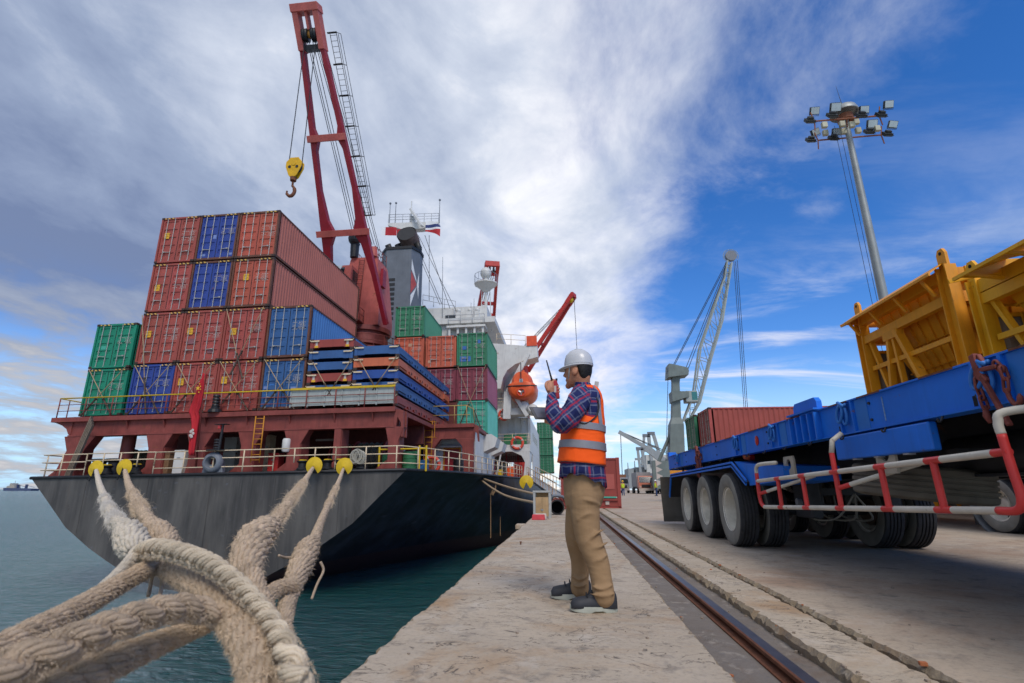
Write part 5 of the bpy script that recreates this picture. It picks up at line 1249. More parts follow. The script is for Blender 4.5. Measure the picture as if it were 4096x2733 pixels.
# spare tyre slung flat under the chassis
spm = mat('worn_spare', '6a6458', rough=.9, var=.3, vscale=6, dirt=.35)
sp_me = TYM.copy(); sp_me.materials.clear(); sp_me.materials.append(spm); sp_me.materials.append(spm)
sp = bpy.data.objects.new('spare_tyre', sp_me); COL.objects.link(sp); sp.parent = tl; q_ = atX(2145, 1120, 2.95); sp.location = (2.98, q_.y+.2, .80); sp.rotation_euler = (R(4), R(5), 0)
MB().box(2.7, 3.6, 3.9, 4.0, .97, 1.02).build('spare_carrier', CHAS, tl)
for k in range(9):
    MB().tube(spline([(2.95, 3.45, .78), (2.9+.03*k, 3.25-.01*k, .72-.02*k), (2.88+.04*k, 3.15, .55+.02*k)], 4), .004, 4).build('frayed_strap', CHAS, tl)
# side guard of red and white tube
GX = 2.22
sg = bpy.data.objects.new('side_guard', None); COL.objects.link(sg); sg.parent = tl
def gp(x, y): q = atX(x, y, GX); return V((GX, q.y, q.z))
zt, zl = .84, .555
def gz(z_, y_): return z_ + (6.4-y_)*.026
yA, yE = gp(1738, 1100).y, gp(2333, 1100).y
posts = [gp(x, 1130).y for x in (1790, 1848)] + [gp(1922, 1110).y] + [gp(x, 1110).y for x in (2030, 2155)]
r_ = .021
def seg_rail(z_, ys, y_a, y_b, nm):
    # alternate white with red sleeves round each post
    cuts = [(y, .07) for y in ys]; y = y_a
    edges = []
    for c_, h_ in sorted(cuts, reverse=True):
        edges.append((y, c_+h_, GWHT)); edges.append((c_+h_, c_-h_, GRED)); y = c_-h_
    edges.append((y, y_b, GWHT))
    for a_, b_, m_ in edges:
        if a_-b_ > .01: MB().tube([(GX, a_, gz(z_, a_)), (GX, b_, gz(z_, b_))], r_, 14).build(nm, m_, sg, smooth=40)
seg_rail(zt, posts, yA-.0, yE+.10, 'upper_rail'); seg_rail(zl, posts, yA-.12, yE+.16, 'lower_rail')
for i, y_ in enumerate(posts):
    top = 1.04 if i == 2 else gz(zt, y_)
    MB().tube([(GX, y_, gz(zl, y_)), (GX, y_+.01, top)], r_*.97, 14).build('upright', GRED, sg, smooth=40)
    if i == 2: MB().tube([(GX, y_+.01, top), (GX+.02, y_+.01, top+.1), (GX+.1, y_, top+.16)], r_*.98, 12).build('upright_top', GWHT, sg, smooth=True)
# far end loop: white top, red side, bend at the bottom
MB().tube(spline([(GX+.02, yA-.55, 1.02), (GX, yA-.14, 1.02), (GX, yA-.02, .99), (GX, yA+.0, .93)], 5), r_, 14).build('end_loop', GWHT, sg, smooth=True)
MB().tube(spline([(GX, yA, .93), (GX, yA+.0, .72), (GX, yA-.03, .60), (GX, yA-.12, gz(zl, yA-.12))], 5), r_, 14).build('end_loop', GRED, sg, smooth=True)
MB().tube(spline([(GX, yE+.16, gz(zl, yE+.16)), (GX, yE+.04, gz(zl, yE)+.003), (GX, yE, gz(zl, yE)+.06), (GX, yE+.01, gz(zl, yE)+.2), (GX, yE+.02, 1.02)], 5), r_, 14).build('end_loop', GRED, sg, smooth=True)
MB().tube([(GX, yE+.10, gz(zt, yE+.1)), (GX, yE+.0, gz(zt, yE))], r_*.98, 14).build('upper_rail', GRED, sg, smooth=40)
MB().tube(spline([(GX, yE+.02, 1.02), (GX, yE+.02, 1.08), (GX+.03, yE, 1.13), (GX+.25, yE-.1, 1.15)], 5), r_, 14).build('end_loop', GWHT, sg, smooth=True)
for a_, c_ in (((GX, yA-.03, .70), (GX+.3, yA-.75, .88)), ((GX, posts[2]-.02, .76), (GX+.35, posts[2]-.5, .93))):
    a_, c_ = V(a_), V(c_); m_ = a_+(c_-a_)*.15
    MB().tube([a_, m_], r_*.9, 12).build('brace', GRED, sg, smooth=40); MB().tube([m_, c_], r_*.9, 12).build('brace', GWHT, sg, smooth=40)
def hole_plate(y0, y1, z0, z1, x):
    b = MB(); cy, cz, rr = (y0+y1)/2, (z0+z1)/2+.03, min(y1-y0, z1-z0)*.24; n = 24; P = []
    for k in range(n):
        a = 2*math.pi*k/n; ca, sa = math.cos(a), math.sin(a); s_ = min((y1-y0)/2/max(abs(ca), 1e-6), (z1-z0)/2/max(abs(sa), 1e-6))
        P += [(x, cy+ca*rr, cz+sa*rr), (x, (y0+y1)/2+ca*s_, (z0+z1)/2+sa*s_)]
    b.add(P, [(2*k, 2*k+1, (2*k+3) % (2*n), (2*k+2) % (2*n)) for k in range(n)]); return b
for y_, w_ in ((atX(1817, 1085, GX+.2).y, .13), (atX(2042, 1075, GX+.2).y, .12)):
    o = hole_plate(y_-w_, y_+w_, .86, 1.09, GX+.2).build('bracket_plate', BRK, sg); s_ = o.modifiers.new('s', 'SOLIDIFY'); s_.thickness = .02
# chains and lever binders slung on the beam
def chain(pts, parent, n, sc_=1.0, nm='chain_link'):
    P = spline(pts, 12)
    L_ = MB().tube([(.016*math.cos(a)*sc_, 0, (.016*math.sin(a) + (.022 if math.sin(a) > 0 else -.022))*sc_) for a in [2*math.pi*k/14 for k in range(14)]], .0075*sc_, 6, closed=True).mesh(nm, CHN, True)
    for k in range(n):
        i = k*(len(P)-1)/max(1, n-1); a = P[min(int(i), len(P)-1)]; c = P[min(int(i)+1, len(P)-1)]; d = (c-a)
        if d.length < 1e-6: d = P[-1]-P[-2]
        o = obj(nm, L_, parent, loc=a); o.rotation_mode = 'QUATERNION'; o.rotation_quaternion = d.to_track_quat('-Z', 'X') @ Euler((0, 0, R(90)*(k % 2))).to_quaternion()
def binder(label, x_, y_, s=1.0, long=True):
    q = atX(x_, y_, TX-.03); t = thing('chain_binder', label, 'chain binder', tuple(q)); B = (0, 0, 0)
    MB().bar((0, .02*s, .16*s), (-.01, -.03*s, .08*s), .03*s, .05*s).build('yoke', CHN, t, bevel=.006)
    MB().prism([(.06*s, .17*s), (.01*s, .18*s), (-.0, .05*s), (-.05*s, -.02*s), (-.02*s, -.04*s), (.04*s, .0)], 'x', -.03, -.0).build('jaw', CHN, t, bevel=.006)
    MB().bar((-.02, .0, .02*s), (-.03, -.14*s, -.34*s), .025*s, .035*s, (1, 0, 0)).build('lever', CHN, t, bevel=.006)
    MB().bar((-.015, .03*s, .06*s), (-.015, -.14*s, .05*s), .03*s, .03*s).build('link_bar', CHN, t, bevel=.005)
    chain([(-.01, .05*s, .03*s), (-.01, .06*s, -.06*s), (-.01, .05*s, -.16*s)], t, 4, 1.25*s)
    chain([(-.01, -.14*s, .05*s), (-.01, -.17*s, -.0), (-.01, -.16*s, -.08*s)], t, 3, 1.25*s)
    MB().tube(spline([(-.01, -.16*s, -.1*s), (-.01, -.16*s, -.16*s), (-.01, -.19*s, -.21*s), (-.01, -.23*s, -.2*s), (-.01, -.24*s, -.15*s)], 5), [.014*s]*11+[.017*s]*8+[.008*s]*2, 8).build('hook', CHN, t, smooth=True)
    MB().tube([(-.01, .05*s, -.18*s), (-.01, .055*s, -.25*s), (-.01, .04*s, -.3*s)], [.012*s, .022*s, .012*s], 8).build('hook', CHN, t, smooth=True)
binder('rusty red chain binder hooked on the trailer beam, near end', 2262, 868, .82)
binder('rusty chain binder hanging on the trailer beam over the wheels', 1602, 1050, 1.15)

# ---- second trailer seen beyond, under the first
t2 = thing('flatbed_trailer', 'second trailer with a silver mudguard, glimpsed beyond the blue one', 'trailer', (0, 0, 0))
w0 = atZ(2300, 1224); w0 = V((w0.x, w0.y, 0))
for dx in (0, .3): wheel(t2, w0.x+.15+dx, w0.y, face=-1, nuts=(dx == 0))
wheel(t2, w0.x+.15, w0.y-1.3); wheel(t2, w0.x+2.0, w0.y, face=1, nuts=False)
b = MB(); b.lathe([(.62, -.2), (.62, .25), (.6, .25), (.6, -.2)], 24, (w0.x+.2, w0.y, .52), M.Rotation(R(90), 3, 'Y') , ang=math.pi); b.build('mudguard', STEEL, t2)
MB().box(w0.x, w0.x+2.3, w0.y-6, w0.y+8, 1.05, 1.3).build('chassis', CHAS, t2); MB().box(w0.x+.7, w0.x+1.6, w0.y-6, w0.y+8, .75, 1.04).build('main_beam', CHAS, t2)
for z_ in (.55, .78):
    for k in range(10): MB().tube([(w0.x-.02, w0.y+.9+k*.42, z_), (w0.x-.02, w0.y+.9+(k+1)*.42, z_)], .03, 8).build('guard_rail', GRED if k % 2 else GWHT, t2)
for k in range(3): MB().tube([(w0.x-.02, w0.y+1.2+k*1.2, .55), (w0.x-.02, w0.y+1.2+k*1.2, 1.05)], .03, 8).build('guard_post', GRED, t2)
MB().box(w0.x+.1, w0.x+.6, w0.y+.62, w0.y+.72, .1, .9).build('mud_flap', RUBBER, t2)

# ================================================================== YELLOW HOPPERS
HY = mat('hopper_yellow', 'dc9418', rough=.5, var=.14, vscale=1.2, streak=.28, rust=.07, rustcol='6b3a1a')
HYB = mat('hopper_bright_yellow', 'dfa318', rough=.5, var=.14, vscale=1.2, streak=.2, rust=.06)
CORR = mat('corrugated_sheet', '8d8a80', rough=.5, metal=.3, var=.16, vscale=1.5, streak=.3)
def hopper(label, X, y1, y2, zt, depth, m, lip_lo, dm, fn, ff, sheet=True):
    # visible face in the plane x = X, from y2 (far) to y1 (near)
    t = thing('cargo_hopper', label, 'hopper', (X, (y1+y2)/2, 0), group='yellow cargo hoppers behind the trailer')
    Lh = (y2-y1)/2; pw = .36
    for sy in (-1, 1):
        for x0 in (0, depth):
            w_ = pw if sy < 0 else .30
            b = MB(); b.box(x0-.03, x0+.03, sy*Lh-w_/2, sy*Lh+w_/2, 0, zt-.05); b.box(x0-.15, x0+.15, sy*Lh-w_/2-.02, sy*Lh-w_/2+.02, 0, zt-.05); b.box(x0-.15, x0+.15, sy*Lh+w_/2-.02, sy*Lh+w_/2+.02, 0, zt-.05)
            b.build('post', m, t)
            b = MB(); b.prism([(sy*Lh-.16, zt-.05), (sy*Lh+.16, zt-.05), (sy*Lh+.16, zt+.32), (sy*Lh+.08, zt+.46), (sy*Lh-.08, zt+.46), (sy*Lh-.16, zt+.32)], 'x', x0-.04, x0+.04); b.build('lifting_lug', m, t)
            MB().cyl((x0-.05, sy*Lh, zt+.33), (x0+.05, sy*Lh, zt+.33), .05, .05, 10).build('lug_hole', GAP, t)
    zm = zt-dm
    for x0 in (0, depth):
        MB().box(x0-.10, x0+.10, -Lh+pw/2, Lh-.17, zm, zm+.27).build('mid_beam', m, t); MB().box(x0-.1, x0+.1, -Lh+pw/2, Lh-.17, zt-.45, zt-.12).build('top_beam', m, t)
    for sy in (-1, 1): MB().box(.16, depth-.16, sy*Lh-.12, sy*Lh+.12, zm, zm+.3).build('mid_beam', m, t); MB().box(.1, depth-.1, sy*Lh-.1, sy*Lh+.1, zt-.45, zt-.12).build('top_beam', m, t)
    # ribbed inverted pyramid
    T = [(.22, -Lh+.25), (depth-.22, -Lh+.25), (depth-.22, Lh-.25), (.22, Lh-.25)]; zb = max(.9, zt-5.2); bx, by = .55, .55; cxm = depth/2
    B = [(cxm-bx, -by), (cxm+bx, -by), (cxm+bx, by), (cxm-bx, by)]
    for i in range(4):
        j = (i+1) % 4; p = [V((*T[i], zt-.2)), V((*T[j], zt-.2)), V((*B[j], zb)), V((*B[i], zb))]
        nrm = (p[1]-p[0]).cross(p[3]-p[0]).normalized()
        if nrm.dot(V((cxm, 0, zt)) - p[0]) > 0: nrm = -nrm
        b = MB(); b.add(p + [q-nrm*.012 for q in p], [(0,1,2,3),(7,6,5,4),(0,4,5,1),(1,5,6,2),(2,6,7,3),(3,7,4,0)]); w = b.build('bin_plate', m, t)
        for k in range(1, 7):
            f = k/7; a_, c_ = p[0]+(p[3]-p[0])*f, p[1]+(p[2]-p[1])*f; MB().bar(a_+nrm*.05, c_+nrm*.05, .1, .015, (p[3]-p[0]).normalized()).build('stiffener', m, w)
        for k in range(1, 8):
            f = k/8; a_, c_ = p[0]+(p[1]-p[0])*f, p[3]+(p[2]-p[3])*f; MB().bar(a_+nrm*.03, c_+nrm*.03, .012, .06, nrm).build('stiffener', m, w)
    # flared spill lip with struts along the face and the ends
    lo = lip_lo
    b = MB(); b.add([(-lo, -Lh-fn, zt-.32), (-lo, Lh+ff, zt-.32), (.05, Lh+min(.1, ff), zt+.12), (.05, -Lh-fn+.3, zt+.12)], [(0, 1, 2, 3)]); o = b.build('spill_lip', m, t); s_ = o.modifiers.new('s', 'SOLIDIFY'); s_.thickness = .03
    b = MB(); b.add([(-lo, Lh+ff, zt-.32), (depth+lo*.5, Lh+ff+.5, zt-.32), (depth, Lh+min(.1, ff), zt+.12), (.05, Lh+min(.1, ff), zt+.12)], [(0, 1, 2, 3)]); o = b.build('spill_lip', m, t); s_ = o.modifiers.new('s', 'SOLIDIFY'); s_.thickness = .03
    for k in range(4):
        y_ = -Lh+.3+k*(2*Lh+min(0, ff)-.1)/3.3; MB().bar((-lo*.85, y_, zt-.30), (-.17, y_+.05, zm+.33), .07, .07).build('lip_strut', m, t)
        MB().bar((-lo, y_+.3, zt-.36), (-.05, y_+.3, zt-.12), .03, .1).build('lip_rib', m, t)
    MB().bar((-lo, -Lh-fn, zt-.37), (-lo, Lh+ff, zt-.37), .05, .08).build('lip_edge', m, t)
    # braces under the middle beam
    for x0 in (0, depth):
        MB().bar((x0, .35, zm+.02), (x0, -Lh+.3, .35), .14, .24, (1, 0, 0)).build('brace', m, t); MB().bar((x0, .75, zm+.02), (x0, Lh-.35, .35), .12, .18, (1, 0, 0)).build('brace', m, t); MB().bar((x0, .55, zm+.02), (x0, .35, .1), .1, .15, (1, 0, 0)).build('strut', m, t)
        MB().box(x0-.11, x0+.11, .2, .95, zm-.22, zm+.04).build('gusset', m, t)
    for x0 in (0, depth):
        MB().bar((x0+.06, Lh-.3, zm+.05), (x0+.06, .5, 1.2), .1, .16, (1, 0, 0)).build('brace', m, t); MB().bar((x0, -Lh+.25, zm-.9), (x0, Lh-.25, zm-.9), .09, .14).build('tie', m, t)
    # low enclosure of corrugated sheet behind the legs
    if sheet:
        e = MB(); P = []; n = int((2*Lh)/.11); zs = zt-.35
        for k in range(n+1): P += [(depth+.05+(.035 if k % 4 < 2 else 0), -Lh+.1+k*.11, .05), (depth+.05+(.035 if k % 4 < 2 else 0), -Lh+.1+k*.11, zs)]
        e.add(P, [(2*k, 2*k+2, 2*k+3, 2*k+1) for k in range(n)]); w = e.build('cladding', CORR, t)
        e = MB(); P = []; n = int((depth-.4)/.09); z2 = zm-.25
        for k in range(n+1): P += [(.2+k*.09, Lh-.05+(.035 if k % 4 < 2 else 0), .05), (.2+k*.09, Lh-.05+(.035 if k % 4 < 2 else 0), z2)]
        e.add(P, [(2*k, 2*k+2, 2*k+3, 2*k+1) for k in range(n)]); w2 = e.build('end_cladding', CORR, t)
        for z_ in (z2*.35, z2*.68, z2-.04): MB().box(.2, depth-.2, Lh-.14, Lh-.07, z_-.05, z_+.05).build('girt', m, w2)
        for k in range(4): MB().box(.7+k*1.0, .8+k*1.0, Lh-.2, Lh-.141, .1, z2).build('stud', m, w2)
        for z_ in (.3, zs*.5, zs-.05): MB().box(depth-.06, depth+.0, -Lh+.1, Lh-.1, z_-.05, z_+.05).build('girt', m, w)
        for k in range(5): MB().box(depth-.10, depth-.02, -Lh+.3+k*.95, -Lh+.4+k*.95, .1, zs).build('stud', m, w)
    for k in range(10): MB().cyl((.25, -Lh-.35, .8+k*.55), (.85, -Lh-.35, .8+k*.55), .025, .025, 6).build('rung', m, t)
    for x0 in (.25, .85): MB().box(x0-.03, x0+.03, -Lh-.38, -Lh-.32, .2, zt-.2).build('ladder_rail', m, t)
    return t
XA = 10.6
pn, pf = atX(2172, 588, XA), atX(1964, 712, XA)
hopper('amber yellow cargo hopper with ribbed bin, farther of the two', XA, 14.16, 18.46, 6.72, 4.4, HY, .62, 1.12, .25, .1)
XB = 10.6
q0 = atX(2260, 690, XB)
hopper('bright yellow cargo hopper cut by the right edge, nearer of the two', XB, 8.4, 13.3, 5.95, 4.4, HYB, 1.2, .75, .3, -.9)

# ================================================================== LIGHT MAST
MG = mat('mast_grey', '8e9290', rough=.5, metal=.35, var=.15, vscale=.8, streak=.3, rust=.06)
LGL = mat('lamp_glass', 'aab3b3', rough=.12, var=.12, vscale=4, spec=.7)
LBX = mat('lamp_box', '22282a', rough=.5, var=.15)
RB = mat('rusty_bracket', '7d4a30', rough=.7, var=.25, rust=.4, rscale=8)
mp_ = atY(1990, 560, 40); mx = atY(2025, 670, 40).x
ml = thing('floodlight_mast', 'tall grey floodlight mast with a ring of lamps against the blue sky', 'light mast', (mx, 40, 0))
ztop = atY(1946, 262, 40).z
MB().tube([(0, 0, 0), (0, 0, ztop*.6), (0, 0, ztop)], [.44, .31, .21], 20).build('pole', MG, ml, smooth=40)
MB().box(-.8, .8, -.8, .8, 0, .3).build('footing', CONC_Y, ml)
b = MB(); b.lathe([(.0, .75), (.5, .68), (.95, .4), (1.1, .0), (1.1, -.12), (1.0, -.12), (.9, .1), (0, .3)], 24, (0, 0, ztop+.1)); b.build('head_cap', MG, ml, smooth=40)
b = MB(); b.lathe([(.3, 0), (.62, 0), (.62, -.5), (.3, -.5)], 16, (0, 0, ztop-.2)); b.build('winch_head', RB, ml)
base = V((mx, 40, 0))
def mpt(zx, zy, Y): k = 460/2350; return atY((3180+zx*k)*2350/4096, (370+zy*k)*2350/4096, Y) - base
for Y, a_, c_ in ((38.6, (400, 590), (1720, 480)), (41.4, (470, 980), (1760, 870))):
    p, q = mpt(*a_, Y), mpt(*c_, Y); MB().tube([p, q], .07, 8).build('lamp_bar', RB, ml); MB().tube([(p+q)/2, (0, 0, (p.z+q.z)/2+.1)], .06, 6).build('bar_arm', RB, ml)
    for e, o in ((p, q), (q, p)): MB().tube([e+V((0, 0, .9))+(e-o).normalized()*.2, e, e+V((0, 0, -.9))-(o-e).normalized()*(.1)], .05, 6).build('end_arm', RB, ml)
lamps = [((410,375),1,38.6,(8,0)), ((290,610),0,38.6,(0,0)), ((840,300),1,38.6,(5,0)), ((740,500),0,38.6,(0,0)), ((1425,350),1,38.6,(0,0)), ((1340,500),0,38.6,(0,0)), ((1925,240),1,38.6,(0,0)), ((1740,490),0,38.6,(0,0)),
         ((430,810),1,41.4,(0,-24)), ((310,1000),0,41.4,(0,0)), ((860,800),1,41.4,(0,0)), ((770,960),0,41.4,(0,0)), ((1590,640),1,41.4,(0,0)), ((1500,830),0,41.4,(0,0)), ((2010,650),1,41.4,(0,12)), ((1870,880),0,41.4,(0,0))]
for (c_, face, Y, (tw, rl)) in lamps:
    p = mpt(*c_, Y); big = .85 if c_ in ((840,300),(1590,640)) else .72
    rt = (M.Rotation(R(rl), 3, 'Y') @ M.Rotation(R(25+tw), 3, 'X')) if face else (M.Rotation(R(180+10*random.random()), 3, 'Z') @ M.Rotation(R(35), 3, 'X'))
    fl = MB().obox((0, .12, 0), (big, .26, big*.85)).obox((0, .34, 0), (big*.6, .2, big*.5)).build('floodlight', LBX, ml, bevel=.02); fl.location = p; fl.rotation_euler = rt.to_euler()
    MB().box(-big*.45, big*.45, -.03, -.012, -big*.37, big*.37).build('lens', LGL, fl)
    MB().tube([(-big*.53, .1, 0), (-big*.53, .1, -big*.55), (big*.53, .1, -big*.55), (big*.53, .1, 0)], .025, 6).build('yoke', LBX, fl)
for zx, zy, Y in ((600, 670, 38.6), (620, 830, 41), (960, 650, 39.5), (990, 800, 40), (1160, 665, 39), (1250, 600, 40), (1290, 780, 40), (1680, 740, 41)):
    p = mpt(zx, zy, Y); MB().obox(p, (.42, .3, .5)).build('control_gear_box', mat('gear_box_cream', 'a9a68f', rough=.55, var=.1), ml, bevel=.03)
MB().tube([(0, 0, ztop+.7), (-.2, 0, ztop+3.0)], [.03, .01], 5).build('lightning_rod', WIRE, ml)
for k in (0, .4): MB().tube([(-1.3+k, -.5, ztop-1.5), (-1.15+k, -.5, 2)], .02, 4).build('hoist_cable', WIRE, ml)

# ================================================================== MOBILE HARBOUR CRANE
CG = mat('crane_grey', '66716e', rough=.55, var=.14, vscale=.8, streak=.3, rust=.04)
CGL = mat('crane_pale_grey', '949c98', rough=.55, var=.12, vscale=.8)
MYc = 90.0
def mc(x, y, Y=MYc): return atY(x, y, Y)
bp_ = mc(1550, 1090); hc_ = thing('mobile_harbour_crane', 'grey mobile harbour crane with a lattice boom and square tower', 'crane', (bp_.x, MYc, 0))
o_ = V((bp_.x, MYc, 0))
def rel(x, y, Y=MYc): return mc(x, y, Y) - o_
tw0, tw1 = rel(1549, 1060), rel(1550, 870)
rgs = []
for (xa, xb, y_) in ((1535, 1569, 1130), (1534, 1568, 1040), (1536, 1566, 975), (1541, 1561, 960), (1542, 1558, 880), (1541, 1560, 862)):
    a_, c_ = rel(xa, y_), rel(xb, y_); d_ = (c_.x-a_.x)*.55; rgs.append([(a_.x, -d_, a_.z), (c_.x, -d_, a_.z), (c_.x, d_, a_.z), (a_.x, d_, a_.z)])
loft(rgs).build('tower', CG, hc_)
p = rel(1540, 862); b = MB(); b.prism([(rel(1530, 870).x, p.z-.6), (rel(1576, 866).x, p.z-.2), (rel(1575, 852).x, p.z+1.0), (rel(1545, 850).x, p.z+1.6), (rel(1532, 848).x, p.z+1.8)], 'y', -1.6, 1.6); b.build('tower_head', CG, hc_)
for xx in (1538, 1572): q = rel(xx, 858); b = MB(); b.cyl((q.x, -.5, q.z+.4), (q.x, .5, q.z+.4), .62, .62, 14); b.build('sheave', SGREY, hc_)
q0, q1 = rel(1540, 925), rel(1578, 917); MB().prism([(q0.x, q0.z), (q1.x, q1.z+.3), (q1.x, q1.z+1.2), (q0.x, q0.z+1.8)], 'y', -1.4, 1.4).build('cab_arm', CG, hc_)
q = rel(1583, 914); cbn = MB().box(q.x-.9, q.x+1.1, -1.1, 1.1, q.z-.8, q.z+1.1).build('operator_cab', CGL, hc_, bevel=.1); MB().box(q.x+.1, q.x+1.0, -1.12, -1.08, q.z-.5, q.z+.9).build('cab_window', mat('cab_teal_glass', '2f6b66', rough=.1, spec=.7), cbn)
# lattice boom
ctl = [((1567, 968), (1576, 975)), ((1592, 905), (1604, 925)), ((1606, 800), (1628, 830)), ((1640, 700), (1655, 740)), ((1662, 640), (1670, 655)), ((1668, 600), (1678, 605))]
L_, R_ = [rel(*a_) for a_, _ in ctl], [rel(*c_) for _, c_ in ctl]
for yo in (-.9, .9):
    sc2 = lambda p, i: p + V((0, yo*(1 if 0 < i < 4 else .5), 0))
    MB().tube([sc2(p, i) for i, p in enumerate(L_)], .16, 6).build('boom_chord', CGL, hc_); MB().tube([sc2(p, i) for i, p in enumerate(R_)], .18, 6).build('boom_chord', CGL, hc_)
Ls, Rs = spline(L_, 5), spline(R_, 5)
lm = MB()
for k in range(0, len(Ls)-1):
    for yo in (-.8, .8):
        e = V((0, yo*(1 if 2 < k < 22 else .6), 0)); a_, c_ = (Ls[k], Rs[k+1]) if k % 2 else (Rs[k], Ls[k+1]); MB().tube([a_+e, c_+e], .06, 4).build('boom_lacing', CGL, hc_)
hd_ = rel(1677, 588); b = MB(); b.cyl(hd_+V((0, -.35, 0)), hd_+V((0, .35, 0)), 1.0, 1.0, 20); b.build('boom_head_sheave', SGREY, hc_)
b = MB(); b.tube([hd_+V((1.35*math.cos(a*math.pi/12), 0, 1.35*math.sin(a*math.pi/12))) for a in range(-2, 16)], .05, 4)
for a in range(-2, 16): b.tube([hd_+V((1.0*math.cos(a*math.pi/12), 0, 1.0*math.sin(a*math.pi/12))), hd_+V((1.4*math.cos(a*math.pi/12), 0, 1.4*math.sin(a*math.pi/12)))], .04, 4)
b.build('head_guard', CGL, hc_)
for a_, c_ in (((1540, 848), (1668, 600)), ((1543, 848), (1668, 606)), ((1570, 855), (1666, 612)), ((1575, 858), (1664, 625))): wire(hc_, rel(*a_), rel(*c_), .06)
for a_, c_ in (((1684, 600), (1708, 945)), ((1688, 600), (1712, 945)), ((1692, 598), (1716, 945))): wire(hc_, rel(*a_), rel(*c_), .05, 'fall')
wire(hc_, rel(1533, 865), rel(1528, 1080), .05)
MB().tube([rel(1548, 975), rel(1506, 1072)], .28, 8).build('stay_tube', CG, hc_)
u0, u1 = rel(1512, 1100).x, rel(1580, 1100).x
MB().box(u0, u1, -4, 6, 2.6, rel(1520, 1077).z).build('machinery_house', mat('crane_orange', 'd08a24', rough=.5, var=.1, streak=.2), hc_); MB().box(u0-1, u1+1, -5, 6, 1.3, 2.55).build('chassis', SGREY, hc_)
for x in (u0, u0+2.5, u0+5, u0+7.5, u0+10): MB().cyl((x, -4.4, .8), (x, -3.6, .8), .8, .8, 16).build('wheel', RUBBER, hc_)
q = rel(1506, 1080); MB().box(q.x-1.4, q.x+1.2, -5.2, -4.2, .8, q.z+1.3).build('outrigger_tower', CG, hc_)
for k in range(4): MB().prism([(q.x-.9, 1.2+k*1.0), (q.x+.1, 1.7+k*1.0), (q.x-.9, 2.2+k*1.0)], 'y', -5.23, -5.205).build('warning_triangle', PRINT, hc_)
# its load: a red and a green box standing on the yard behind the trailer
container('shipping_container', 'red container lying side-on behind the blue trailer bed', C_RED, 8.25, 31.4, 2.66, 12.192, 2.591, R(-90), group='containers in the yard', ship_=False, sticker=None, haz=False)
container('shipping_container', 'red container at ground level hidden behind the trailer wheels', C_RED, 8.25, 31.4, 0.01, 12.192, 2.591, R(-90), group='containers in the yard', ship_=False, sticker=None, haz=False)
container('shipping_container', 'green container peeking out left of the red one behind the trailer', C_GRN2, 8.15, 34.4, 2.66, 12.192, 2.591, R(-90), group='containers in the yard', ship_=False, sticker=None, haz=False)
container('shipping_container', 'green container at ground level under the other green one', C_GRN2, 8.15, 34.4, 0.01, 12.192, 2.591, R(-90), group='containers in the yard', ship_=False, sticker=None, haz=False)

# ================================================================== THINGS ON THE MOORING DECK
def dthing(name, label, cat, x, y, Y, group=None, dz=None):
    p = WS(x, y, Y); 
    if dz is not None: p.z = dz
    return ship_thing(name, label, cat, tuple(p), 0, group)
# rat guards on the four mooring lines
RGY = mat('rat_guard_yellow', 'c9a81a', rough=.5, var=.14, vscale=4, rust=.05)
def pacman(r_, a0, a1, n=26):
    b = MB(); P = [(0, -.10, 0)] + [(r_*math.cos(R(a0+(a1-a0)*k/n)), 0, r_*math.sin(R(a0+(a1-a0)*k/n))) for k in range(n+1)]
    b.add(P, [(0, k+1, k+2) for k in range(n)]); return b
RATS = [(220, 1076, 'leftmost yellow disc rat guard on the stern ropes'), (285, 1073, 'second yellow rat guard from the left'), (721, 1069, 'third yellow rat guard, left one of the right pair'), (790, 1071, 'rightmost yellow rat guard on the stern ropes')]
for i, (x_, y_, lb_) in enumerate(RATS):
    t = dthing('rat_guard', lb_, 'rat guard', x_, y_, 23.55, 'yellow rat guards on the mooring lines')
    o = pacman(.40, -60, 245).build('disc', RGY, t); s_ = o.modifiers.new('s', 'SOLIDIFY'); s_.thickness = .012
    MB().tube([(-.2, 0, -.36), (-.26, .02, -.58)], .035, 6).build('toggle', SBLK, t)
# roller fairleads at the deck edge
for i, (x_, nm) in enumerate(((232, 'roller fairlead behind the leftmost rat guard'), (300, 'roller fairlead behind the second rat guard'), (707, 'roller fairlead behind the third rat guard'), (764, 'roller fairlead between the right pair of rat guards'), (815, 'roller fairlead right of the rightmost rat guard'))):
    t = dthing('roller_fairlead', nm, 'fairlead', x_, 1078, 24.35, 'roller fairleads along the stern', dz=1.45)
    MB().box(-.6, .6, -.2, .2, 0, .12).build('base', SBLK, t, bevel=.03)
    for dx in (-.3, .3): MB().lathe([(.27, .12), (.27, .18), (.2, .24), (.19, .42), (.27, .5), (.27, .54), (0, .56)], 18, (dx, 0, 0)).build('roller', SBLK, t, smooth=40); MB().cyl((dx, 0, .555), (dx, 0, .6), .2, .16, 14).build('roller_cap', RGY, t)
t = dthing('mooring_bitts', 'pair of black mooring bitts behind the left rat guards', 'bitts', 245, 1080, 25.0, dz=1.45)
for dx in (-.45, .35): MB().lathe([(.34, 0), (.3, .1), (.26, .6), (.26, .72), (.38, .82), (.38, .92), (0, .95)], 18, (dx, 0, 0)).build('post', SBLK, t, smooth=40)
MB().box(-.95, .85, -.4, .4, -.02, .05).build('base', SBLK, t)
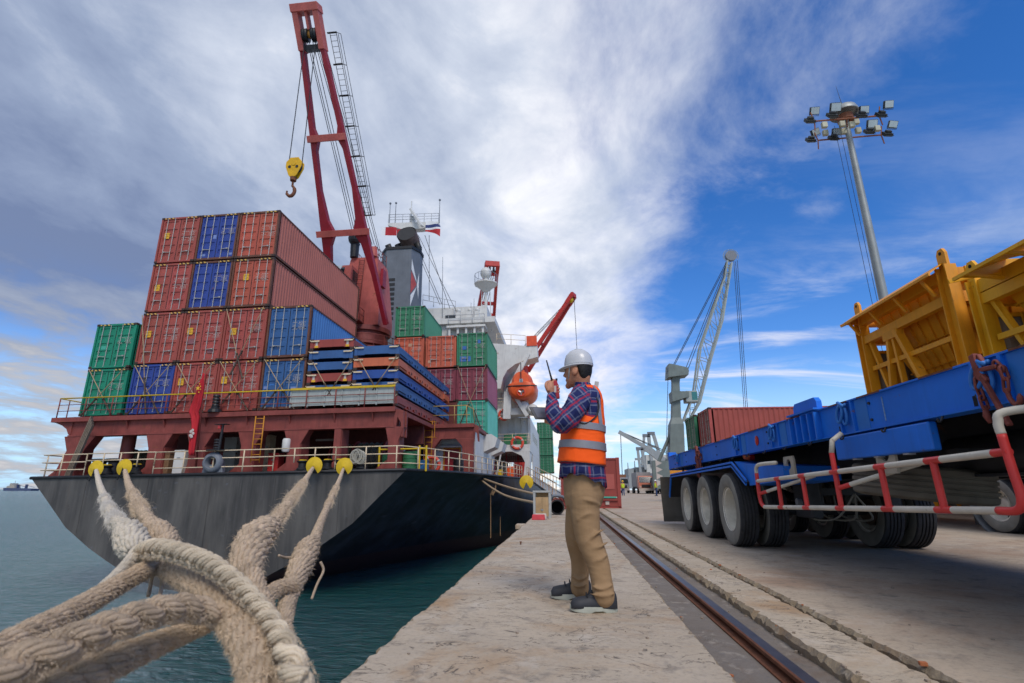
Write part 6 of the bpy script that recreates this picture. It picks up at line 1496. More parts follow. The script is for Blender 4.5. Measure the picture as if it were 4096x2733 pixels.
# panama chock
t = dthing('ring_chock', 'grey ring chock standing on the stern edge beside the ensign', 'chock', 487, 1077, 24.1, dz=1.45)
MB().lathe([(.30, -.28), (.44, -.22), (.50, -.05), (.50, .08), (.42, .2), (.30, .22), (.24, .1), (.24, -.15), (.30, -.28)], 28, (0, 0, .55), M.Rotation(R(90), 3, 'X')).build('ring', SGREY, t, smooth=50)
MB().prism([(-.55, 0), (.55, 0), (.5, .3), (.45, .45), (-.45, .45), (-.5, .3)], 'y', .0, .25).build('foot', SGREY, t, bevel=.03)
# stern light posts
t = dthing('stern_light', 'black lantern post rising from the stern edge by the chock', 'lamp', 495, 1076, 24.2, dz=1.45)
MB().tube([(0, 0, 0), (.02, 0, 1.2), (.08, 0, 2.4)], [.16, .08, .05], 8).build('post', SBLK, t); MB().lathe([(0, 1.12), (.5, 1.12), (.5, 1.16), (0, 1.16)], 16, (-.05, 0, 0)).build('shelf', SBLK, t)
for k in range(4): MB().cyl((-.1, 0, 1.22+k*.13), (-.1, 0, 1.3+k*.13), .16, .15, 12).build('lamp_tier', SBLK, t)
MB().box(-.3, .35, -.15, .15, 2.4, 2.43).build('top_plate', SBLK, t); MB().cyl((-.1, 0, 2.2), (-.1, 0, 2.38), .09, .09, 10).build('red_lens', REDL, t)
t = dthing('stern_light', 'black tiered lantern above the platform edge in the middle', 'lamp', 492, 950, 24.95, dz=4.6)
MB().lathe([(.34, 0), (.3, .15), (.2, .22), (.2, .3), (0, .3)], 14).build('base', SBLK, t)
for k in range(4): MB().lathe([(.1, .32+k*.16), (.19, .34+k*.16), (.16, .44+k*.16), (.1, .46+k*.16)], 14).build('lamp_tier', SBLK, t)
# winches
def winch(label, x, Y):
    t = dthing('mooring_winch', label, 'winch', x, 1080, Y, 'mooring winches under the platform', dz=1.42); ax = M.Rotation(R(90), 3, 'Y')
    for dx in (-.85, .85): MB().cyl((dx-.04, 0, .95), (dx+.04, 0, .95), .85, .85, 24).build('flange', mat('winch_red', '7d2c2c', rough=.55, rust=.15), t, smooth=40)
    rp = [(.3, -.8)]
    for k in range(16): rp += [(.66+.05*math.sin(k*2), -.8+k*.1), (.72+.05*math.sin(k*2), -.75+k*.1)]
    MB().lathe(rp + [(.3, .8)], 24, (0, 0, .95), ax).build('rope_drum', mat('wound_rope', '6f6a5c', rough=.95, var=.3, vscale=12), t, smooth=40)
    MB().cyl((.95, 0, .95), (1.75, 0, .95), .42, .42, 20).build('motor', SGREY, t, smooth=40); MB().box(-1.1, 1.7, -.5, .5, 0, .18).build('bed', SBLK, t)
winch('mooring winch wound with rope in the right bay', 853, 28.0); winch('mooring winch in the next bay, behind the thin column', 800, 28.6); winch('mooring winch half hidden under the left inner frame', 330, 29.0)
# drums and other deck gear
def drum(label, x, Y, m, h=.9, r_=.3):
    t = dthing('steel_drum', label, 'drum', x, 1082, Y, 'steel drums on the mooring deck', dz=1.42)
    MB().lathe([(0, 0), (r_, 0), (r_, h*.32), (r_+.02, h*.34), (r_, h*.36), (r_, h*.64), (r_+.02, h*.66), (r_, h*.68), (r_, h), (r_-.03, h-.02), (0, h-.02)], 24).build('shell', m, t, smooth=40); MB().cyl((.1, 0, h-.02), (.1, 0, h+.01), .05, .05, 8).build('bung', SBLK, t)
drum('green steel drum standing right of the thick column', 942, 25.9, GREENP, 1.0, .42); drum('green steel drum left of the thick column', 890, 26.2, GREENP, .95, .32); drum('black steel drum by the red deckhouse door', 1052, 31.8, SBLK, .9, .32)
def crate(name, label, cat, x0, x1, yb, yt, Y, m, dep=.6, group=None):
    a, c = WS(x0, yb, Y), WS(x1, yt, Y); w_ = c.x-a.x; t = ship_thing(name, label, cat, (a.x+w_/2, Y, 1.42), 0, group); h = max(.3, c.z-1.42)
    MB().box(-w_/2, w_/2, 0, dep, 0, h).build('body', m, t, bevel=.02); MB().box(-w_/2-.02, w_/2+.02, -.02, dep+.02, h+.001, h+.05).build('lid', m, t, bevel=.01); MB().box(-.08, .08, -.035, -.001, h*.7, h*.75).build('latch', STEEL, t); return t
crate('white_locker', 'white box like a fridge behind the stern rail by the ensign', 'locker', 394, 424, 1082, 1035, 25.0, mat('fridge_white', 'c9c9c4', rough=.4, var=.06))
crate('rope_bin', 'brown woven bin left of the white locker', 'bin', 352, 390, 1082, 1042, 25.2, mat('woven_brown', '70543a', rough=.9, var=.3, vscale=20, bump=.5, bscale=60))
crate('red_toolbox', 'bright red box on a stand between two columns', 'toolbox', 612, 640, 1082, 1042, 26.5, mat('box_red', 'c83a34', rough=.5))
crate('deck_locker', 'cream locker leaning in the bay beside the yellow ladder', 'locker', 600, 622, 1082, 1000, 29, SCREAM); crate('deck_locker', 'white equipment cabinet in the bay right of the ensign', 'locker', 508, 545, 1070, 1005, 30, SWHITE); crate('tarpaulin_bundle', 'blue tarpaulin covered bundle by the side rail', 'bundle', 955, 978, 1085, 1058, 27.0, mat('tarp_blue', '1f5a8a', rough=.6, var=.3, vscale=6, bump=.8, bscale=8))
t = dthing('air_cylinder', 'white cylinder bolted on the column left of the winches', 'cylinder', 657, 1022, 25.0); MB().lathe([(0, -.35), (.16, -.33), (.2, -.25), (.2, .25), (.16, .33), (0, .35)], 16).build('shell', SWHITE, t, smooth=40); MB().box(-.22, .22, .05, .12, -.05, .05).build('strap', STEEL, t)
t = dthing('plank_stack', 'weathered planks leaning on the leftmost column', 'planks', 165, 1088, 24.7, dz=1.45); WOOD = mat('grey_wood', '7c6f60', rough=.85, var=.25, vscale=8, bump=.4)
for k in range(4): MB().bar((-.35+k*.13, -.05*k, 0), (.55+k*.10, -.1-.05*k, 3.1-.15*k), .05, .14, (0, 1, 0)).build('plank', WOOD, t)
t = dthing('orange_bucket', 'small orange bucket beside the leaning planks', 'bucket', 213, 1088, 25, dz=1.42); MB().lathe([(0, 0), (.15, 0), (.2, .55), (.18, .55), (.14, .05)], 16).build('pail', mat('bucket_orange', 'b8442a', rough=.5), t, smooth=40); MB().tube(arc((0, 0, .5), .2, 0, 180, 10), .012, 5).build('handle', STEEL, t)
t = dthing('yellow_guard_frame', 'yellow pipe frame round the green drums', 'frame', 918, 1083, 25.4, dz=1.42)
for dx in (-1.1, -.2, .95, 1.3): MB().tube([(dx, 0, 0), (dx, 0, 1.25)], .05, 8).build('post', SYEL, t)
MB().tube([(-1.1, 0, 1.1), (1.3, 0, 1.1)], .04, 8).build('bar', SYEL, t)
t = dthing('rope_coil', 'grey rope coil hung on the stern rail by the winch', 'rope', 822, 1048, 24.05)
for k in range(6): MB().tube([(.22*math.cos(a*math.pi/8)+.06*k-.15, .03*(k % 2)-.03, .3*math.sin(a*math.pi/8)+.05*math.sin(k)) for a in range(16)], .025, 6, closed=True).build('turn', mat('coil_rope', 'a39f92', rough=.9), t)
t = dthing('strip_lamp', 'pale strip lamp under the platform in the right bay', 'lamp', 745, 1010, 30.9); MB().box(-.6, .6, 0, .1, -.07, .07).build('tube_cover', PRINT, t, bevel=.03); MB().box(-.62, .62, .1, .16, -.04, .04).build('batten', SGREY, t)
# heaving lines and a hank of rope over the dark hull side
t = ship_thing('hanging_rope_hank', 'thick brown rope hank looped over the hull edge', 'rope', tuple(WS(1126, 1095, 39.0)))
o_ = WS(1126, 1095, 39.0); HK = mat('hank_rope', 'a5835f', rough=.9, var=.25, vscale=8, bump=.5)
for k in range(6): MB().tube(spline([(-.15+.06*k, -.35, .2), (-.1+.06*k, -.45, -.5), (-.05+.05*k, -.42, -1.0-.04*k), (.12+.03*k, -.4, -1.25)], 6), .055, 6).build('bight', HK, t, smooth=True)
MB().tube(spline([(.15, -.4, -1.25), (.38, -.4, -.9), (.42, -.35, .3)], 6), .07, 6).build('bight', HK, t, smooth=True); MB().tube(spline([(0, -.4, -1.2), (-.9, -.4, -1.25), (-1.9, -.35, -.6), (-2.5, -.3, .15)], 6), .05, 6).build('tail', HK, t, smooth=True)
MB().tube([(.05, -.42, -1.2), (.04, -.42, -4.2)], .025, 5).build('heaving_line', HK, t)
t = ship_thing('hanging_rope_hank', 'smaller frayed rope hank on the hull, farther right', 'rope', tuple(WS(1150, 1100, 44.0)))
for k in range(4): MB().tube(spline([(-.1+.06*k, -.5, .3), (-.08+.05*k, -.55, -.5), (-.12+.07*k, -.55, -1.2)], 6), .06, 6).build('bight', HK, t, smooth=True)
MB().tube([(0, -.55, -1.1), (-.05, -.55, -4.4)], .025, 5).build('heaving_line', HK, t)
# breast lines running forward from the side to the quay, with their own rat guard
a_, c_ = WS(1098, 1095, 36), atZ(1293, 1150, .3); MB_ = None
t = thing('mooring_line', 'pale mooring line running along the dark hull to the quay, upper one', 'rope', tuple(SHIP @ a_)); e = c_ - (SHIP @ a_); MB().tube(spline([(0, 0, 0), tuple(e*.5+V((0, 0, -.1))), tuple(e)], 8), .06, 8).build('line', ROPE_M, t, smooth=True)
t = thing('mooring_line', 'pale mooring line along the dark hull, lower one', 'rope', tuple(SHIP @ a_ + V((0, -.3, -.05)))); MB().tube(spline([(0, 0, 0), tuple(e*.5+V((-.2, 0, -.45))), tuple(e+V((0, -1, -.15)))], 8), .06, 8).build('line', ROPE_M, t, smooth=True)
t = thing('rat_guard', 'yellow disc rat guard on the lines beside the dark hull', 'rat guard', tuple(atY(1208, 1107, 34.5)), group='yellow rat guards on the mooring lines'); o = pacman(.45, -60, 245).build('disc', RGY, t); s_ = o.modifiers.new('s', 'SOLIDIFY'); s_.thickness = .015
# gangway
g0, g1 = SHIP @ V((-3.4, 52.5, 1.6)), V((-.25, 37.0, .12))
gw = thing('gangway', 'aluminium gangway with handrails sloping from ship to quay', 'gangway', tuple(g1)); d_ = g0-g1; sd_ = V((d_.y, -d_.x, 0)).normalized()*.42
MB().bar(V((0,0,0)), d_, .8, .1).build('tread_deck', STEEL, gw)
for k in (-1, 1):
    MB().bar(sd_*k, d_+sd_*k, .06, .22).build('stringer', STEEL, gw); MB().tube([sd_*k+V((0,0,1.05)), d_+sd_*k+V((0,0,1.05))], .035, 6).build('handrail', SCREAM, gw); MB().tube([sd_*k+V((0,0,.55)), d_+sd_*k+V((0,0,.55))], .025, 6).build('handrail', SCREAM, gw)
    for j in range(12): q = d_*(j/11)+sd_*k; MB().tube([q, q+V((0, 0, 1.05))], .025, 6).build('stanchion', SORG if j % 3 else SCREAM, gw)
for j in range(14): q = d_*((j+.5)/14); MB().bar(q-sd_*.9+V((0,0,.06)), q+sd_*.9+V((0,0,.06)), .1, .03).build('cleat', STEEL, gw)

# ================================================================== ON THE QUAY EDGE
q0, q1 = atZ(1224, 1190), atZ(1266, 1188)
PLY = mat('plywood', 'a88c66', rough=.75, var=.2, vscale=5, streak=.15); FRG = mat('frame_grey', 'a2a4a0', rough=.6, var=.15, vscale=4, rust=.1)
t = thing('plywood_cabinet', 'grey framed plywood cabinet standing at the quay edge', 'cabinet', (q0.x, q0.y, 0)); w_ = q1.x-q0.x; hh = (1190-1136)*1.743/2048*q0.y*1.0
for x0 in (0, w_-.06): 
    for y0_ in (0, .5): MB().box(x0, x0+.06, y0_, y0_+.06, .0, hh).build('post', FRG, t)
MB().box(-.01, w_+.01, -.01, .57, hh+.001, hh+.05).build('top_frame', FRG, t); MB().box(.065, w_/2-.004, .02, .04, .05, hh*.82).build('door', PLY, t); MB().box(w_/2+.004, w_-.065, .02, .04, .05, hh*.82).build('door', PLY, t); MB().box(.0, w_, .51, .53, .05, hh-.002).build('back_panel', PLY, t); MB().box(w_/2-.03, w_/2+.03, .005, .018, hh*.3, hh*.36).build('hasp', STEEL, t)
q = atZ(1238, 1188); t = thing('kerb_block', 'red and white painted concrete block before the cabinet', 'block', (q.x+.03, q0.y-.75, 0)); MB().prism([(-.17, 0), (.17, 0), (.15, .13), (-.15, .13)], 'y', 0, .2).build('red_block', mat('block_red', 'c2444c', rough=.7, var=.2, vscale=8), t, bevel=.012); MB().prism([(-.12, 0), (.2, 0), (.19, .14), (-.10, .14)], 'y', .21, .4).build('white_block', mat('block_white', 'c6c0b6', rough=.7, var=.15, vscale=8), t, bevel=.012)
q = atZ(1279, 1182); t = thing('rubber_pipe', 'short black rubber pipe lying open end towards the viewer', 'pipe', (q.x, q.y, .0)); rr = 15*1.743/2048*q.y*1.05
MB().lathe([(rr*.82, 0), (rr, 0), (rr, .55), (rr*.85, .6), (rr*.82, .55), (rr*.82, 0)], 26, (0, 0, rr), M.Rotation(R(-90), 3, 'X')).build('shell', RUBBER, t, smooth=40); MB().lathe([(0, 0), (rr*.83, 0)], 20, (0, .5, rr), M.Rotation(R(-90), 3, 'X')).build('inner_disc', GAP, t); MB().tube(spline([(-.2, .3, rr*1.9), (-.1, .2, rr*2.5), (.15, .3, rr*2.4), (.3, .5, rr*1.9)], 5), .045, 8).build('sling', SGREY, t, smooth=True)
q = atZ(1300, 1172); t = thing('scrap_heap', 'rusty lashing gear heaped behind the rubber pipe', 'scrap', (q.x-.1, q.y+.6, 0))
for k in range(16): a_ = V((random.uniform(-.4, .4), random.uniform(0, .8), random.uniform(.05, .3))); MB().bar(a_, a_+V((random.uniform(-.5, .5), random.uniform(-.3, .3), random.uniform(-.05, .25))), .06, .05).build('iron_bar', CHN if k % 2 else SRED, t)
for i, (x_, y_) in enumerate(((1195, 1250), (1240, 1186))):
    q = atZ(x_, y_); t = thing('anchor_bolt', ['rusty bolt standing up near the quay edge', 'small pale bolt before the painted block'][i], 'bolt', (q.x, q.y, 0)); MB().cyl((0, 0, 0), (0, 0, .035), .008, .008, 8).build('shank', RUST, t); MB().cyl((0, 0, .03), (0, 0, .042), .016, .016, 6).build('nut', RUST, t)
# loose chips and dirt near the rail
CH = mat('stone_chip', '8f8172', rough=.9, var=.3, vscale=20); BRKC = mat('brick_chip', 'a8643f', rough=.9, var=.3, vscale=20)
st = MB()
for k in range(420):
    y_ = random.uniform(2.2, 12)**1.0; side = random.choice((1.17, 1.5, 1.55, .7, random.uniform(-.8, 3.5))); x_ = side+random.gauss(0, .03); s_ = random.uniform(.002, .009)*(1.0 if k % 12 else 1.7)
    z0_ = .001 if not (.68 < x_ < 1.17 or 1.5 < x_ < 1.54) else -.054
    if x_ < -.9: continue
    st.obox((x_, y_, z0_+s_*.4), (s_*2, s_*1.6, s_), M.Rotation(random.uniform(0, 3), 3, 'Z'), 0 if k % 9 else 1)
tag(st.build('concrete_chips', [CH, BRKC]), 'loose concrete chips scattered along the rail trench', 'rubble', kind='stuff')

# ================================================================== FAR SIDE OF THE YARD
q = atZ(1427, 1167); FRZ = (1167-1063)*1.743/2048*q.y*1.02
t = thing('flat_rack', 'red flat rack with upright end wall standing on the yard', 'flat rack', (q.x-2.44, q.y, 0))
MB().box(.12, 2.32, .04, .12, .45, FRZ).build('end_wall', R_RED, t, bevel=.01); MB().box(.9, 2.2, .02, .038, .75, 1.35).build('faded_panel', mat('faded_red', 'a5544c', rough=.6, var=.1), t)
for x0 in (0, 2.3): MB().box(x0, x0+.14, 0, .2, .02, FRZ+.02).build('corner_post', R_RED, t, bevel=.01)
MB().box(.14, 2.3, .0, .1, FRZ-.06, FRZ).build('top_rail', R_RED, t); MB().box(.14, 2.3, .02, 6.0, .08, .40).build('base_frame', R_RED, t); MB().box(.14, 2.25, -.01, .03, .40, .46).build('teal_strip', C_TEAL, t); MB().box(0, 2.44, 0, 6.05, .0, .07).build('skid', R_RED, t); MB().bar((1.5, -.04, .33), (2.3, -.04, .33), .04, .05).build('latch_bar', R_RED, t); MB().box(1.8, 1.95, -.012, -.002, .14, .28).build('label_plate', PRINT, t)
def truck(label, x, Y, rz, cabcol, load=None):
    t = thing('truck', label, 'truck', (x, Y, 0), rz, 'trucks parked across the yard'); m = mat('cab_'+cabcol, cabcol, rough=.4, var=.1)
    MB().prism([(0, .6), (2.0, .6), (2.0, 2.9), (.5, 2.95), (.1, 1.8)], 'x', -1.2, 1.2).build('cab', m, t, bevel=.08); MB().prism([(.09, 1.82), (.42, 2.75), (.40, 2.76), (.07, 1.83)], 'x', -1.05, 1.05).build('windscreen', GLASS, t); MB().box(-1.2, 1.2, -.06, .0, .5, .9).build('bumper', PRINT, t); MB().box(-.7, .7, -.05, .05, 1.0, 1.5).build('grille', SBLK, t)
    for s in (-1, 1): MB().box(s*.95-.15, s*.95+.15, -.08, -.03, 1.0, 1.2).build('headlight', PRINT, t)
    MB().box(-1.1, 1.1, 2.1, 9, .8, 1.15).build('chassis', CHAS, t)
    for y_ in (1.0, 6.5, 7.8):
        for s in (-1, 1): MB().cyl((s*1.2-.15, y_, .5), (s*1.2+.15, y_, .5), .5, .5, 18).build('wheel', RUBBER, t)
    if load: MB().box(-1.22, 1.22, 2.3, 9.2, 1.151, 3.6).build('load_box', mat('load_'+load, load, rough=.6, var=.15, streak=.2), t)
truck('brightly painted lorry facing the viewer beyond the red flat rack', 13.6, 92, 0, 'b8705a', '8a8d90'); truck('lorry with a brown load left of the brightly painted one', 11.3, 106, R(8), '8d9094', '8a5f43'); truck('small white and purple lorry right of the brightly painted one', 16.6, 99, R(-6), '8a6a8f', '9a9da0'); truck('red lorry at the far side near the harbour crane', 18.7, 104, R(-15), '9a3a3c', 'b0b3b3')
# far freighter alongside the quay with its own cranes
FYs = 210.0
def fs(x, y, Y=FYs): return atY(x, y, Y)
a_ = fs(1436, 1110); fsh = thing('bulk_carrier', 'grey bulk carrier with twin jib cranes berthed far along the quay', 'ship', (a_.x, FYs, 0)); O = V((a_.x, FYs, 0)); FGY = mat('far_grey', '8b9294', rough=.7, var=.12); FWH = mat('far_white', 'b9bcb8', rough=.7, var=.1)
def fr(x, y): return fs(x, y)-O
MB().prism([(fr(1436, 0).x, .2), (fr(1560, 0).x, .2), (fr(1560, 0).x, fr(1500, 1108).z), (fr(1436, 0).x, fr(1500, 1112).z)], 'y', 4, 20).build('hull', FGY, fsh)
for x0, x1, yt in ((1443, 1456, 1075), (1460, 1482, 1072), (1485, 1500, 1068), (1507, 1522, 1062)): MB().box(fr(x0, yt).x, fr(x1, yt).x, 2, 16, 1, fr(x0, yt).z).build('hatch_tower', FGY, fsh)
b_ = fr(1500, 1050); MB().box(b_.x-3, b_.x+14, 0, 14, b_.z-6, b_.z+1.0).build('deckhouse', FWH, fsh); MB().box(b_.x-2.5, b_.x+13.5, -.1, 0, b_.z-2.5, b_.z-1.2).build('window_band', GLASS, fsh)
for (bx, by), (hx, hy), (ox, oy) in (((1497, 1070), (1483, 1000), (1480, 1058)), ((1517, 1055), (1494, 995), (1502, 1062)), ((1482, 1078), (1468, 1030), (1477, 1082))):
    h_ = fr(hx, hy)
    MB().bar(fr(bx, by), h_+V((.8, 0, 0)), 1.0, 1.2).build('jib', FGY, fsh); MB().bar(fr(ox-6, oy+10), h_-V((.8, 0, 0)), .9, 1.0).build('jib', FGY, fsh); MB().bar(h_-V((1.4, 0, 0)), h_+V((1.4, 0, 0)), 1.2, 1.2).build('jib_head', SGREY, fsh); m_ = (h_+fr(bx, by))/2; MB().bar(m_-V((3.0, 0, 0)), m_+V((.5, 0, 0)), .8, .8).build('jib_tie', FGY, fsh)
    p_ = fr(bx, by); MB().cyl((p_.x, 6, 1), (p_.x, 6, p_.z+1), 2.0, 2.0, 14).build('crane_pedestal', FGY, fsh)
for x_, yt in ((1446, 1060), (1462, 1055)): q = fr(x_, yt); MB().tube([(q.x, 8, 3), (q.x, 8, q.z)], [.4, .15], 6).build('mast', FGY, fsh)
t = thing('harbour_crane', 'grey harbour crane with its boom reaching left in the distance', 'crane', (fs(1540, 1070, 150).x, 150, 0)); O2 = V((fs(1540, 1070, 150).x, 150, 0)); g_ = lambda x, y: fs(x, y, 150)-O2
MB().bar(g_(1536, 1068), g_(1482, 1027), 1.0, 1.8).build('boom', FGY, t); MB().bar(g_(1482, 1027), g_(1420, 991), .7, 1.0).build('boom', FGY, t); MB().cyl((0, 0, 0), g_(1540, 1055), 2.2, 1.8, 14).build('tower', FGY, t); MB().box(-4, 5, -2, 6, .8, 5).build('machinery_house', FGY, t)
for a__, c__ in (((1422, 990), (1540, 1045)), ((1430, 993), (1538, 1040)), ((1424, 992), (1428, 1090))): wire(t, g_(*a__), g_(*c__), .1)
for i, x_ in enumerate((1465, 1485, 1530)):
    pass
# containers and sheds beyond the gangway
for i, (x0, z_, lab) in enumerate(((-3.6, .0, 'lowest green container of the far deck stack beyond the house'), (-3.6, 2.7, 'middle green container of the far deck stack'), (-3.6, 5.4, 'top green container of the far deck stack'))):
    p = WS(1239, 1100, 84); container('shipping_container', lab, C_GRN2, p.x+1.0, 84, 3.0+z_, 6.058, 2.591, group='containers on the ship beyond the house', sticker=None, haz=False, detail=1)
# ship on the horizon
p = atY(50, 1121, 1400); hs = thing('distant_ship', 'small blue freighter on the horizon at far left', 'ship', (p.x, 1400, WATER)); S = 1400*1.743/2048
DB = mat('far_blue', '3f4a68', rough=.8); DW = mat('far_cream', '9a958c', rough=.8)
MB().prism([(-37*S, 0), (36*S, 0), (38*S, 5*S), (-39*S, 7*S)], 'y', -12, 12).build('hull', DB, hs)
MB().prism([(-34*S, 7*S), (-12*S, 6*S), (-14*S, 14*S), (-20*S, 14*S), (-21*S, 18*S), (-26*S, 18*S), (-27*S, 12*S), (-33*S, 11*S)], 'y', -9, 9).build('deckhouse', DW, hs)
for x_ in (-14, 10): MB().box(x_*S, (x_+3)*S, -3, 3, 6*S, 15*S).build('crane_post', DB, hs)
MB().bar((-12*S, 0, 14*S), (10*S, 0, 9*S), S*.7, S*.7).build('boom', DB, hs); MB().bar((12*S, 0, 13*S), (34*S, 0, 8*S), S*.7, S*.7).build('boom', DB, hs); MB().bar((-22*S, 0, 18*S), (-22*S, 0, 24*S), S*.7, S*.7).build('mast', DW, hs)

# ================================================================== MOORING ROPES IN THE FOREGROUND
RP_T = mat('rope_tan', 'cbb499', rough=.95, var=.36, vscale=9, bump=.8, bscale=200, spec=.08, dirt=.22)
RP_W = mat('rope_white', 'd4c8b4', rough=.95, var=.22, vscale=22, bump=.7, bscale=220, spec=.1, dirt=.12)
FIB_T = mat('fibre_tan', 'cdb89d', rough=1, var=.3, vscale=30, spec=.05); FIB_W = mat('fibre_white', 'cfc8bc', rough=1, var=.2, vscale=30, spec=.05)
RP_B = mat('rope_pale_beige', 'd3c3aa', rough=.95, var=.34, vscale=12, bump=.7, bscale=220, spec=.08, dirt=.16)
KPX = 1.743/2048
def rope(label, ctl, m, fm, strands=3, twist=5.0, fuzz=1200, flen=.35, plait=False, knob=(), group=None, clamp_ground=True):
    # ctl: (x, y, distance, width in view px) -> real path with real radius
    P0 = [atD(x, y, D) for x, y, D, w_ in ctl]; R0 = [w_*KPX*D/2 for x, y, D, w_ in ctl]
    n = 14; P = spline(P0, n); Rr = []
    for i in range(len(R0)-1): Rr += [R0[i]+(R0[i+1]-R0[i])*k/n for k in range(n)]
    Rr.append(R0[-1])
    # resample evenly in units of rope radius
    Q, Rq, acc = [P[0]], [Rr[0]], 0
    for a, c, r_ in zip(P, P[1:], Rr):
        L = (c-a).length; st = r_*.55; k = max(1, int(L/st)); 
        for j in range(1, k+1): Q.append(a+(c-a)*j/k); Rq.append(r_)
    base = Q[0]; t = thing('mooring_rope', label, 'rope', tuple(base), group=group)
    Q = [q - base for q in Q]
    fr_ = []; prev = None
    for i in range(len(Q)):
        tg = (Q[min(i+1, len(Q)-1)]-Q[max(i-1, 0)]); tg = tg.normalized() if tg.length > 1e-9 else V((0, 1, 0))
        if prev is None: prev = tg.cross(_f).normalized()
        prev = (prev-tg*prev.dot(tg)).normalized(); fr_.append((tg, prev, tg.cross(prev)))
    ph = 0; phs = []
    for i in range(len(Q)):
        if i: ph += (Q[i]-Q[i-1]).length/(Rq[i]*twist)*2*math.pi
        phs.append(ph)
    rnd = random.Random(sum(ord(c)*(i+1) for i, c in enumerate(label)))
    sets = [(1, k/strands*2*math.pi) for k in range(strands)] if not plait else [(1, k*2*math.pi/3) for k in range(3)]
    sr = {3: .52, 4: .46}.get(strands, .5) if not plait else .46
    for sg, a0 in sets:
        pts, rs = [], []
        for i, (q, r_) in enumerate(zip(Q, Rq)):
            a = a0+sg*phs[i]*(1 if not plait else .75); tg, u, v_ = fr_[i]
            rad = r_*(1-sr) * (1 if not plait else (1.0+.17*math.sin(2*phs[i]*.75*2+(0 if sg > 0 else math.pi)+a0)))
            if plait:
                w3 = phs[i]*1.0+a0; pts.append(q+u*(math.sin(w3)*r_*.56)+v_*(math.sin(2*w3)*r_*.36))
            else: pts.append(q+(u*math.cos(a)+v_*math.sin(a))*rad)
            rs.append(r_*sr*(1+.05*math.sin(i*1.7+a0*3)))
        # a strand is a bundle of yarns laid the other way round
        ny = 7; sb = MB(); sb.tube(pts, [x*.66 for x in rs], 6); pv = None; yl = [[] for _ in range(ny)]
        acc = 0
        for i, (q, r_) in enumerate(zip(pts, rs)):
            tg = (pts[min(i+1, len(pts)-1)]-pts[max(i-1, 0)]).normalized(); pv = tg.orthogonal().normalized() if pv is None else pv
            pv = (pv-tg*pv.dot(tg)).normalized(); w2 = tg.cross(pv)
            if i: acc += (pts[i]-pts[i-1]).length/(r_*9)*6.283
            for k in range(ny):
                a = k*6.283/ny-sg*acc+rnd.gauss(0, .05); yl[k].append(q+(pv*math.cos(a)+w2*math.sin(a))*r_*(.66+rnd.gauss(0, .025)))
        for k in range(ny): sb.tube(yl[k], [x*(.36+.03*math.sin(k*2.1)) for x in rs], 5)
        tag(sb.build('strand', m, t, smooth=True), kind='stuff')
    if plait: MB().tube(Q, [r_*.40 for r_ in Rq], 10).build('core', m, t, smooth=True)
    # frayed fibres
    fb = MB()
    wts = []; s_ = 0
    for i, r_ in enumerate(Rq): s_ += 1.0; wts.append(s_)
    for k in range(int(fuzz*3.2)):
        i = min(len(Q)-2, int(rnd.random()*len(Q))); r_ = Rq[i]; tg, u, v_ = fr_[i]; a = rnd.uniform(0, 6.283)
        nd = u*math.cos(a)+v_*math.sin(a); p = Q[i]+(Q[i+1]-Q[i])*rnd.random()+nd*r_*.85; L = r_*flen*1.35*rnd.uniform(.4, 1.7)
        d = (nd*rnd.uniform(.3, 1)+tg*rnd.uniform(-1.0, 1.0)+V((rnd.gauss(0, .4), rnd.gauss(0, .4), rnd.gauss(0, .4)-.2))).normalized()
        s2 = d.cross(V((rnd.gauss(0, 1), rnd.gauss(0, 1), rnd.gauss(0, 1)))).normalized()*max(.0005, r_*.012)
        m1 = p+d*L*.5; e = p+d*L+V((rnd.gauss(0, .25)*L, rnd.gauss(0, .25)*L, -abs(rnd.gauss(0, .35))*L))
        fb.add([p-s2, p+s2, m1+s2*.8, m1-s2*.8, e], [(0, 1, 2, 3), (3, 2, 4)])
    # frayed knobs of chafing gear
    for (f, amount, spread, down) in knob:
        i0 = int(f*(len(Q)-1)); r_ = Rq[i0]
        for k in range(int(amount*1.7)):
            i = max(0, min(len(Q)-2, i0+int(rnd.gauss(0, spread)))); r_ = Rq[i]; tg, u, v_ = fr_[i]; a = rnd.uniform(0, 6.283); nd = u*math.cos(a)+v_*math.sin(a)
            p = Q[i]+nd*r_*.95; L = r_*rnd.uniform(.3, .85); d = (nd*.75+tg*rnd.uniform(-.2, 1.2)+V((rnd.gauss(0, .35), rnd.gauss(0, .35), rnd.gauss(0, .35)))).normalized()
            if rnd.random() < .05: L *= 2.2
            s2 = d.cross(V((rnd.gauss(0, 1), rnd.gauss(0, 1), rnd.gauss(0, 1)))).normalized()*max(.0007, r_*.017)
            m1 = p+d*L*.55+nd*L*.1; e = m1+d*L*.3+V((rnd.gauss(0, .12)*L, rnd.gauss(0, .12)*L, -down*L*rnd.uniform(.1, .9)))
            fb.add([p-s2, p+s2, m1+s2*.9, m1-s2*.9, e-s2*.2, e+s2*.2], [(0, 1, 2, 3), (3, 2, 5, 4)])
    if fb.v: tag(fb.build('frayed_fibres', fm, t), kind='stuff')
    return t
GR = 'heavy mooring ropes in the foreground'
rope('white mooring rope from the leftmost rat guard down to a frayed splice', [(221,1080,24.2,8),(226,1104,15,11),(234,1128,9.5,14),(249,1165,5.6,20),(270,1198,3.6,30),(284,1212,3.0,44),(296,1226,2.6,68),(304,1246,2.3,72),(318,1264,2.05,50)], RP_W, FIB_W, 3, 4.2, 2200, .16, knob=((.70, 900, 9, .7), (.80, 1500, 14, .9), (.90, 1200, 12, .9)), group=GR)
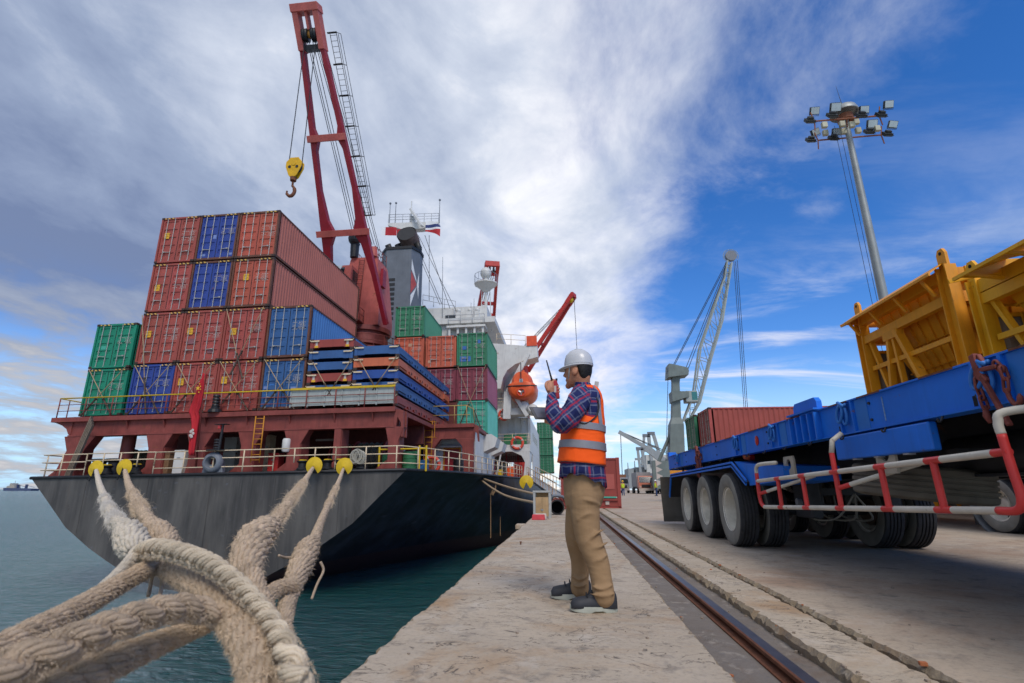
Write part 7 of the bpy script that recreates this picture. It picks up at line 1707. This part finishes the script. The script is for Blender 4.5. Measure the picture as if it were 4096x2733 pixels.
rope('tan mooring rope from the second rat guard to a frayed splice', [(287,1080,24.2,8),(292,1102,15,12),(301,1126,9.5,17),(322,1167,5.6,25),(343,1200,3.8,34),(352,1212,3.3,48),(366,1226,2.9,62),(380,1244,2.6,56),(388,1262,2.4,42)], RP_T, FIB_T, 3, 4.2, 3200, .22, knob=((.68, 900, 8, .8), (.80, 1800, 16, .8)), group=GR)
rope('tan mooring rope from the third rat guard, with a long frayed sleeve', [(718,1074,24.2,7),(704,1096,14.5,12),(683,1126,8.6,18),(654,1165,5.4,25),(630,1198,4.0,34),(618,1208,3.6,50),(604,1220,3.3,70),(584,1240,2.9,84),(567,1282,2.45,80),(568,1318,2.2,66),(584,1350,2.0,52),(604,1394,1.75,50),(622,1440,1.58,56)], RP_T, FIB_T, 3, 4.0, 4200, .2, knob=((.52, 1100, 8, .9), (.60, 1700, 14, .9), (.70, 1500, 14, .5), (.80, 800, 14, .5)), group=GR)
rope('tan mooring rope from the rightmost rat guard, hanging frayed ends', [(788,1076,24.2,6),(780,1098,16,9),(763,1137,9.5,12),(738,1193,5.6,18),(722,1236,4.2,27),(713,1250,3.8,44),(704,1266,3.5,58),(690,1300,3.0,58),(674,1338,2.6,48),(662,1372,2.3,44),(653,1420,1.95,42),(648,1476,1.65,52)], RP_T, FIB_T, 3, 4.2, 3400, .2, knob=((.50, 900, 7, 1.0), (.58, 1400, 12, .9), (.68, 1000, 14, .8)), group=GR)
rope('plaited pale rope arching over the others', [(318,1272,2.02,42),(346,1262,1.92,48),(384,1263,1.84,50),(443,1280,1.7,52),(500,1308,1.58,53),(552,1350,1.46,53),(600,1400,1.36,52),(632,1448,1.28,60),(660,1500,1.2,76),(690,1580,1.12,92)], RP_B, FIB_T, 4, 5, 2400, .10, plait=True, group=GR)
rope('shaggy tan rope falling behind the plaited arch to the frame bottom', [(362,1292,2.05,40),(396,1310,1.92,48),(446,1338,1.74,60),(498,1382,1.56,70),(540,1430,1.42,80),(578,1488,1.28,92),(606,1590,1.16,110)], RP_T, FIB_T, 3, 3.6, 7000, .15, group=GR)
rope('tan eye splice leg running to the left edge, upper one', [(366,1296,2.0,40),(326,1312,1.9,44),(270,1344,1.75,48),(205,1382,1.58,54),(130,1424,1.42,62),(60,1460,1.28,70),(-40,1512,1.15,82)], RP_T, FIB_T, 3, 4.2, 5200, .14, group=GR)
rope('white strand dropping from the splice to the left leg', [(316,1264,2.0,30),(296,1290,1.9,28),(268,1318,1.8,24),(234,1346,1.7,20)], RP_W, FIB_W, 3, 5, 900, .15, group=GR)
rope('thick plaited tan rope sweeping across the lower left corner', [(552,1446,1.44,46),(510,1418,1.42,54),(440,1398,1.36,66),(372,1402,1.28,74),(300,1424,1.2,82),(220,1454,1.12,90),(120,1496,1.03,102),(-60,1572,.92,120)], RP_T, FIB_T, 4, 5, 4000, .08, plait=True, group=GR)
rope('shaggy tan rope beneath the thick plait at the bottom edge', [(480,1430,1.52,40),(420,1454,1.44,50),(350,1482,1.34,62),(270,1516,1.24,76),(180,1556,1.15,90),(60,1612,1.04,104)], RP_T, FIB_T, 3, 4.0, 5600, .14, group=GR)
rope('short tan rope bight between the two right hand ropes', [(676,1346,2.3,34),(644,1348,2.2,36),(618,1364,2.1,38),(600,1396,1.95,40)], RP_T, FIB_T, 3, 4.0, 1600, .16, group=GR)
# loose yarn ends
for i, (pts, w_) in enumerate(((((735,1290,2.9),(742,1310,2.9),(728,1340,2.85),(715,1375,2.8)), .010), (((700,1275,3.2),(660,1280,3.1),(640,1275,3.0)), .010), (((350,1310,2.0),(346,1340,2.0),(340,1368,1.95)), .009), (((372,1312,2.0),(371,1345,2.0),(366,1366,1.95)), .009))):
    P = [atD(*p) for p in pts]; t = thing('rope_yarn', ['loose yarn dangling from the rightmost rope', 'stray yarn between the two right hand ropes', 'short yarn hanging under the left splice', 'second short yarn hanging under the left splice'][i], 'yarn', tuple(P[0])); MB().tube(spline([p-P[0] for p in P], 6), w_*.8, 5).build('strand', RP_T, t, smooth=True)

# ================================================================== PEOPLE
def remesh(o, vox, it=6, fac=.5):
    r_ = o.modifiers.new('remesh', 'REMESH'); r_.mode = 'VOXEL'; r_.voxel_size = vox; r_.use_smooth_shade = True
    s_ = o.modifiers.new('smooth', 'SMOOTH'); s_.factor = fac; s_.iterations = it
    return o
def wrinkle(o, strength, size, seed=0):
    tx = bpy.data.textures.new('wrinkle', 'CLOUDS'); tx.noise_scale = size; tx.noise_depth = 1
    d = o.modifiers.new('wrinkle', 'DISPLACE'); d.texture = tx; d.strength = strength; d.mid_level = .5; d.texture_coords = 'LOCAL'; return o
def limb(b, pts, rad, n=16, m=6):
    P = spline(pts, m); R_ = []
    for i in range(len(rad)-1): R_ += [rad[i]+(rad[i+1]-rad[i])*k/m for k in range(m)]
    b.tube(P, R_+[rad[-1]], n); b.ball(P[0], rad[0], 12); b.ball(P[-1], rad[-1], 12); return b
def ering(c, ax, by, n=32, yaw=0, tilt=0, pw=1.0):
    out = []
    for k in range(n):
        a = 2*math.pi*k/n; x = ax*math.copysign(abs(math.cos(a))**pw, math.cos(a)); y = by*math.copysign(abs(math.sin(a))**pw, math.sin(a))
        xr, yr = x*math.cos(yaw)-y*math.sin(yaw), x*math.sin(yaw)+y*math.cos(yaw)
        out.append((c[0]+xr, c[1]+yr, c[2]+tilt*xr))
    return out
SKIN = mat('skin', 'b27a5c', rough=.55, var=.10, vscale=12, bump=.08, bscale=300, spec=.35)
HAIR = mat('black_hair', '15120f', rough=.6, var=.3, vscale=60, bump=.5, bscale=300)
KHAKI = mat('khaki_trousers', '94795a', rough=.9, var=.10, vscale=5, spec=.15)
HIVIS = mat('hivis_orange', 'ff5f1c', rough=.75, var=.07, vscale=6, bump=.25, bscale=30, spec=.2)
SILVER = mat('reflective_grey', '86868a', rough=.45, metal=.2, var=.08, vscale=8, bump=.15, bscale=40)
HELM = mat('helmet_white', 'b9babc', rough=.28, var=.03, spec=.5)
SHOE = mat('shoe_black', '2a2c32', rough=.6, var=.2, vscale=15, bump=.3, bscale=150); SOLE = mat('shoe_sole', 'a9aca0', rough=.65, var=.1, vscale=10)
def plaid(name, rot):
    m, N, L, bs = raw(name); t = N('ShaderNodeTexCoord'); mp = N('ShaderNodeMapping'); L(t.outputs['Object'], mp.inputs[0]); mp.inputs['Rotation'].default_value = (0, rot, 0)
    dn = N('ShaderNodeTexNoise', {'Scale': 9., 'Detail': 2.}); L(t.outputs['Object'], dn.inputs['Vector'])
    mx_ = N('ShaderNodeVectorMath', operation='MULTIPLY_ADD'); L(dn.outputs['Color'], mx_.inputs[0]); mx_.inputs[1].default_value = (.03, .03, .03); L(mp.outputs[0], mx_.inputs[2])
    sp = N('ShaderNodeSeparateXYZ'); L(mx_.outputs[0], sp.inputs[0])
    col = None
    def band(ax, per, off, w_, c, base, f_):
        a = N('ShaderNodeMath', operation='ADD'); L(sp.outputs[ax], a.inputs[0]); a.inputs[1].default_value = off+10
        md = N('ShaderNodeMath', operation='MODULO'); L(a.outputs[0], md.inputs[0]); md.inputs[1].default_value = per
        lt = N('ShaderNodeMath', operation='LESS_THAN'); L(md.outputs[0], lt.inputs[0]); lt.inputs[1].default_value = w_
        fm = N('ShaderNodeMath', operation='MULTIPLY'); L(lt.outputs[0], fm.inputs[0]); fm.inputs[1].default_value = f_
        x = N('ShaderNodeMix', data_type='RGBA'); L(fm.outputs[0], x.inputs['Factor'])
        if isinstance(base, tuple): x.inputs['A'].default_value = base
        else: L(base, x.inputs['A'])
        x.inputs['B'].default_value = c; return x.outputs['Result']
    col = lin('232a55'); red, gry = lin('a5283a'), lin('747a90')
    for ax in (0, 2):
        col = band(ax, .105, .0, .040, lin('39406a'), col, .6); col = band(ax, .105, .006, .010, gry, col, .62); col = band(ax, .105, -.018, .013, red, col, .72); col = band(ax, .105, -.044, .008, gry, col, .5)
    L(col, bs.inputs['Base Color']); bs.inputs['Roughness'].default_value = .9; bs.inputs['Specular IOR Level'].default_value = .15
    nz = N('ShaderNodeTexNoise', {'Scale': 22., 'Detail': 4.}); L(t.outputs['Object'], nz.inputs['Vector']); bp = N('ShaderNodeBump', {'Strength': .4, 'Distance': .012}); L(nz.outputs['Fac'], bp.inputs['Height']); L(bp.outputs[0], bs.inputs['Normal'])
    return m
def folds(m):
    n = m.node_tree; bs = [x for x in n.nodes if x.type == 'BSDF_PRINCIPLED'][0]; L = n.links.new
    t = n.nodes.new('ShaderNodeTexCoord'); prev = None
    for rot, sc_, s, dist in (((0, R(35), 0), (1, 1, 2.6), 3.4, .030), ((0, R(-48), 0), (1, 1, 2.8), 3.0, .028), ((0, R(6), 0), (3, 3, 1), 3.0, .02)):
        mp = n.nodes.new('ShaderNodeMapping'); mp.inputs['Rotation'].default_value = rot; mp.inputs['Scale'].default_value = sc_; L(t.outputs['Object'], mp.inputs[0])
        z = n.nodes.new('ShaderNodeTexNoise'); z.inputs['Scale'].default_value = s; z.inputs['Detail'].default_value = 2.5; z.inputs['Distortion'].default_value = .5; L(mp.outputs[0], z.inputs['Vector'])
        bp = n.nodes.new('ShaderNodeBump'); bp.inputs['Strength'].default_value = .45; bp.inputs['Distance'].default_value = dist; L(z.outputs['Fac'], bp.inputs['Height'])
        if prev: L(prev.outputs[0], bp.inputs['Normal'])
        prev = bp
    L(prev.outputs[0], bs.inputs['Normal'])
folds(KHAKI); folds(HIVIS)
PL_S, PL_H = plaid('plaid_sleeve', R(38)), plaid('plaid_body', 0)

YP = 3.82
wb = V((.08, YP, 0))
wk = thing('person', 'worker in white helmet, orange vest and plaid shirt talking into a radio', 'person', tuple(wb))
def H(x, y, dy=0.): return atY(x, y, YP+dy) - wb
# head and neck, then arms: one continuous skin mesh
hc0 = H(1327, 851); HYAW = R(-28)
def hp(x, y, z_): # local head frame facing -x
    c, s = math.cos(HYAW), math.sin(HYAW); return hc0 + V((x*c-y*s, x*s+y*c, z_))
b = MB()
rgs = []
for z_, xf, xb, wy in ((-.120,-.070,-.030,.028),(-.108,-.090,.005,.046),(-.085,-.098,.045,.060),(-.055,-.098,.075,.068),(-.02,-.100,.090,.073),(.02,-.101,.098,.077),(.06,-.098,.098,.077),(.09,-.086,.088,.068),(.112,-.05,.055,.045),(.120,-.01,.02,.015)):
    rgs.append([tuple(hp((xf+xb)/2+(xb-xf)/2*math.cos(a), wy*math.sin(a), z_)) for a in [2*math.pi*k/24 for k in range(24)]])
hm_ = loft(rgs); b.v, b.f, b.m = hm_.v, hm_.f, hm_.m
limb(b, [hp(.03, 0, -.05), H(1336, 884)+V((.0, 0, 0)), H(1340, 905)], [.062, .060, .075])
b.tube([hp(-.098, 0, .012), hp(-.118, 0, -.028), hp(-.100, 0, -.036)], [.010, .016, .012], 8)      # nose
b.tube([hp(-.098, -.02, -.066), hp(-.103, 0, -.066), hp(-.098, .02, -.066)], [.006, .008, .006], 6)   # lips
b.ball(hp(-.088, 0, -.108), .024, 10)
head = b.build('head', SKIN, wk); remesh(head, .006, 5)
b = MB(); b.lathe([(.0, .008), (.012, .010), (.026, .004), (.030, -.006), (.024, -.014), (0, -.012)], 16, (0, 0, 0), M.Diagonal((.8, 1.35, 1))); ear = b.build('ear', SKIN, head, smooth=True); ear.location = hp(.012, -.080, -.012); ear.rotation_euler = (R(80), R(8), HYAW+R(8))
for s in (-1, 1): MB().ball(hp(-.090, s*.032, .014), .011, 8).build('eye', PRINTK, head, smooth=True)
# short black hair below the helmet at the back
rgs = []
for z_, xf, xb, wy in ((-.075,.035,.082,.050),(-.055,.025,.088,.066),(-.02,.012,.100,.078),(.02,-.005,.107,.083),(.06,-.06,.106,.084),(.09,-.07,.095,.074)):
    rgs.append([tuple(hp((xf+xb)/2+(xb-xf)/2*math.cos(a), wy*math.sin(a), z_)) for a in [2*math.pi*k/24 for k in range(24)]])
remesh(loft(rgs).build('hair', HAIR, head), .006, 3)
# helmet: dome with ridge, brim, band, strap
he = thing('hard_hat', 'white hard hat with chin strap on the worker in front', 'hard hat', tuple(wb + hc0 + V((0, 0, .045)))); he.rotation_euler = (0, R(-2), HYAW*.75); he.scale = (.79, .82, .87)
rgs = []
for z_, ax, by in ((-.012,.142,.116),(.0,.140,.114),(.03,.137,.112),(.065,.128,.105),(.095,.108,.090),(.118,.078,.066),(.130,.045,.038),(.134,.012,.010)): rgs.append(ering((.006, 0, z_), ax, by, 40))
loft(rgs).build('shell', HELM, he, smooth=True)
rgs = [ering((.0, 0, -.012), .146, .120, 40), ering((-.006, 0, -.018), .152, .124, 40), ering((-.006, 0, -.024), .150, .122, 40)]
rg2 = []
for rr in rgs: rg2.append([(x-(.038*max(0, -x/.15)**2), y, z_-(.012*max(0, -x/.15)**2)) for x, y, z_ in rr])
loft(rg2).build('brim', HELM, he, smooth=True)
for yy in (-.028, 0, .028): MB().tube([(-.105, yy, .082), (-.06, yy, .118), (.0, yy, .134), (.06, yy, .123), (.108, yy, .085)], .007, 8).build('ridge', HELM, he, smooth=True)
b = MB(); b.add([(.105*math.cos(a), .094*math.sin(a)*1.0, z_) for z_ in (-.05, -.022) for a in [R(-95+ (190)*k/18) for k in range(19)]], [(k, k+1, 19+k+1, 19+k) for k in range(18)]); o = b.build('headband', mat('band_grey', 'b5b2ab', rough=.6), he, smooth=True); o.modifiers.new('s', 'SOLIDIFY').thickness = .004
MB().cyl((.108, -.0, -.04), (.122, 0, -.04), .016, .014, 12).build('ratchet_knob', SBLK, he)
for s in (-1, 1): MB().tube(spline([(-.05, s*.090, -.02), (-.062, s*.088, -.075), (-.078, s*.062, -.12), (-.082, s*.02, -.158)], 6), .0065, 6).build('chin_strap', mat('strap_grey', '9b9a95', rough=.6), he, smooth=True)
# hand with fingers closing round the radio
wr = H(1266, 907, -.12)
hb0 = MB()
def hq(x, y, dy=-.12): return H(x, y, dy)
limb(hb0, [H(1267, 914, -.12), hq(1265, 903), hq(1262, 892, -.12), hq(1262, 884, -.115)], [.024, .024, .034, .032], 12)
hb0.ball(hq(1264, 893, -.10), .034, 12)
limb(hb0, [hq(1258, 895, -.145), hq(1253, 886, -.15), hq(1255, 878, -.14), hq(1262, 875, -.13)], [.015, .012, .0105, .009], 10)          # thumb
for (y0, y1, xt, L) in ((879, 874, 1269, 0), (884, 884, 1279, 1), (890, 891, 1281, 1), (896, 898, 1281, 1)):
    limb(hb0, [hq(1262, y0, -.085), hq(1267, y1-1, -.070), hq(1274, y1, -.075), hq(xt+1, y1+1, -.10), hq(xt, y1+2, -.118)], [.013, .0115, .0105, .0095, .0085], 10)
hand = hb0.build('hand', SKIN, wk); remesh(hand, .0036, 3)
hb1 = MB(); limb(hb1, [H(1290, 962, .10), H(1272, 966, .08), H(1264, 967, .06)], [.022, .03, .03], 12)
for k in range(4): limb(hb1, [H(1266, 964+2.2*k, .05+.015*k), H(1257, 963+2.4*k, .04+.012*k), H(1251, 962.5+2.2*k, .045+.01*k)], [.011, .010, .008], 8)
limb(hb1, [H(1268, 962, .08), H(1262, 957, .07), H(1256, 957, .06)], [.013, .011, .009], 8)
remesh(hb1.build('hand', SKIN, wk), .0036, 3)
# radio
rd = thing('two_way_radio', 'red handheld radio with a long thin antenna in the raised hand', 'radio', tuple(wb + H(1273, 893, -.105)))
RDR = mat('radio_red', 'a3202c', rough=.4, var=.1); o = MB().prism([(-.026, -.075), (.026, -.075), (.030, .03), (.024, .06), (-.024, .06), (-.030, .03)], 'y', -.018, .018).build('body', RDR, rd, bevel=.006); o.rotation_euler = (0, R(-8), 0)
bt = H(1268, 878, -.105)-H(1273, 893, -.105); at_ = H(1254, 827, -.105)-H(1273, 893, -.105); MB().tube([bt+(at_-bt)*-.05, bt+(at_-bt)*.35, at_], [.009, .0065, .0045], 8).build('antenna', SBLK, rd, smooth=True); MB().box(-.012, .012, -.022, -.018, -.03, .02).build('label_patch', PRINT, rd); MB().cyl((.012, 0, .055), (.016, 0, .078), .008, .008, 8).build('knob', SBLK, rd)
# tablet
c4 = [H(1215, 934, .02), H(1288, 936, .10), H(1300, 963, .04), H(1229, 961, -.02)]; tbp = sum(c4, V((0, 0, 0)))/4
tb_ = thing('tablet', 'dark grey tablet held flat in the other hand', 'tablet', tuple(wb+tbp)); nrm = (c4[1]-c4[0]).cross(c4[3]-c4[0]).normalized()
if nrm.y > 0: nrm = -nrm
def plate(q, m, nm, th, off): MB().add([p-tbp+nrm*off for p in q] + [p-tbp+nrm*(off-th) for p in q], [(0,1,2,3),(7,6,5,4),(0,4,5,1),(1,5,6,2),(2,6,7,3),(3,7,4,0)]).build(nm, m, tb_)
plate(c4, mat('tablet_case', '3a3d45', rough=.5), 'case', .009, 0); cc = tbp; plate([cc+(p-cc)*.84 for p in c4], mat('tablet_screen', '6a6c76', rough=.12, spec=.6, var=.04), 'screen', .002, .003)
# shirt: torso and sleeves
def body_ring(y, x0, x1, by, yaw=R(10), grow=0., tilt=0., pw=.85):
    a, c = H(x0, y), H(x1, y); m_ = (a+c)/2; return ering((m_.x, m_.y-.0, m_.z), (c.x-a.x)/2+grow, by+grow, 36, yaw, tilt, pw)
BODY = [(884, 1317, 1356, .070), (893, 1312, 1366, .120), (902, 1308, 1374, .165), (915, 1304, 1378, .188), (940, 1299, 1380, .195), (970, 1294, 1381, .195), (1005, 1290, 1382, .192), (1040, 1287, 1383, .192), (1068, 1285, 1384, .195)]
sb = loft([body_ring(y, a, c, by, grow=-.004) for y, a, c, by in BODY])
remesh(sb.build('shirt_body', PL_H, wk), .012, 3)
# hem hanging below the vest, dipping behind
rgs = []
n = 48
for f, g in ((0, -.002), (.3, .004), (.65, .008), (1, .010)):
    base_ = body_ring(1060, 1287, 1384, .190); r_ = []
    for k, p in enumerate(ering(((H(1287,1060).x+H(1384,1060).x)/2, 0, H(1335,1060).z), (H(1384,1060).x-H(1287,1060).x)/2+g, .19+g, n, R(10), 0, .85)):
        u = (p[0]-H(1287,1060).x)/(H(1384,1060).x-H(1287,1060).x); near = -p[1]/.19
        drop = .105 + .080*max(0, (u-.35)/.65)**1.2 + .02*(1-min(1, u/.25) if u < .25 else 0) - .012*math.sin(k*1.3)
        rip = .006*math.sin(k*2.1)*f
        r_.append((p[0]*(1)+rip, p[1]+rip, p[2]+.015-drop*f))
    rgs.append(r_)
o = loft(rgs, cap=False).build('shirt_hem', PL_H, wk, smooth=True); o.modifiers.new('s', 'SOLIDIFY').thickness = .004
b = MB(); limb(b, [H(1334, 903, -.12), H(1329, 921, -.19), H(1313, 948, -.23), H(1294, 970, -.235), H(1284, 977, -.225)], [.066, .084, .080, .072, .058], 18)
limb(b, [H(1286, 974, -.225), H(1274, 955, -.20), H(1268, 932, -.165), H(1266, 911, -.13)], [.060, .062, .050, .036], 18)
o = b.build('sleeve', PL_S, wk); remesh(o, .009, 4); wrinkle(o, .028, .055)
b = MB(); limb(b, [H(1345, 912, .17), H(1325, 945, .22), H(1305, 968, .22)], [.075, .072, .056], 16); limb(b, [H(1305, 968, .22), H(1290, 964, .14), H(1276, 964, .09)], [.055, .045, .034], 14)
o = b.build('sleeve', PL_S, wk); remesh(o, .01, 4)
b = MB(); rgs = [ering(tuple(H(1340, 893)), .066, .062, 28, 0, -.12), ering(tuple(H(1337, 884)), .070, .066, 28, 0, -.15), ering(tuple(H(1336, 878)), .064, .060, 28, 0, -.18)]
o = loft(rgs, cap=False).build('collar', PL_H, wk, smooth=True); o.modifiers.new('s', 'SOLIDIFY').thickness = .006
MB().obox(H(1369, 883, -.03), (.03, .012, .05), M.Rotation(R(10), 3, 'Y')).build('collar_tip', mat('mic_grey', 'a9a9a6', rough=.5), wk, bevel=.004)
# vest: a shell over the torso that leaves the sleeves free
VB = [(889, 1318, 1366, .105), (896, 1313, 1374, .130), (906, 1306, 1379, .148), (922, 1302, 1383, .160), (945, 1297, 1384, .172), (972, 1292, 1385, .200), (1000, 1288, 1386, .205), (1035, 1284, 1387, .206), (1066, 1281, 1388, .208)]
vz = [H(1335, y).z for y, *_ in VB]
def vest_ring(z_, grow=.0):
    t = [(-zz, i) for i, zz in enumerate(vz)]; f = lerp_tab(t, -z_); i = min(int(f), len(VB)-2); u = f-i
    q = [VB[i][k]+(VB[i+1][k]-VB[i][k])*u for k in range(4)]; r_ = body_ring(q[0], q[1], q[2], q[3], grow=grow, tilt=-.10 if q[0] > 930 else 0.)
    return [(x+.003*math.sin(k*1.9+z_*25), y+.003*math.sin(k*2.3+z_*31), zz) for k, (x, y, zz) in enumerate(r_)]
zz = [vz[0]+(vz[-1]-vz[0])*k/30 for k in range(31)]
o = loft([vest_ring(z_) for z_ in zz], cap=False).build('safety_vest', HIVIS, wk, smooth=True); o.modifiers.new('s', 'SOLIDIFY').thickness = .005; wrinkle(o, .008, .12)
b = MB()
for ya, yb in ((976, 991), (1016, 1033)):
    z0_, z1_ = H(1335, ya).z, H(1335, yb).z; o = loft([vest_ring(z0_+(z1_-z0_)*k/3, .007) for k in range(4)], cap=False).build('reflective_band', SILVER, o if False else wk, smooth=True); wrinkle(o, .008, .12)
Pv = []
for k in range(13):
    f = k/12; z_ = vz[0]-.01+(H(1335, 978).z-vz[0]+.01)*f; r_ = vest_ring(z_, .008); a_ = 29.6-1.2*(1-f)*1.0
    def pick(a): i0 = int(a); u = a-i0; p, q = V(r_[i0 % 36]), V(r_[(i0+1) % 36]); return p+(q-p)*u
    Pv += [pick(a_), pick(a_+1.25)]
b = MB(); b.add(Pv, [(2*k, 2*k+1, 2*k+3, 2*k+2) for k in range(12)]); o = b.build('reflective_strap', SILVER, wk, smooth=True); wrinkle(o, .008, .12)
o = loft([vest_ring(vz[-1]+.004, .003), vest_ring(vz[-1]-.006, .003)], cap=False).build('vest_binding', mat('binding_dark', '2b2a30', rough=.8), wk, smooth=True)
P = spline([H(1344, 890, -.10), H(1364, 905, -.15), H(1374, 930, -.165), H(1368, 955, -.19), H(1345, 972, -.205), H(1325, 968, -.2)], 6); MB().tube(P, .006, 6).build('armhole_binding', mat('binding_dark', '2b2a30', rough=.8), wk, smooth=True)
# trousers: hips and two legs in one mesh
b = MB(); b2 = loft([ering(tuple(H(1341, 1085)), .148, .165, 28, R(10)), ering(tuple(H(1341, 1110)), .150, .172, 28, R(10)), ering(tuple(H(1340, 1140)), .140, .172, 28, R(10)), ering(tuple(H(1338, 1165)), .120, .160, 28, R(10))]); b.v, b.f, b.m = b2.v, b2.f, b2.m
limb(b, [H(1342, 1135, -.085), H(1343, 1180, -.09), H(1350, 1232, -.10), H(1370, 1285, -.13), H(1379, 1325, -.15), H(1386, 1370, -.17)], [.104, .100, .088, .077, .070, .073], 18)
limb(b, [H(1335, 1135, .085), H(1327, 1185, .10), H(1323, 1232, .13), H(1331, 1285, .17), H(1331, 1325, .19), H(1330, 1350, .20)], [.102, .093, .081, .067, .063, .068], 18)
for r_, pts in ((.017, [(1356,1343,-.225),(1380,1352,-.250),(1410,1340,-.225)]), (.016, [(1352,1362,-.23),(1385,1368,-.255),(1414,1360,-.23)]),
        (.018, [(1396,1244,-.17),(1372,1256,-.205),(1345,1264,-.19)]), (.016, [(1390,1214,-.15),(1366,1226,-.20),(1340,1252,-.195)]), (.015, [(1398,1268,-.18),(1378,1284,-.22),(1356,1290,-.205)]),
        (.018, [(1380,1160,-.12),(1356,1150,-.20),(1318,1142,-.17)]), (.017, [(1376,1188,-.12),(1352,1178,-.20),(1322,1196,-.185)]),
        (.015, [(1310,1322,.12),(1330,1330,.105),(1350,1322,.12)]), (.015, [(1308,1340,.12),(1330,1346,.105),(1352,1338,.12)]), (.015, [(1308,1232,.05),(1326,1244,.03),(1344,1262,.06)])):
    pp = spline([H(p[0], p[1], p[2]+.012) for p in pts], 6); nn = len(pp)-1; b.tube(pp, [r_*(.25+.5*math.sin(math.pi*k/nn)) for k in range(nn+1)], 8)
o = b.build('trousers', KHAKI, wk); remesh(o, .008, 9)
for (pts, dy) in (([(1350, 1115), (1352, 1160), (1358, 1220), (1374, 1280), (1383, 1330), (1390, 1362)], -.1),):
    pass
# shoes
def shoe(label, toe, heel, yb, nm='shoe'):
    a, c = atZ(*toe), atZ(*heel); m_ = (a+c)/2; L = (c-a).length; ang = math.atan2((a-c).y, (a-c).x)
    root = bpy.data.objects.new(nm, None); COL.objects.link(root); root.parent = wk; root.location = (m_.x-wb.x, m_.y-wb.y, 0); root.rotation_euler = (0, 0, ang)
    h = L/2; up = [(h*.98,.030,.026,.050),(h*.86,.045,.040,.078),(h*.6,.050,.046,.088),(h*.25,.046,.045,.095),(0,.045,.042,.110),(-h*.3,.045,.042,.128),(-h*.65,.046,.044,.132),(-h*.92,.042,.040,.120),(-h*.98,.03,.03,.10)]
    rg = [[(x, w_*math.cos(t_), .028+(hh-.028)*max(0, math.sin(t_))**.8 - .01*max(0, -math.sin(t_))) for t_ in [2*math.pi*k/20 for k in range(20)]] for x, w_, _, hh in up]
    loft(rg).build('upper', SHOE, root, smooth=50)
    out = [(h*math.cos(t_)*1.0, (.052 if math.cos(t_) > -.2 else .046)*math.copysign(abs(math.sin(t_))**.7, math.sin(t_))) for t_ in [2*math.pi*k/36 for k in range(36)]]
    b = MB(); lv = [(.0, 1.0), (.012, 1.03), (.034, 1.0)]
    loft([[(x*f, y*f, z_ + (.012*max(0, x/h)**3) + (.010 if z_ < .005 and -.45 < x/h < .05 else 0)) for x, y in out] for z_, f in lv]).build('sole', SOLE, root, smooth=40)
    for k in range(3): MB().tube([(h*.28-k*.035, -.034, .09+k*.013), (h*.30-k*.035, 0, .112+k*.013), (h*.28-k*.035, .034, .09+k*.013)], .004, 5).build('lace', SBLK, root)
    return root
shoe('near', (1309, 1404), (1417, 1404), 0); shoe('far', (1264, 1374), (1358, 1374), 0)

# ---- two small workers across the yard
def far_worker(label, x, Y, hat, rz):
    t = thing('person', label, 'person', (x, Y, 0), rz); b = MB()
    limb(b, [(0, -.09, .88), (0, -.10, .48), (.0, -.11, .06)], [.10, .075, .055], 10); limb(b, [(0, .09, .88), (.05, .10, .48), (.04, .11, .06)], [.10, .075, .055], 10)
    remesh(b.build('trousers', mat('jeans', '2c4068', rough=.9, var=.15), t), .02, 3)
    b = MB(); limb(b, [(0, 0, .9), (0, 0, 1.2), (0, 0, 1.38)], [.15, .16, .13], 12); limb(b, [(0, -.18, 1.38), (0, -.24, 1.12), (-.12, -.22, .95)], [.065, .05, .045], 8); limb(b, [(0, .18, 1.38), (0, .24, 1.12), (-.1, .2, .98)], [.065, .05, .045], 8); b.ball((0, 0, 1.6), .105, 12, (1, .85, 1.15)); b.cyl((0, 0, 1.4), (0, 0, 1.55), .06, .055, 8)
    remesh(b.build('body', SKIN, t), .018, 3); rg = [ering((0, 0, z_), a, c, 20) for z_, a, c in ((.92, .165, .20), (1.1, .165, .205), (1.3, .155, .20), (1.42, .10, .14))]; loft(rg, cap=False).build('safety_vest', mat('vest_lime', 'b7cf2e', rough=.7, var=.08), t, smooth=True)
    MB().lathe([(.17, 0), (.135, .01), (.125, .06), (.08, .12), (0, .135)], 16, (0, 0, 1.65)).build('helmet', mat('hat_'+hat, hat, rough=.35), t, smooth=40)
    for s in (-.11, .11): MB().box(-.16, .1, s-.05, s+.05, 0, .08).build('shoe', SHOE, t, bevel=.02)
p = atY(1506, 1130, 62); far_worker('distant worker in lime vest and white helmet beside the mud flap', p.x, 62, 'd5d5d2', R(20))
p = atY(1430, 1130, 66); far_worker('distant worker in lime vest and yellow helmet by the red flat rack', p.x, 66, 'd8a820', R(-90))
